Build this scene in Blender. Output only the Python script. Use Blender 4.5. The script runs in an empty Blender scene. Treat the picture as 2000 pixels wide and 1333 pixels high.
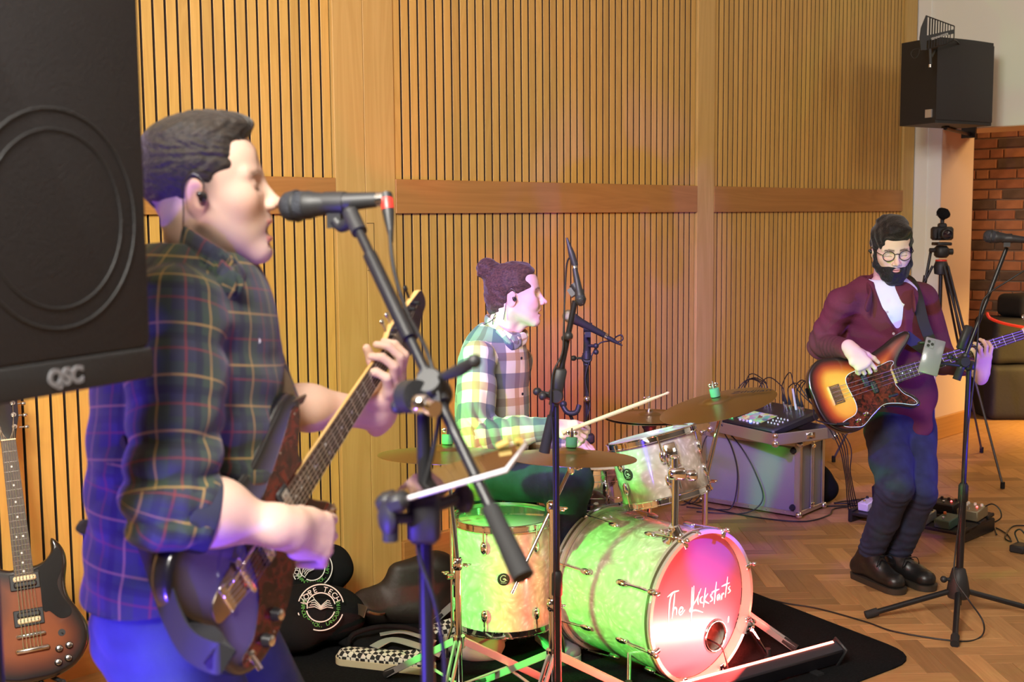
import bpy, math, random
import numpy as np
from mathutils import Vector, Matrix, noise
random.seed(7); np.random.seed(7)
SC = bpy.context.scene
COL = SC.collection
V3 = Vector
# ---------------------------------------------------------------- camera
FPX, TILT, ROLL, CAMH, YAW = 2360.0, math.radians(5.85), -0.0080, 1.62, math.radians(44.4)
FW = V3((math.cos(YAW), math.sin(YAW), 0)); RT = V3((math.sin(YAW), -math.cos(YAW), 0)); UP = V3((0, 0, 1))
_fd = FW*math.cos(TILT) - UP*math.sin(TILT); _u0 = UP*math.cos(TILT) + FW*math.sin(TILT)
CR = RT*math.cos(ROLL) + _u0*math.sin(ROLL); CU = _u0*math.cos(ROLL) - RT*math.sin(ROLL)
CAM = V3((0, 0, CAMH))
cam = bpy.data.objects.new('camera', bpy.data.cameras.new('camera')); COL.objects.link(cam)
cam.data.sensor_width = 36; cam.data.lens = 36*FPX/2000; cam.data.clip_start = 0.05
cam.matrix_world = Matrix(((CR.x, CU.x, -_fd.x, 0), (CR.y, CU.y, -_fd.y, 0), (CR.z, CU.z, -_fd.z, CAMH), (0, 0, 0, 1)))
cam.data.dof.use_dof = True; cam.data.dof.focus_distance = 4.9; cam.data.dof.aperture_fstop = 5.0
SC.camera = cam
def ray(x, y): return _fd + CR*((x-1000)/FPX) - CU*((y-666.5)/FPX)
def P(x, y, d): return CAM + ray(x, y)*d                     # point seen at (x, y) at depth d
def FL(x, y, z=0.0): r = ray(x, y); return CAM + r*((z-CAMH)/r.z)   # on the floor
def WY(x, y, Y): r = ray(x, y); return CAM + r*(Y/r.y)
def WX(x, y, X): r = ray(x, y); return CAM + r*(X/r.x)
def RF(r, f, z): return RT*r + FW*f + UP*z                   # right / forward / height from the camera's foot
def proj(p):
    v = V3(p) - CAM; d = v.dot(_fd); return 1000+FPX*v.dot(CR)/d, 666.5-FPX*v.dot(CU)/d, d
# ---------------------------------------------------------------- view, world
vs = SC.view_settings; vs.view_transform = 'Standard'; vs.look = 'None'; vs.gamma = 1; vs.use_curve_mapping = False
vs.exposure = 0.0
w = bpy.data.worlds.new('world'); SC.world = w; w.use_nodes = True
w.node_tree.nodes['Background'].inputs[0].default_value = (1.0, 0.93, 0.84, 1)
w.node_tree.nodes['Background'].inputs[1].default_value = 0.15
# ---------------------------------------------------------------- lights
def aim(o, tgt):
    d = (V3(tgt) - o.location).normalized(); o.rotation_euler = d.to_track_quat('-Z', 'Y').to_euler()
def area(name, loc, tgt, size, power, col, sy=None, spread=math.pi):
    l = bpy.data.lights.new(name, 'AREA'); l.energy = power; l.color = col; l.size = size; l.spread = spread
    if sy: l.shape = 'RECTANGLE'; l.size_y = sy
    o = bpy.data.objects.new(name, l); COL.objects.link(o); o.location = loc; aim(o, tgt); return o
def spot(name, loc, tgt, power, col, ang=40, blend=.3, rad=.04):
    l = bpy.data.lights.new(name, 'SPOT'); l.energy = power; l.color = col; l.spot_size = math.radians(ang); l.spot_blend = blend
    l.shadow_soft_size = rad
    o = bpy.data.objects.new(name, l); COL.objects.link(o); o.location = loc; aim(o, tgt); return o
BLUE, GREEN, RED = (0.10, 0.05, 1.0), (0.07, 1.0, 0.10), (1.0, 0.075, 0.055)
area('flash_bounce', RF(-.85, 0.2, 3.2), RF(0.0, 3.6, 1.1), 1.1, 270, (1.0, 0.95, 0.86))
area('room_lamp', (4.5, -2.0, 3.4), (4.5, 0.5, 0), 2.0, 26, (1.0, 0.90, 0.76))
area('wall_lamp', (6.6, 0.6, 3.45), (8.2, 2.6, 2.4), 0.6, 16, (1.0, 0.92, 0.80))
area('passage_lamp', (9.5, 2.9, 2.6), (9.6, 3.4, 0), 0.5, 30, (1.0, 0.62, 0.25))
area('uplighter', (9.35, 3.0, 0.75), (9.3, 3.3, 0), 0.3, 26, (1.0, 0.60, 0.12))
spot('amber_wash', RF(-1.4, 0.6, 2.6), RF(-1.05, 4.6, 2.2), 150, (1.0, 0.66, 0.08), 66, 1.0, .1)
spot('blue_par', RF(-1.15, 1.10, 0.45), RF(-0.62, 2.02, 1.16), 220, BLUE, 62, .3)
spot('blue_front_par', RF(.40, 0.75, 0.25), RF(-0.42, 1.9, 1.08), 70, BLUE, 30, .5)
spot('green_par', RF(-1.55, 3.45, 1.45), RF(0.05, 4.50, 0.80), 400, GREEN, 28, .2)
spot('green_low_par', RF(-1.60, 3.35, 0.62), RF(0.26, 4.18, 0.24), 430, GREEN, 22, .2)
spot('red_par', RF(.60, 3.15, .08), RF(-0.02, 4.35, 0.30), 22, (1.0, .08, .02), 26, .5)
spot('green_side_par', RF(0.9, 3.2, 0.25), RF(1.66, 5.2, 1.18), 70, GREEN, 20, .4)
spot('blue_side_par', RF(3.2, 3.8, 0.5), RF(1.80, 5.2, 0.90), 200, BLUE, 32, .4)
spot('blue_top_par', RF(1.9, 2.6, 1.8), RF(0.70, 4.10, 0.48), 800, BLUE, 8, .8, .02)
spot('purple_wash', RF(-1.2, 1.6, 2.9), RF(0.72, 5.3, 1.05), 1150, (0.20, 0.04, 1.0), 27, .8, .08)
# ---------------------------------------------------------------- materials
MATS = {}
def mat(name, col=(.5, .5, .5), rough=.5, metal=0.0, bump=0.0, bscale=60.0, var=0.0, vscale=8.0, coat=0.0, emit=None, estr=0, alpha=None, trans=0.0, sheen=0.0, spec=None, stretch=None, sss=0.0):
    m = bpy.data.materials.new(name); m.use_nodes = True; nt = m.node_tree; N = nt.nodes; L = nt.links
    b = N['Principled BSDF']; I = b.inputs
    I['Base Color'].default_value = (*col, 1); I['Roughness'].default_value = rough; I['Metallic'].default_value = metal
    if coat: I['Coat Weight'].default_value = coat; I['Coat Roughness'].default_value = .06
    if emit: I['Emission Color'].default_value = (*emit, 1); I['Emission Strength'].default_value = estr
    if trans: I['Transmission Weight'].default_value = trans
    if sheen: I['Sheen Weight'].default_value = sheen
    if spec is not None: I['Specular IOR Level'].default_value = spec
    if sss: I['Subsurface Weight'].default_value = sss; I['Subsurface Radius'].default_value = (.010, .004, .002)
    if alpha is not None: I['Alpha'].default_value = alpha
    tc = None
    if var or bump:
        tc = N.new('ShaderNodeTexCoord'); src = tc.outputs['Object']
        if stretch:
            mp = N.new('ShaderNodeMapping'); mp.inputs['Scale'].default_value = stretch; L.new(src, mp.inputs[0]); src = mp.outputs[0]
    if var:
        n = N.new('ShaderNodeTexNoise'); n.inputs['Scale'].default_value = vscale; n.inputs['Detail'].default_value = 5
        L.new(src, n.inputs['Vector'])
        r = N.new('ShaderNodeValToRGB'); r.color_ramp.elements[0].position = .3; r.color_ramp.elements[1].position = .7
        r.color_ramp.elements[0].color = (*[c*(1-var) for c in col], 1); r.color_ramp.elements[1].color = (*[min(1, c*(1+var)) for c in col], 1)
        L.new(n.outputs[0], r.inputs[0]); L.new(r.outputs[0], I['Base Color'])
    if bump:
        n = N.new('ShaderNodeTexNoise'); n.inputs['Scale'].default_value = bscale; n.inputs['Detail'].default_value = 4
        L.new(src, n.inputs['Vector'])
        bp = N.new('ShaderNodeBump'); bp.inputs['Strength'].default_value = bump; bp.inputs['Distance'].default_value = .004
        L.new(n.outputs[0], bp.inputs['Height']); L.new(bp.outputs[0], I['Normal'])
    MATS[name] = m; return m
def wood(name, c1, c2, axis='Z', rough=.45, scale=1.0, fig=.6, per_obj=0.12, bump=.05):
    """oak-like grain: stretched noise rings along one axis, each piece shifted by its own random"""
    m = bpy.data.materials.new(name); m.use_nodes = True; nt = m.node_tree; N = nt.nodes; L = nt.links
    b = N['Principled BSDF']; b.inputs['Roughness'].default_value = rough
    g = N.new('ShaderNodeTexCoord'); oi = N.new('ShaderNodeObjectInfo')
    mul = N.new('ShaderNodeVectorMath'); mul.operation = 'SCALE'; mul.inputs[0].default_value = (17.3, 11.1, 23.7); L.new(oi.outputs['Random'], mul.inputs['Scale'])
    ad = N.new('ShaderNodeVectorMath'); ad.operation = 'ADD'; L.new(g.outputs['Object'], ad.inputs[0]); L.new(mul.outputs[0], ad.inputs[1])
    mp = N.new('ShaderNodeMapping'); s = [14*scale]*3; s['XYZ'.index(axis)] = 1.1*scale; mp.inputs['Scale'].default_value = s
    L.new(ad.outputs[0], mp.inputs[0])
    n1 = N.new('ShaderNodeTexNoise'); n1.inputs['Scale'].default_value = 1.0; n1.inputs['Detail'].default_value = 3; n1.inputs['Distortion'].default_value = .8
    L.new(mp.outputs[0], n1.inputs['Vector'])
    mm = N.new('ShaderNodeMath'); mm.operation = 'MULTIPLY'; mm.inputs[1].default_value = 14; L.new(n1.outputs[0], mm.inputs[0])
    fr = N.new('ShaderNodeMath'); fr.operation = 'PINGPONG'; fr.inputs[1].default_value = 1; L.new(mm.outputs[0], fr.inputs[0])
    mp2 = N.new('ShaderNodeMapping'); s2 = [260*scale]*3; s2['XYZ'.index(axis)] = 5*scale; mp2.inputs['Scale'].default_value = s2; L.new(ad.outputs[0], mp2.inputs[0])
    n2 = N.new('ShaderNodeTexNoise'); n2.inputs['Scale'].default_value = 1; n2.inputs['Detail'].default_value = 2; L.new(mp2.outputs[0], n2.inputs['Vector'])
    mx = N.new('ShaderNodeMix'); mx.data_type = 'FLOAT'; mx.inputs[0].default_value = 1-fig; L.new(fr.outputs[0], mx.inputs[2]); L.new(n2.outputs[0], mx.inputs[3])
    cm = N.new('ShaderNodeMix'); cm.data_type = 'RGBA'; L.new(mx.outputs[0], cm.inputs[0]); cm.inputs[6].default_value = (*c1, 1); cm.inputs[7].default_value = (*c2, 1)
    hv = N.new('ShaderNodeHueSaturation'); mr = N.new('ShaderNodeMapRange'); mr.inputs[3].default_value = 1-per_obj; mr.inputs[4].default_value = 1+per_obj
    L.new(oi.outputs['Random'], mr.inputs[0]); L.new(mr.outputs[0], hv.inputs['Value']); L.new(cm.outputs[2], hv.inputs['Color']); L.new(hv.outputs[0], b.inputs['Base Color'])
    bp = N.new('ShaderNodeBump'); bp.inputs['Strength'].default_value = bump; bp.inputs['Distance'].default_value = .001; L.new(n2.outputs[0], bp.inputs['Height']); L.new(bp.outputs[0], b.inputs['Normal'])
    MATS[name] = m; return m
# ---------------------------------------------------------------- mesh helper
def frame(o, x=None, y=None, z=None):
    """matrix with origin o; give two axes (orthogonalised in the order z, x / z, y / x, y)"""
    if z is not None:
        z = V3(z).normalized()
        if x is not None: x = V3(x); x = (x - z*x.dot(z)).normalized(); y = z.cross(x)
        elif y is not None: y = V3(y); y = (y - z*y.dot(z)).normalized(); x = y.cross(z)
        else:
            x = V3((1, 0, 0)) if abs(z.x) < .9 else V3((0, 1, 0)); x = (x - z*x.dot(z)).normalized(); y = z.cross(x)
    else:
        x = V3(x).normalized(); y = V3(y); y = (y - x*y.dot(x)).normalized(); z = x.cross(y)
    o = V3(o)
    return Matrix(((x.x, y.x, z.x, o.x), (x.y, y.y, z.y, o.y), (x.z, y.z, z.z, o.z), (0, 0, 0, 1)))
I4 = Matrix.Identity(4)
class MB:
    def __init__(s, M=None): s.v = []; s.f = []; s.m = []; s.M = M or I4; s.cur = 0
    def add(s, vs_, fs, M=None):
        T = s.M @ M if M is not None else s.M; b = len(s.v)
        s.v += [T @ V3(p) for p in vs_]; s.f += [tuple(i+b for i in f) for f in fs]; s.m += [s.cur]*len(fs); return s
    def box(s, c, d, M=None, bev=0.0):
        x, y, z = [k/2 for k in d]; c = V3(c)
        if bev <= 0:
            vs_ = [c+V3((sx*x, sy*y, sz*z)) for sz in (-1, 1) for sy in (-1, 1) for sx in (-1, 1)]
            return s.add(vs_, [(0, 2, 3, 1), (4, 5, 7, 6), (0, 1, 5, 4), (2, 6, 7, 3), (0, 4, 6, 2), (1, 3, 7, 5)], M)
        b = min(bev, x*.98, y*.98, z*.98); vs_ = []; idx = {}
        for sx in (-1, 1):
            for sy in (-1, 1):
                for sz in (-1, 1):
                    for k, p in enumerate(((sx*x, sy*(y-b), sz*(z-b)), (sx*(x-b), sy*y, sz*(z-b)), (sx*(x-b), sy*(y-b), sz*z))):
                        idx[sx, sy, sz, k] = len(vs_); vs_.append(c+V3(p))
        fs = []; g = lambda a, b_, c_, k: idx[a, b_, c_, k]
        for q in (-1, 1):
            o = (lambda t: t) if q > 0 else (lambda t: t[::-1])
            fs.append(o((g(q, -1, -1, 0), g(q, 1, -1, 0), g(q, 1, 1, 0), g(q, -1, 1, 0))))
            fs.append(o((g(-1, q, -1, 1), g(-1, q, 1, 1), g(1, q, 1, 1), g(1, q, -1, 1))))
            fs.append(o((g(-1, -1, q, 2), g(1, -1, q, 2), g(1, 1, q, 2), g(-1, 1, q, 2))))
        for a in (-1, 1):
            for b_ in (-1, 1):
                o = (lambda t: t) if a*b_ > 0 else (lambda t: t[::-1])
                fs.append(o((g(a, b_, -1, 0), g(a, b_, -1, 1), g(a, b_, 1, 1), g(a, b_, 1, 0))))
                fs.append(o((g(a, -1, b_, 2), g(a, -1, b_, 0), g(a, 1, b_, 0), g(a, 1, b_, 2))))
                fs.append(o((g(-1, a, b_, 1), g(-1, a, b_, 2), g(1, a, b_, 2), g(1, a, b_, 1))))
                for c_ in (-1, 1):
                    o2 = (lambda t: t) if a*b_*c_ > 0 else (lambda t: t[::-1])
                    fs.append(o2((g(a, b_, c_, 0), g(a, b_, c_, 1), g(a, b_, c_, 2))))
        return s.add(vs_, fs, M)
    def loft(s, rings, closed=False, caps=True, M=None):
        n = len(rings[0]); vs_ = [p for r in rings for p in r]; fs = []
        R = len(rings)
        for i in range(R if closed else R-1):
            a = i*n; b = ((i+1) % R)*n
            for k in range(n): k2 = (k+1) % n; fs.append((a+k, a+k2, b+k2, b+k))
        if caps and not closed: fs.append(tuple(range(n))[::-1]); fs.append(tuple(range((R-1)*n, R*n)))
        return s.add(vs_, fs, M)
    def tube(s, pts, r, n=10, M=None, closed=False, caps=True, flat=None, up=None):
        pts = [V3(p) for p in pts]; k = len(pts); rr = r if isinstance(r, (list, tuple)) else [r]*k
        T = []
        for i in range(k):
            a = pts[i-1] if (i or closed) else pts[i]; b = pts[(i+1) % k] if (i < k-1 or closed) else pts[i]
            T.append((b-a).normalized() if (b-a).length > 1e-9 else V3((0, 0, 1)))
        x = V3(up) if up is not None else (V3((0, 0, 1)) if abs(T[0].z) < .9 else V3((1, 0, 0)))
        rings = []
        for i in range(k):
            x = V3(up) if up is not None else x
            x = x - T[i]*x.dot(T[i])
            if x.length < 1e-6: x = T[i].orthogonal()
            x = x.normalized(); y = T[i].cross(x); fl = flat if flat is not None else 1
            rings.append([pts[i] + x*(math.cos(2*math.pi*j/n)*rr[i]*fl) + y*(math.sin(2*math.pi*j/n)*rr[i]) for j in range(n)])
        return s.loft(rings, closed, caps, M)
    def cyl(s, a, b, r, r2=None, n=16, M=None): return s.tube([a, b], [r, r if r2 is None else r2], n, M)
    def lathe(s, prof, n=24, M=None, caps=False):
        """prof: (radius, z) pairs, turned about local z"""
        rings = [[V3((max(r, 1e-5)*math.cos(2*math.pi*j/n), max(r, 1e-5)*math.sin(2*math.pi*j/n), z)) for j in range(n)] for r, z in prof]
        return s.loft(rings, False, caps, M)
    def sphere(s, c, r, sc=(1, 1, 1), n=12, M=None):
        c = V3(c); rings = []
        for i in range(1, n//2): 
            a = math.pi*i/(n//2); rings.append([c+V3((math.sin(a)*math.cos(2*math.pi*j/n)*r*sc[0], math.sin(a)*math.sin(2*math.pi*j/n)*r*sc[1], -math.cos(a)*r*sc[2])) for j in range(n)])
        return s.loft(rings, False, True, M)
    def prism(s, outl, z0, z1, M=None, bev=0.0):
        """outline in local xy (counter-clockwise), extruded z0..z1, optional rounded edge"""
        n = len(outl); c = V3((sum(p[0] for p in outl)/n, sum(p[1] for p in outl)/n, 0))
        if bev:
            nor = []
            for i in range(n):
                a = V3((*outl[i-1], 0)); b = V3((*outl[(i+1) % n], 0)); t = (b-a).normalized(); nor.append(V3((t.y, -t.x, 0)))
            rings = []
            for k in range(4):
                t = k/3*math.pi/2; off = bev*(1-math.sin(t)); zz = bev*(1-math.cos(t)); rings.append([V3((*p, z0+zz))-nor[i]*off for i, p in enumerate(outl)])
            for k in range(3, -1, -1):
                t = k/3*math.pi/2; off = bev*(1-math.sin(t)); zz = bev*(1-math.cos(t)); rings.append([V3((*p, z1-zz))-nor[i]*off for i, p in enumerate(outl)])
        else: rings = [[V3((*p, z)) for p in outl] for z in (z0, z1)]
        return s.loft(rings, False, True, M)
    def build(s, name, mats, parent=None, smooth=40, **props):
        return obj(name, s.v, s.f, mats, parent, smooth, s.m, **props)
def W(o):
    t = V3((0, 0, 0))
    while o is not None: t = t + o.location; o = o.parent
    return t
def obj(name, v, f, mats, parent=None, smooth=40, fm=None, **props):
    me = bpy.data.meshes.new(name); off = W(parent)
    me.from_pydata([V3(p)-off for p in v], [], f)
    mats = mats if isinstance(mats, (list, tuple)) else [mats]
    for m in mats: me.materials.append(m)
    if len(mats) > 1 and fm: me.polygons.foreach_set('material_index', fm)
    if smooth:
        me.polygons.foreach_set('use_smooth', [True]*len(me.polygons)); me.update()
        if smooth < 180: me.set_sharp_from_angle(angle=math.radians(smooth))
    me.update()
    o = bpy.data.objects.new(name, me); COL.objects.link(o)
    if parent is not None: o.parent = parent
    for k, x in props.items(): o[k] = x
    return o
def thing(name, label, cat, loc, group=None):
    o = bpy.data.objects.new(name, None); COL.objects.link(o); o.location = loc; o.empty_display_size = .1
    tag(o, label, cat, group); return o
def tag(o, label, cat, group=None):
    o['label'] = label; o['category'] = cat
    if group: o['group'] = group
    return o
def recenter(o):
    """move a single-mesh top-level object's origin to its base"""
    me = o.data; n = len(me.vertices); a = np.empty(n*3); me.vertices.foreach_get('co', a); a = a.reshape(-1, 3)
    c = (a.min(0)+a.max(0))/2; c[2] = a[:, 2].min(); me.vertices.foreach_set('co', (a-c).ravel()); o.location = V3(c); me.update(); return o
def spline(pts, k=8, closed=False):
    """Catmull-Rom through pts"""
    pts = [V3(p) if len(p) == 3 else V3((p[0], p[1], 0)) for p in pts]; n = len(pts); out = []
    for i in range(n if closed else n-1):
        p0 = pts[i-1] if (i or closed) else pts[0]; p1 = pts[i]; p2 = pts[(i+1) % n]; p3 = pts[(i+2) % n] if (i < n-2 or closed) else pts[-1]
        for j in range(k):
            t = j/k; out.append(.5*((2*p1)+(p2-p0)*t+(2*p0-5*p1+4*p2-p3)*t*t+(3*p1-p0-3*p2+p3)*t**3))
    if not closed: out.append(pts[-1])
    return out
def spl2(pts, k=8): return [(p.x, p.y) for p in spline(pts, k, True)]
def text_obj(s, size, M, mats, parent, name='lettering', depth=.0004, shear=0, offset=0.0):
    cu = bpy.data.curves.new(name, 'FONT'); cu.body = s; cu.size = size; cu.extrude = depth; cu.align_x = 'CENTER'; cu.align_y = 'CENTER'; cu.shear = shear; cu.offset = offset
    cu.resolution_u = 3
    tmp = bpy.data.objects.new('tmp', cu); COL.objects.link(tmp)
    dg = bpy.context.evaluated_depsgraph_get(); me = bpy.data.meshes.new_from_object(tmp.evaluated_get(dg))
    bpy.data.objects.remove(tmp); v = [M @ x.co for x in me.vertices]; f = [tuple(p.vertices) for p in me.polygons]
    return obj(name, v, f, mats, parent, 0)
# ================================================================ common materials
CREAM = mat('cream_paint', (.80, .81, .76), .7, bump=.03, bscale=200)
OAK_V = wood('oak_slat', (.69, .425, .105), (.57, .33, .074), 'Z', .5, 1.0, .55, .10)
OAK_BOARD = wood('oak_board', (.63, .41, .125), (.55, .34, .092), 'Z', .5, .55, .75, .03)
OAK_H = wood('oak_rail', (.47, .225, .060), (.38, .175, .043), 'X', .5, .6, .6, .03)
PLANK = wood('oak_plank', (.50, .275, .115), (.37, .19, .07), 'X', .42, .9, .5, .30)
BLACK_GAP = mat('dark_backing', (.012, .008, .006), .9)
CHROME = mat('chrome', (.90, .90, .93), .06, 1.0)
STEEL = mat('brushed_steel', (.72, .71, .70), .30, .65)
BLACKM = mat('black_powder_coat', (.012, .012, .014), .38, bump=.02)
BLACKP = mat('black_plastic', (.02, .02, .022), .5)
BLACKC = mat('black_cable', (.012, .012, .013), .45)
RUBBER = mat('black_rubber', (.015, .015, .016), .8)
WHITEP = mat('white_plastic', (.75, .74, .72), .4)
BRASS = mat('cymbal_bronze', (.50, .36, .15), .30, 1.0, bump=.12, bscale=300, stretch=(1, 1, 1))
FABRIC_BLACK = mat('black_cloth', (.010, .010, .011), .95, bump=.3, bscale=120, spec=.1)
WOODSTICK = mat('hickory', (.72, .52, .27), .45, var=.06)
# ================================================================ structure
YW, XR, ZC = 4.05, 8.25, 3.6
def struct(name, mb, m, parent=None, smooth=0):
    o = mb.build(name, m, parent, smooth); o['kind'] = 'structure'; return o
floor_b = MB(); floor_b.box((3.7, 0, -.06), (14.6, 11, .10)); floor = struct('floor', floor_b, BLACK_GAP)
# herringbone parquet: plank axes at 45 degrees to the walls
PL, PW, G = .34, .085, .0012
pm = bpy.data.meshes.new('plank'); _b = MB(); _b.box((0, 0, -.005), (PL-G, PW-G, .010), bev=.0012)
pm.from_pydata(_b.v, [], _b.f); pm.materials.append(PLANK)
planks = []
a0 = math.radians(44.4+1.0)
ex = V3((math.cos(a0), math.sin(a0), 0)); ey = V3((-math.sin(a0), math.cos(a0), 0)); org = V3((5.0, 2.4, 0))
for i in range(-70, 70):
    for j in range(-16, 17):
        # column j of zig-zags: each pair = one plank along ex and one along ey
        bx, by = i*PW + j*PL, i*PW - j*PL
        for k in (0, 1):
            if k == 0: c = (bx+PL/2, by+PW/2); rot = 0
            else: c = (bx+PL+PW/2, by+PW-PL/2); rot = 1
            p = org + ex*c[0] + ey*c[1]
            if -2.5 < p.x < 10.9 and -3.5 < p.y < 6.0: planks.append((p, rot))
vis = []; rest = []
for p, r in planks:
    inroom = p.y < YW+.1 or p.x > XR
    if not inroom: continue
    x, y, d = proj(p)
    sees = d > .5 and -60 < x < 2060 and 780 < y < 1400 and (p.y < YW+.0 or p.x > XR)
    hidden = 300 < x < 1250 or (x < 520 and y > 1180 and False)
    (vis if sees and x > 1150 else rest).append((d, p, r))
vis.sort(key=lambda t: t[0]); rest += vis[290:]; vis = vis[:290]
seen_keys = set()
for d, p, r in vis:
    o = bpy.data.objects.new('plank', pm); COL.objects.link(o); o.parent = floor
    o.location = (p.x, p.y, random.uniform(-.0006, .0)); o.rotation_euler = (0, 0, a0 + r*math.pi/2 + random.choice((0, math.pi)))
fb = MB()
for d, p, r in rest:
    fb.box((0, 0, -.005), (PL-G, PW-G, .010), M=Matrix.Translation(p) @ Matrix.Rotation(a0+r*math.pi/2, 4, 'Z'))
PLANK_FAR = wood('oak_plank_field', (.50, .275, .115), (.37, .19, .07), 'X', .42, .9, .5, .0)
ff = fb.build('plank_field', PLANK_FAR, floor, 0); ff['kind'] = 'stuff'
# slat wall
wb = MB(); wb.box((2.9, YW+.10, 1.8), (10.7, .14, 3.6)); wall_back = struct('wall_back', wb, BLACK_GAP)
SLAT_SIDE = mat('slat_side', (.040, .022, .012), .9)
def slat_mesh(z0, z1):
    b = MB(); b.box((0, -.012, (z0+z1)/2), (.0404, .026, z1-z0), bev=.0012)
    me = bpy.data.meshes.new('slat'); me.from_pydata(b.v, [], b.f); me.materials.append(OAK_V); me.materials.append(SLAT_SIDE); me.update()
    for p in me.polygons: p.material_index = 0 if p.normal.y < -.5 else 1      # oak front face, dark brown on all other faces
    return me
RZ0, RZ1 = 1.640, 1.788
sm_lo, sm_hi = slat_mesh(.17, RZ0), slat_mesh(RZ1, 3.5)
for x0, x1 in ((1.20, 3.085), (3.412, 5.615), (5.785, 8.07)):
    n = round((x1-x0)/.0499)
    for i in range(n):
        x = x0 + (i+.5)*(x1-x0)/n
        for me in (sm_lo, sm_hi):
            if x < 1.75 and me is sm_hi: continue
            o = bpy.data.objects.new('slat', me); COL.objects.link(o); o.parent = wall_back; o.location = (x, YW+.024, 0)
bb = MB()
def _sl(x, z, h): bb.cur = 1; bb.box((x, YW+.013, z), (.0404, .022, h)); bb.cur = 0; bb.box((x, YW+.001, z), (.0404, .002, h))
for i in range(70): _sl(1.175-i*.05, 1.8, 3.4)
for i in range(11): _sl(1.225+i*.05, 2.64, 1.7)
o = bb.build('slat_field', [OAK_V, BLACK_GAP], wall_back, 0); o['kind'] = 'stuff'
def board(name, x0, x1, z0, z1, m, d=.03, y=None):
    b = MB(); b.box(((x0+x1)/2, YW+.005, (z0+z1)/2), (x1-x0-.001, .04, z1-z0), bev=.001); return b.build(name, m, wall_back, 0)
board('post', 3.088, 3.243, .0, 3.5, OAK_BOARD); board('post', 3.246, 3.408, .0, 3.5, OAK_BOARD)
board('post', 5.618, 5.780, .0, 3.5, OAK_BOARD); board('post', 8.075, 8.235, .0, 3.5, OAK_BOARD)
for x0, x1 in ((-2.4, 3.087), (3.409, 5.617), (5.781, 8.074)):
    b = MB(); b.box(((x0+x1)/2, YW+.004, (RZ0+RZ1)/2), (x1-x0, .044, RZ1-RZ0), bev=.002); b.build('rail', OAK_H, wall_back, 0)
    b = MB(); b.box(((x0+x1)/2, YW-.004, .09), (x1-x0, .05, .19), bev=.003); b.build('baseboard', OAK_H, wall_back, 0)
# little access hatch outlined in the board beside the post
hb = MB(); z0, z1 = 1.40, 1.60
for c, d in (((3.266, YW-.0152, z1), (.040, .002, .0016)), ((3.285, YW-.0152, (z0+z1)/2), (.0016, .002, z1-z0)), ((3.266, YW-.0152, z0), (.040, .002, .0016))): hb.box(c, d)
hb.build('hatch_joint', BLACK_GAP, wall_back, 0)
# right wall with the opening
wr = MB()
wr.box((XR+.26, 3.945, 1.8), (.52, .21, 3.6)); wr.box((XR+.26, .87, (2.21+3.6)/2), (.52, 5.94, 3.6-2.21))
wr.box((XR+.26, -1.6, 1.1), (.52, 4.0, 2.21))
wall_right = struct('wall_right', wr, CREAM)
tb = MB(); tb.box((XR-.004, 3.985, 1.8), (.012, .10, 3.6), bev=.004); struct('trim_1', tb, CREAM)
JAMB_LIT = mat('jamb_lit_plaster', (.66, .50, .38), .7, bump=.03)  # plaster tinted orange for the warm light falling on the reveal
jb = MB(); jb.box((XR+.262, 3.838, 1.105), (.516, .006, 2.21)); jb.box((XR+.262, 2.1, 2.207), (.516, 3.46, .006)); struct('trim_2', jb, JAMB_LIT)
bs = MB(); bs.box((XR-.012, 3.93, .08), (.024, .2, .16), bev=.004); bs.box((XR+.25, 3.825, .08), (.55, .024, .16), bev=.004); struct('baseboard_right', bs, OAK_H)
cl = MB(); cl.box((3.7, 0, ZC+.05), (14.6, 11, .1)); struct('ceiling', cl, CREAM)
GREYW = mat('grey_paint', (.30, .31, .33), .7)
wl = MB(); wl.box((-2.5, 0, 1.8), (.1, 9, 3.6)); struct('wall_left', wl, GREYW)
wf = MB(); wf.box((3.7, -4.2, 1.8), (14, .1, 3.6)); struct('wall_front', wf, GREYW)
# brick wall of the passage
XB = 10.3
MORTAR = mat('mortar', (.42, .27, .18), .95, bump=.2)
kb = MB(); kb.box((XB+.08, 1.6, 1.6), (.12, 7.6, 3.4)); wall_brick = struct('wall_passage', kb, MORTAR)
wp = MB(); wp.box((9.6, 5.4, 1.6), (1.6, .1, 3.4)); struct('wall_passage_end', wp, MORTAR)
BRICKS = [mat('brick_red', (.33, .12, .065), .85, bump=.4, bscale=90, var=.25), mat('brick_dark', (.13, .075, .055), .8, bump=.4, bscale=90, var=.25), mat('brick_orange', (.40, .16, .08), .85, bump=.4, bscale=90, var=.2)]
random.seed(11)
bms = []
for L_ in (.222, .106):
    for m in BRICKS:
        b = MB(); b.box((0, 0, 0), (.03, L_, .074), bev=.004); me = bpy.data.meshes.new('brick'); me.from_pydata(b.v, [], b.f); me.materials.append(m); bms.append(me)
far = MB()
for r in range(0, 30):
    y = 2.2 + (0 if r % 2 else .06)
    k = 0
    while y < 4.9:
        L_ = .222 if (k % 2 == 0) == (r % 4 < 2) or r % 2 else .106
        z = .05 + r*.0865
        mi = random.choices((0, 1, 2), (5, 2, 4))[0]
        c = V3((XB+.012+random.uniform(-.002, .002), y+L_/2, z))
        x, py, d = proj(c)
        if 1870 < x < 2060 and 240 < py < 900:
            o = bpy.data.objects.new('brick', bms[(0 if L_ > .2 else 3)+mi]); COL.objects.link(o); o.parent = wall_brick; o.location = c
        else: far.cur = mi; far.box(c, (.03, L_, .074))
        y += L_+.012; k += 1
o = far.build('brick_field', BRICKS, wall_brick, 0); o['kind'] = 'stuff'
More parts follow.
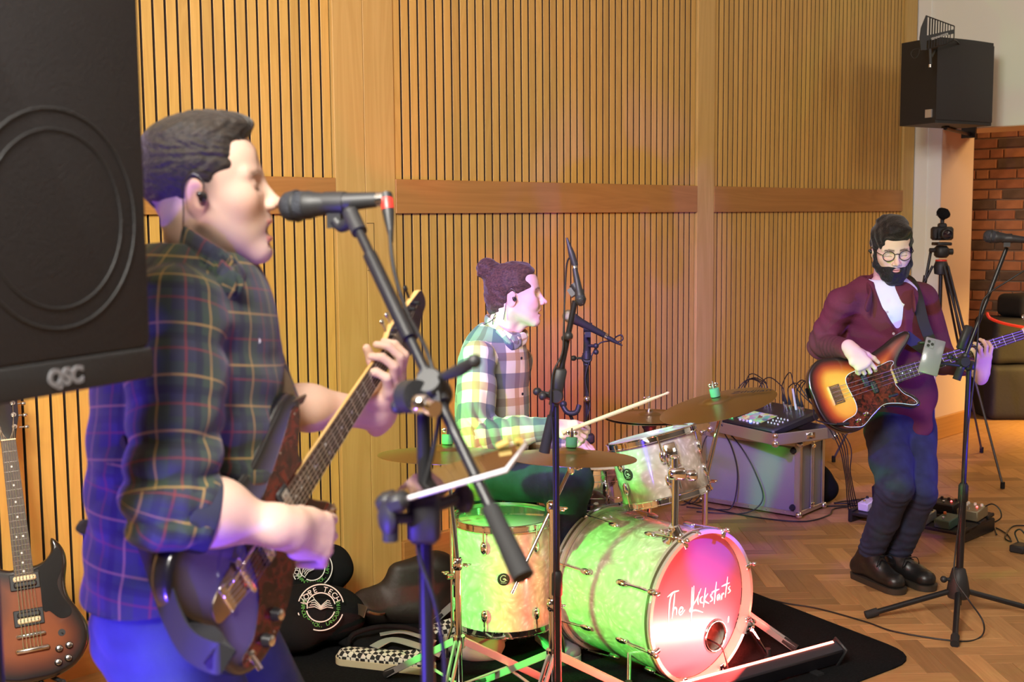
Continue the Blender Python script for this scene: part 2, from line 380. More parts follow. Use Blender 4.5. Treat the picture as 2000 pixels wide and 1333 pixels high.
# ================================================================ implicit-surface modelling of bodies and clothes
def _a(p): return np.array(tuple(p), dtype=np.float32)
class SDF:
    """a field on a grid in its own frame; prims are blended in, then meshed with surface nets"""
    def __init__(s, lo, hi, h):
        s.lo = _a(lo); s.h = h; s.n = np.ceil((_a(hi)-s.lo)/h).astype(int)+1; s.F = np.full(s.n, .2, np.float32); s.prims = []
    def _sub(s, lo, hi, mg):
        i0 = np.maximum(np.floor((lo-mg-s.lo)/s.h).astype(int), 0); i1 = np.minimum(np.ceil((hi+mg-s.lo)/s.h).astype(int)+1, s.n)
        if (i1 <= i0).any(): return None, None
        g = [s.lo[k]+s.h*np.arange(i0[k], i1[k], dtype=np.float32) for k in range(3)]
        return tuple(slice(i0[k], i1[k]) for k in range(3)), (g[0][:, None, None], g[1][None, :, None], g[2][None, None, :])
    def _mix(s, sl, d, k, op):
        A = s.F[sl]
        if op == 'sub': d = -d; f = np.maximum; sg = 1
        elif op == 'int': f = np.maximum; sg = 1
        else: f = np.minimum; sg = -1
        R = f(A, d)
        if k > 0: h = np.maximum(k-np.abs(A-d), 0)/k; R = R + sg*h*h*k*.25
        s.F[sl] = R
    def cap(s, a, b, r1, r2=None, k=.01, op='add', tag=None):
        """tapered capsule"""
        r2 = r1 if r2 is None else r2; a = _a(a); b = _a(b); rm = max(r1, r2)
        sl, g = s._sub(np.minimum(a, b)-rm, np.maximum(a, b)+rm, k+3*s.h)
        s.prims.append((a, b, r1, r2, tag))
        if sl is None: return s
        ba = b-a; L2 = float(ba@ba)+1e-12
        px, py, pz = g[0]-a[0], g[1]-a[1], g[2]-a[2]
        t = np.clip((px*ba[0]+py*ba[1]+pz*ba[2])/L2, 0, 1)
        d = np.sqrt((px-t*ba[0])**2+(py-t*ba[1])**2+(pz-t*ba[2])**2) - (r1+(r2-r1)*t)
        s._mix(sl, d, k, op); return s
    def chain(s, pts, rs, k=.01, op='add', tag=None):
        for i in range(len(pts)-1): s.cap(pts[i], pts[i+1], rs[i], rs[i+1], k, op, tag)
        return s
    def ell(s, c, r, M=None, k=.01, op='add', tag=None):
        """ellipsoid, M: 3x3 columns = axes"""
        c = _a(c); r = _a(r); rm = float(r.max())
        s.prims.append((c, c, rm, rm, tag))
        sl, g = s._sub(c-rm, c+rm, k+3*s.h)
        if sl is None: return s
        p = [g[i]-c[i] for i in range(3)]
        if M is not None:
            M = np.array(M, np.float32); q = [p[0]*M[0][i]+p[1]*M[1][i]+p[2]*M[2][i] for i in range(3)]
        else: q = p
        k0 = np.sqrt((q[0]/r[0])**2+(q[1]/r[1])**2+(q[2]/r[2])**2); k1 = np.sqrt((q[0]/r[0]**2)**2+(q[1]/r[1]**2)**2+(q[2]/r[2]**2)**2)+1e-9
        s._mix(sl, k0*(k0-1)/k1, k, op); return s
    def lens(s, a, b, ra, rb, k=.01, side=None, flat=.6, op='add', tag=None):
        """tapered capsule flattened across 'side' (elliptic section: ra along side, ra*flat across)"""
        a = _a(a); b = _a(b); rm = max(ra, rb); ba = b-a; L2 = float(ba@ba)+1e-12; u = ba/math.sqrt(L2)
        sd = _a(side); sd = sd-u*(sd@u); sd /= np.linalg.norm(sd); w_ = np.cross(u, sd)
        s.prims.append((a, b, ra, rb, tag))
        sl, g = s._sub(np.minimum(a, b)-rm, np.maximum(a, b)+rm, k+3*s.h)
        if sl is None: return s
        p = [g[i]-a[i] for i in range(3)]
        x = p[0]*u[0]+p[1]*u[1]+p[2]*u[2]; y = p[0]*sd[0]+p[1]*sd[1]+p[2]*sd[2]; z = p[0]*w_[0]+p[1]*w_[1]+p[2]*w_[2]
        L = math.sqrt(L2); t = np.clip(x/L, 0, 1); r = ra+(rb-ra)*t; ex_ = x-t*L
        z = z/flat; q = np.sqrt(ex_**2+y**2+z**2)
        gr = np.sqrt((ex_**2+y**2+(z/flat)**2))/(q+1e-9)
        s._mix(sl, (q-r)/np.maximum(gr, 1), k, op); return s
    def plane(s, p, n, k=0):
        """keep the side opposite to n"""
        p = _a(p); n = _a(V3(n).normalized()); g = [s.lo[i]+s.h*np.arange(s.n[i], dtype=np.float32) for i in range(3)]
        d = (g[0]-p[0])[:, None, None]*n[0]+(g[1]-p[1])[None, :, None]*n[1]+(g[2]-p[2])[None, None, :]*n[2]
        s._mix((slice(None),)*3, d, k, 'int'); return s
    def shell(s, t):
        """hollow: keep a skin of thickness t"""
        s.F = np.maximum(s.F, -(s.F+t)); return s
    def noise(s, amp, freq, seed=0, warp=1.0, band=.03):
        """fold-like displacement, only near the surface"""
        rs = np.random.RandomState(seed); idx = np.nonzero(np.abs(s.F) < band); P_ = np.stack(idx, 1)*s.h+s.lo
        d = np.zeros(len(P_), np.float32); 
        wv = np.stack([np.sin(P_@rs.normal(size=3)*freq[0]*.35+rs.uniform(0, 6)) for _ in range(3)], 1)*warp*.03
        Q = P_+wv
        for i in range(7):
            v = rs.normal(size=3); v /= np.linalg.norm(v); f = rs.uniform(*freq); d += np.sin(Q@v*f+rs.uniform(0, 6.28))
        d = d/7; d = np.sign(d)*np.abs(d)**.8
        s.F[idx] += (amp*2.2*d).astype(np.float32); return s
    def folds(s, c, u, amp, wl, rad, seed=0, sharp=1.5):
        """rings of creases about c across direction u, fading with distance rad"""
        c = _a(c); u = _a(V3(u).normalized()); sl, g = s._sub(c-rad, c+rad, 0)
        if sl is None: return s
        p = [g[i]-c[i] for i in range(3)]; x = p[0]*u[0]+p[1]*u[1]+p[2]*u[2]; rr = np.sqrt(p[0]**2+p[1]**2+p[2]**2)
        v = _a(V3(u).orthogonal()); y = p[0]*v[0]+p[1]*v[1]+p[2]*v[2]
        rs = np.random.RandomState(seed)
        ph = x/wl*6.28+1.6*np.sin(y/wl*1.3+rs.uniform(0, 6))+rs.uniform(0, 6)
        d = 1-np.abs(np.sin(ph*.5))**sharp; s.F[sl] += (amp*(d-.5)*np.clip(1-rr/rad, 0, 1)).astype(np.float32); return s
    def mesh(s, smooth=1):
        F = s.F; n = F.shape; sg = F < 0
        m = np.zeros(tuple(k-1 for k in n), np.int8)
        for dx in (0, 1):
            for dy in (0, 1):
                for dz in (0, 1): m += sg[dx:n[0]-1+dx, dy:n[1]-1+dy, dz:n[2]-1+dz]
        act = (m > 0) & (m < 8); ids = np.full(act.shape, -1, np.int32); cells = np.argwhere(act); ids[act] = np.arange(len(cells))
        acc = np.zeros((len(cells), 3), np.float32); cnt = np.zeros(len(cells), np.float32); c = cells
        corners = [(dx, dy, dz) for dx in (0, 1) for dy in (0, 1) for dz in (0, 1)]
        val = {k: F[c[:, 0]+k[0], c[:, 1]+k[1], c[:, 2]+k[2]] for k in corners}
        for k1 in corners:
            for ax in range(3):
                if k1[ax]: continue
                k2 = list(k1); k2[ax] = 1; k2 = tuple(k2); a, b = val[k1], val[k2]; msk = (a < 0) != (b < 0)
                t = a/(a-b+1e-12); pt = np.tile(np.array(k1, np.float32), (len(c), 1)); pt[:, ax] += t
                acc[msk] += pt[msk]; cnt[msk] += 1
        V = (cells+acc/cnt[:, None])*s.h+s.lo; fs = []
        for ax in range(3):
            b, c2 = (ax+1) % 3, (ax+2) % 3; sl1 = [slice(None)]*3; sl2 = [slice(None)]*3; sl1[ax] = slice(0, -1); sl2[ax] = slice(1, None)
            A = sg[tuple(sl1)]; B = sg[tuple(sl2)]; e = np.argwhere(A != B)
            ok = (e[:, b] > 0) & (e[:, c2] > 0) & (e[:, b] < n[b]-1) & (e[:, c2] < n[c2]-1); e = e[ok]
            q = []
            for ob, oc in ((0, 0), (-1, 0), (-1, -1), (0, -1)):
                f = e.copy(); f[:, b] += ob; f[:, c2] += oc; q.append(ids[f[:, 0], f[:, 1], f[:, 2]])
            q = np.stack(q, 1); ins = A[e[:, 0], e[:, 1], e[:, 2]]; q[~ins] = q[~ins][:, ::-1]; fs.append(q)
        Fc = np.concatenate(fs)
        for _ in range(smooth):
            E_ = np.concatenate([Fc[:, [0, 1]], Fc[:, [1, 2]], Fc[:, [2, 3]], Fc[:, [3, 0]]]); S = np.zeros_like(V); N_ = np.zeros(len(V))
            for k in range(3): S[:, k] = np.bincount(E_[:, 0], V[E_[:, 1], k], len(V))+np.bincount(E_[:, 1], V[E_[:, 0], k], len(V))
            N_ = np.bincount(E_.ravel(), minlength=len(V)); V = V*.5+.5*S/np.maximum(N_, 1)[:, None]
        return V, Fc
def npmesh(name, V, Fc, mats, parent=None, M=None, cols=None, uv=None, fmat=None, **props):
    V = np.asarray(V, np.float64)
    if M is not None: A = np.array(M); V = V@A[:3, :3].T+A[:3, 3]
    V = V-np.array(W(parent)); me = bpy.data.meshes.new(name); k = Fc.shape[1]
    me.vertices.add(len(V)); me.vertices.foreach_set('co', V.astype(np.float32).ravel())
    me.loops.add(Fc.size); me.loops.foreach_set('vertex_index', Fc.astype(np.int32).ravel())
    me.polygons.add(len(Fc)); me.polygons.foreach_set('loop_start', np.arange(len(Fc), dtype=np.int32)*k); me.polygons.foreach_set('use_smooth', np.ones(len(Fc), bool))
    mats = mats if isinstance(mats, (list, tuple)) else [mats]
    for m in mats: me.materials.append(m)
    if fmat is not None: me.polygons.foreach_set('material_index', fmat.astype(np.int32))
    me.update(calc_edges=True); me.validate()
    if cols is not None:
        a = me.color_attributes.new('Col', 'FLOAT_COLOR', 'POINT'); a.data.foreach_set('color', np.concatenate([cols, np.ones((len(cols), 1))], 1).astype(np.float32).ravel())
    if uv is not None:
        u = me.uv_layers.new(name='UVMap'); u.data.foreach_set('uv', uv.astype(np.float32).ravel())
    o = bpy.data.objects.new(name, me); COL.objects.link(o)
    if parent is not None: o.parent = parent
    for k_, x in props.items(): o[k_] = x
    return o
def cloth_uv(V, Fc, prims, torso=None):
    """cloth coordinates in metres: along / around the nearest limb segment; prims = [(a, b, r1, r2, tag)], tag = (limb id, start length, reference direction)"""
    C = V[Fc].mean(1); best = np.full(len(C), 1e9); who = np.zeros(len(C), int)
    for i, (a, b, r1, r2, tg) in enumerate(prims):
        if tg is None: continue
        ba = b-a; t = np.clip(((C-a)@ba)/(ba@ba+1e-12), 0, 1); d = np.linalg.norm(C-a-t[:, None]*ba, axis=1)-(r1+(r2-r1)*t)
        k = d < best; best[k] = d[k]; who[k] = i
    UV = np.zeros((len(Fc), 4, 2))
    for i, (a, b, r1, r2, tg) in enumerate(prims):
        if tg is None: continue
        f = np.nonzero(who == i)[0]
        if not len(f): continue
        s0, ref, R = tg; ba = b-a; L = np.linalg.norm(ba); u = ba/L; ref = _a(ref); x = ref-u*(ref@u); x /= np.linalg.norm(x); y = np.cross(u, x)
        Q = V[Fc[f]]-a; cc = C[f]-a; th0 = np.arctan2(cc@y, cc@x); th = np.arctan2(Q@y, Q@x); th = th0[:, None]+np.angle(np.exp(1j*(th-th0[:, None])))
        UV[f, :, 0] = th*R; UV[f, :, 1] = s0+Q@u
    return UV.reshape(-1, 2)
# ---- the human head: x forward, y to its left, z up, origin between the ears
def head_sdf(h=.0022, mouth=0.0, nose=1.0, jaw=1.0, neck=None, eyes_shut=False, smile=0.0):
    s = SDF((-.13, -.11, -.21), (.145, .11, .135), h)
    s.ell((-.012, 0, .035), (.098, .076, .083), k=0)
    s.ell((.022, 0, .030), (.072, .068, .072), k=.02)
    s.ell((.030, 0, -.035), (.062, .060*jaw, .070), k=.03)
    s.ell((.050, 0, -.068-mouth*.4), (.042, .042*jaw, .036), k=.03)
    s.cap((.076, -.010, -.097-mouth), (.076, .010, -.097-mouth), .014, k=.025)
    for q in (-1, 1):
        s.cap((-.006, q*.060*jaw, -.050), (.066, q*.020, -.098-mouth), .013, .013, k=.03)
        s.ell((.058, q*.042, -.026), (.026, .022, .024), k=.025)
        s.cap((.083, q*.010, .016), (.070, q*.047, .018), .010, .008, k=.014)
        s.ell((.097, q*.033, -.003), (.013 if eyes_shut else .016, .018, .010), k=.014, op='sub')
        s.ell((.0685, q*.032, -.003), (.0145, .0165, .0135), k=.003)
        if not eyes_shut: s.cap((.0812, q*.020, .001), (.074, q*.045, .000), .0035, .003, k=.004)
        if eyes_shut: s.ell((.0735, q*.032, -.003), (.0130, .0165, .0125), k=.005)
        else: s.ell((.0865, q*.0325, -.0030), (.0085, .0115, .0042), k=.0015, op='sub')
        if smile: s.ell((.070, q*.036, -.046), (.018, .016, .016), k=.015)
        s.ell((-.040, q*.045, -.045), (.034, .018, .036), k=.02)
    s.cap((.088, 0, .008), (.108*1.0, 0, -.032), .0065, .0095, k=.012)
    s.cap((.104, 0, -.034), (.112*nose, 0, -.037), .0095, .0085, k=.008)
    for q in (-1, 1):
        s.ell((.101, q*.0125, -.040), (.011, .0075, .0075), k=.006)
        s.ell((.104, q*.0065, -.0475), (.005, .0032, .004), k=.003, op='sub')
    s.ell((.089, 0, -.058), (.010, .014, .012), k=.008)
    s.ell((.0885, 0, -.0655), (.0115, .023+.004*smile, .0052), k=.005)
    s.ell((.085, 0, -.0765-mouth*1.0), (.0115, .020+.004*smile, .0062), k=.006)
    s.ell((.095, 0, -.0705-mouth*.5), (.022+mouth*.7, .019+.006*smile+mouth*.25, .0012+mouth*.52), k=.003, op='sub')
    s.ell((.086, 0, -.088-mouth), (.012, .018, .004), k=.008, op='sub')
    for q in (-1, 1):
        Me = np.array([[.97, -.24*q, 0], [.24*q, .97, 0], [0, 0, 1]])
        s.ell((-.010, q*.0775, -.012), (.0185, .0065, .0310), Me, k=.006)
        s.ell((-.004, q*.086, -.010), (.0115, .006, .0200), Me, k=.004, op='sub')
        s.ell((.004, q*.0785, -.014), (.005, .006, .008), k=.003)
    nk = neck or (-.055, 0, -.20)
    s.cap((-.022, 0, -.045), nk, .057, .062, k=.03)
    s.cap((.028, 0, -.115), (nk[0]+.055, 0, nk[2]), .012, .012, k=.03)
    return s
def smooth01(x, a, b): t = np.clip((x-a)/(b-a), 0, 1); return t*t*(3-2*t)
def head_cols(V, skin=(.80, .52, .40), stub=0.0, brow=(.12, .07, .045), stubcol=(.30, .24, .21), mouth=0.0, brow_w=1.0, teeth=True, shut=False):
    x, y, z = V.T; ay = np.abs(y); C = np.tile(np.array(skin), (len(V), 1))
    def mixc(c, a): nonlocal C; a = np.clip(a, 0, 1)[:, None]; C = C*(1-a)+np.array(c)*a
    red = (skin[0]*.93, skin[1]*.66, skin[2]*.62)
    g = lambda cx, cy, cz, r: np.exp(-(((x-cx)**2+(ay-cy)**2+(z-cz)**2)/r**2))
    mixc(red, .55*g(.07, .045, -.035, .024)+.5*g(.115, 0, -.038, .014)+.55*smooth01(ay, .072, .084)*(np.abs(x+.01) < .04))
    if stub:
        low = smooth01(-z, .045, .075)*smooth01(x, -.03, .0)*(1-smooth01(-z, .125, .15)); tash = g(.095, 0, -.056, .02)
        mixc(stubcol, stub*np.clip(low+tash, 0, 1))
    lips = np.exp(-((z+.066)/.0045)**2)+np.exp(-((z+.0765+mouth)/.0062)**2); mixc((skin[0]*.86, skin[1]*.42, skin[2]*.42), .85*np.clip(lips, 0, 1)*(ay < .023)*(x > .080))
    inside = (np.abs(z+.0705+mouth*.5) < .0012+mouth*.40)*(ay < .017)*(x > .055)*(x < .094); mixc((.10, .02, .02), 1.0*inside*(mouth > .002))
    if teeth and mouth > .002: mixc((.75, .70, .62), 1.0*inside*(z > -.0722)*(x > .07))
    br = np.exp(-((z-(.0185+.10*(ay-.012)*(ay < .035)-.20*(ay-.035)*(ay >= .035)))/.0042)**2)*smooth01(ay, .009, .013)*(1-smooth01(ay, .046, .052))*(x > .055)
    mixc(brow, .92*br*brow_w)
    if shut: mixc((.14, .07, .055), .9*np.exp(-((z+.0085+.10*np.abs(ay-.033))/.0015)**2)*smooth01(ay, .017, .020)*(1-smooth01(ay, .045, .048))*(x > .06))
    return C
def skin_mat(name):
    m = bpy.data.materials.new(name); m.use_nodes = True; nt = m.node_tree; b = nt.nodes['Principled BSDF']
    a = nt.nodes.new('ShaderNodeVertexColor'); a.layer_name = 'Col'; nt.links.new(a.outputs[0], b.inputs['Base Color']); b.inputs['Roughness'].default_value = .58; b.inputs['Specular IOR Level'].default_value = .3
    b.inputs['Subsurface Weight'].default_value = .12; b.inputs['Subsurface Radius'].default_value = (.012, .004, .002)
    n = nt.nodes.new('ShaderNodeTexNoise'); n.inputs['Scale'].default_value = 260; bp = nt.nodes.new('ShaderNodeBump'); bp.inputs['Strength'].default_value = .12; bp.inputs['Distance'].default_value = .001
    nt.links.new(n.outputs[0], bp.inputs['Height']); nt.links.new(bp.outputs[0], b.inputs['Normal']); return m
SKIN = skin_mat('skin')
def hand(s, wrist, fwd, back, thumb_side, curls, thumb=None, sc=1.0, spread=0.10, k=.008):
    """five-fingered hand into field s. fwd: wrist->knuckles, back: normal of the back of the hand, thumb_side: +1/-1 picks the side (cross(back, fwd)*side).
    curls: 4 triples of joint bends (index..little), radians; thumb: (out angle, bend1, bend2, drop)"""
    f = V3(fwd).normalized(); b = V3(back); b = (b-f*b.dot(f)).normalized(); t = b.cross(f)*thumb_side; w_ = V3(wrist)
    pt = lambda x, y, z: w_+f*(x*sc)+t*(y*sc)+b*(z*sc)
    s.lens(pt(-.02, 0, 0), pt(.012, 0, 0), .029*sc, .028*sc, k=.02, side=t, flat=.70)
    for y, r in ((.026, .0135), (.009, .0135), (-.009, .013), (-.025, .012)):
        s.cap(pt(.008, y*.65, 0), pt(.082-abs(y-.005)*.25, y, -.001), .0155*sc, r*sc, k=.014)
    s.ell(pt(.035, .022, -.010), (.028*sc, .018*sc, .018*sc), k=.014)
    s.ell(pt(.045, -.022, -.010), (.030*sc, .014*sc, .015*sc), k=.014)
    tips = []
    for i, (y, ln) in enumerate(((.028, 1.0), (.0095, 1.10), (-.0095, 1.02), (-.027, .82))):
        c = curls[i]; p = pt(.080-abs(y-.005)*.25, y, 0); ang = 0; d = None; r = [.0098, .0088, .0080, .0070]
        yaw = (1.5-i)*spread
        for j, L in enumerate((.043, .026, .021)):
            ang += c[j]; dr = f*math.cos(ang)*math.cos(yaw)+t*math.sin(yaw)*max(0, math.cos(ang))-b*math.sin(ang); q = p+dr*(L*ln*sc)
            s.cap(p, q, r[j]*sc, r[j+1]*sc, k=(.006 if j == 0 else .003)); p = q
        tips.append(p)
    o, b1, b2, dp = thumb or (.7, .3, .3, .3)
    p = pt(.018, .024, -.010); a = o
    for L, r1, r2, bb_ in ((.042, .0145, .0115, 0), (.032, .0115, .0100, b1), (.026, .0100, .0080, b2)):
        a -= bb_; dr = (f*math.cos(a)+t*math.sin(a)-b*dp).normalized(); q = p+dr*(L*sc); s.cap(p, q, r1*sc, r2*sc, k=.006); p = q
    return tips, p
def skin_cols(n, skin): return np.tile(np.array(skin), (n, 1))
def join_np(parts):
    """[(V, F, cols)] into one mesh"""
    Vs, Fs, Cs, o = [], [], [], 0
    for V, F_, C in parts: Vs.append(V); Fs.append(F_+o); Cs.append(C); o += len(V)
    return np.concatenate(Vs), np.concatenate(Fs), np.concatenate(Cs)
def xf(V, M): A = np.array(M); return V@A[:3, :3].T+A[:3, 3]
def plaid(name, base, bands, period, rough=.85, tint=None):
    """woven check: bands = [(axis, position, width, colour, strength)] in metres of the cloth's own warp and weft"""
    m = bpy.data.materials.new(name); m.use_nodes = True; nt = m.node_tree; N = nt.nodes; L = nt.links; b = N['Principled BSDF']
    b.inputs['Roughness'].default_value = rough; b.inputs['Sheen Weight'].default_value = .15
    uv = N.new('ShaderNodeUVMap'); uv.uv_map = 'UVMap'; sp = N.new('ShaderNodeSeparateXYZ'); L.new(uv.outputs[0], sp.inputs[0])
    frs = []
    for k in (0, 1):
        md = N.new('ShaderNodeMath'); md.operation = 'WRAP'; L.new(sp.outputs[k], md.inputs[0]); md.inputs[1].default_value = period[k]; md.inputs[2].default_value = 0; frs.append(md.outputs[0])
    rgb = N.new('ShaderNodeRGB'); rgb.outputs[0].default_value = (*base, 1); cur = rgb.outputs[0]
    for ax, pos, wd, col, st in bands:
        s_ = N.new('ShaderNodeMath'); s_.operation = 'SUBTRACT'; L.new(frs[ax], s_.inputs[0]); s_.inputs[1].default_value = pos
        a = N.new('ShaderNodeMath'); a.operation = 'ABSOLUTE'; L.new(s_.outputs[0], a.inputs[0])
        mr = N.new('ShaderNodeMapRange'); mr.inputs[1].default_value = wd/2-.0008; mr.inputs[2].default_value = wd/2+.0008; mr.inputs[3].default_value = st; mr.inputs[4].default_value = 0; L.new(a.outputs[0], mr.inputs[0])
        mx = N.new('ShaderNodeMix'); mx.data_type = 'RGBA'; L.new(mr.outputs[0], mx.inputs[0]); L.new(cur, mx.inputs[6]); mx.inputs[7].default_value = (*col, 1); cur = mx.outputs[2]
    L.new(cur, b.inputs['Base Color'])
    n = N.new('ShaderNodeTexNoise'); n.inputs['Scale'].default_value = 450; bp = N.new('ShaderNodeBump'); bp.inputs['Strength'].default_value = .25; bp.inputs['Distance'].default_value = .001
    L.new(n.outputs[0], bp.inputs['Height']); L.new(bp.outputs[0], b.inputs['Normal']); return m
# ================================================================ guitars
def vc_mat(name, rough=.18, coat=1.0, metal=0.0, spec=None):
    m = bpy.data.materials.new(name); m.use_nodes = True; nt = m.node_tree; b = nt.nodes['Principled BSDF']
    a = nt.nodes.new('ShaderNodeVertexColor'); a.layer_name = 'Col'; nt.links.new(a.outputs[0], b.inputs['Base Color'])
    b.inputs['Roughness'].default_value = rough; b.inputs['Coat Weight'].default_value = coat; b.inputs['Coat Roughness'].default_value = .05; b.inputs['Metallic'].default_value = metal; return m
LACQ = vc_mat('guitar_lacquer', .3, 1.0)
MAPLE = mat('maple_neck', (.72, .45, .17), .35, var=.08, coat=.3)
ROSEW = mat('rosewood', (.055, .03, .02), .5, var=.3, vscale=40)
NICKEL = mat('nickel', (.62, .60, .58), .2, 1.0)
STRING = mat('string_steel', (.70, .68, .64), .3, 1.0)
IVORY = mat('cream_plastic', (.80, .66, .40), .4)
TORT = mat('tortoiseshell', (.16, .02, .012), .22, coat=.6)
_nt = TORT.node_tree; _n = _nt.nodes.new('ShaderNodeTexNoise'); _n.inputs['Scale'].default_value = 38; _n.inputs['Distortion'].default_value = 1.5; _r = _nt.nodes.new('ShaderNodeValToRGB')
_r.color_ramp.elements[0].position = .38; _r.color_ramp.elements[0].color = (.018, .004, .003, 1); _r.color_ramp.elements[1].position = .68; _r.color_ramp.elements[1].color = (.17, .022, .010, 1)
_t = _nt.nodes.new('ShaderNodeTexCoord'); _nt.links.new(_t.outputs['Object'], _n.inputs['Vector']); _nt.links.new(_n.outputs[0], _r.inputs[0]); _nt.links.new(_r.outputs[0], _nt.nodes['Principled BSDF'].inputs['Base Color'])
def poly_dist(px, py, poly):
    """signed distance (negative inside) to a closed polygon, numpy"""
    d = np.full(px.shape, 1e9); ins = np.zeros(px.shape, bool); n = len(poly)
    for i in range(n):
        ax, ay = poly[i]; bx, by = poly[(i+1) % n]; ex_, ey_ = bx-ax, by-ay; wx, wy = px-ax, py-ay
        t = np.clip((wx*ex_+wy*ey_)/(ex_*ex_+ey_*ey_+1e-12), 0, 1); d = np.minimum(d, (wx-t*ex_)**2+(wy-t*ey_)**2)
        c = ((ay > py) != (by > py)) & (px < (bx-ax)*(py-ay)/((by-ay) if abs(by-ay) > 1e-12 else 1e-12)+ax); ins ^= c
    return np.where(ins, -1, 1)*np.sqrt(d)
def slab_body(name, outl, th, rnd, M, colf, parent, h=.003, mats=None, carve=None):
    poly = outl; xs = [p[0] for p in poly]; ys = [p[1] for p in poly]; mg = .01
    s = SDF((min(xs)-mg, min(ys)-mg, -th/2-mg), (max(xs)+mg, max(ys)+mg, th/2+mg), h)
    X, Y, Z = [s.lo[i]+s.h*np.arange(s.n[i]) for i in range(3)]
    d2 = poly_dist(X[:, None]+0*Y[None, :], Y[None, :]+0*X[:, None], poly)
    a = np.maximum(d2+rnd, 0)[:, :, None]; b = np.maximum(np.abs(Z)-th/2+rnd, 0)[None, None, :]
    s.F = (np.sqrt(a*a+b*b)-rnd+np.minimum(np.maximum(d2[:, :, None]+rnd, (np.abs(Z)-th/2+rnd)[None, None, :]), 0)).astype(np.float32)
    if carve: carve(s)
    V, Fc = s.mesh(1); de = poly_dist(V[:, 0], V[:, 1], poly); cols = colf(V, -de)
    return npmesh(name, V, Fc, mats or LACQ, parent, M, cols)
def burst(stops):
    ds = [s_[0] for s_ in stops]
    def f(V, de):
        d = np.where(V[:, 2] > 0, de, 0*de); return np.stack([np.interp(d, ds, [s_[1][k] for s_ in stops]) for k in range(3)], 1)
    return f
def ring_outline(poly, off):
    n = len(poly); out = []
    for i in range(n):
        a = V3((*poly[i-1], 0)); b = V3((*poly[(i+1) % n], 0)); t = (b-a).normalized(); out.append((poly[i][0]-t.y*off, poly[i][1]+t.x*off))
    return out
def guard(outl, z, M, parent, mats=(None, None), name='pickguard'):
    b = MB(M); b.cur = 0; b.prism(outl, z, z+.0016); b.cur = 1; b.prism(ring_outline(outl, .0022), z+.0015, z+.0024)
    return b.build(name, list(mats), parent, 30)
def fret_x(S, n): return S*(1-2**(-n/12))       # from the nut
def neck_parts(M, parent, S, x_heel, w0, w1, th, z0, nf, neckm, boardm, side=1, dots=(3, 5, 7, 9, 12, 15, 17, 19, 21), maxx=None):
    """z0: face of body; neck from x_heel to the nut at S"""
    b = MB(M); rings = []
    for i in range(13):
        x = x_heel-.02+(S-x_heel+.02)*i/12; t = i/12; w_ = (w0*(1-t)+w1*t)/2; dp = th*(1.05-.12*t)
        rings.append([V3((x, w_*math.cos(a), z0+.001-dp*math.sin(a)*(1 if a > 0 else 0))) for a in [math.pi*k/10 for k in range(11)]])
    b.loft(rings); b.build('neck', neckm, parent, 60)
    zf = z0+.001; b = MB(M); wf = lambda x: w0+(w1-w0)*(x-x_heel+.02)/(S-x_heel+.02)
    x0 = S-fret_x(S, nf)-.008
    b.loft([[V3((x, -wf(x)/2, zf)), V3((x, -wf(x)/2, zf+.005)), V3((x, wf(x)/2, zf+.005)), V3((x, wf(x)/2, zf))][::-1] for x in (x0, S)]); fb_ = b.build('fingerboard', boardm, parent, 0)
    for n in range(1, nf+1):
        x = S-fret_x(S, n); b = MB(M); b.box((x, 0, zf+.0055), (.0022, wf(x)-.002, .0016), bev=.0005); b.build('fret', NICKEL, fb_, 0)
    for n in dots:
        if n > nf: continue
        x = S-(fret_x(S, n)+fret_x(S, n-1))/2
        for y in ((-.010, .010) if n == 12 else (0,)):
            b = MB(M); b.lathe([(0, 0), (.0034, 0), (.0034, .0006), (0, .0006)], 12, Matrix.Translation((x, y, zf+.005))); b.build('fret_dot', WHITEP, fb_, 0)
    b = MB(M); b.box((S+.002, 0, zf+.004), (.004, wf(S), .009)); b.build('nut', IVORY if boardm is ROSEW else WHITEP, parent, 0)
    return zf+.005
def strings(M, parent, n, x0, x1, w0, w1, zb, zn, r, ends=None):
    for i in range(n):
        t = (i/(n-1)-.5); b = MB(M); b.tube([(x0, t*w0, zb), (x1, t*w1, zn)]+([ends[i]] if ends else []), [r*(1+.5*i/n)]*(3 if ends else 2), 5); b.build('string', STRING, parent, 0)
def knob(M, parent, x, y, z, r=.010, h=.014, m=None, m2=None, name='control_knob'):
    b = MB(M @ Matrix.Translation((x, y, z))); b.cur = 0; b.lathe([(0, 0), (r*1.1, 0), (r*1.05, h*.3), (r*.85, h*.9), (r*.8, h)], 16); b.cur = 1; b.lathe([(r*.8, h), (r*.6, h+.0008), (0, h+.0009)], 16)
    return b.build(name, [m or BLACKP, m2 or NICKEL], parent, 50)
def screw(M, parent, x, y, z, r=.0026):
    b = MB(M @ Matrix.Translation((x, y, z))); b.lathe([(r, 0), (r*.8, .0008), (0, .001)], 8); b.build('screw', NICKEL, parent, 50)
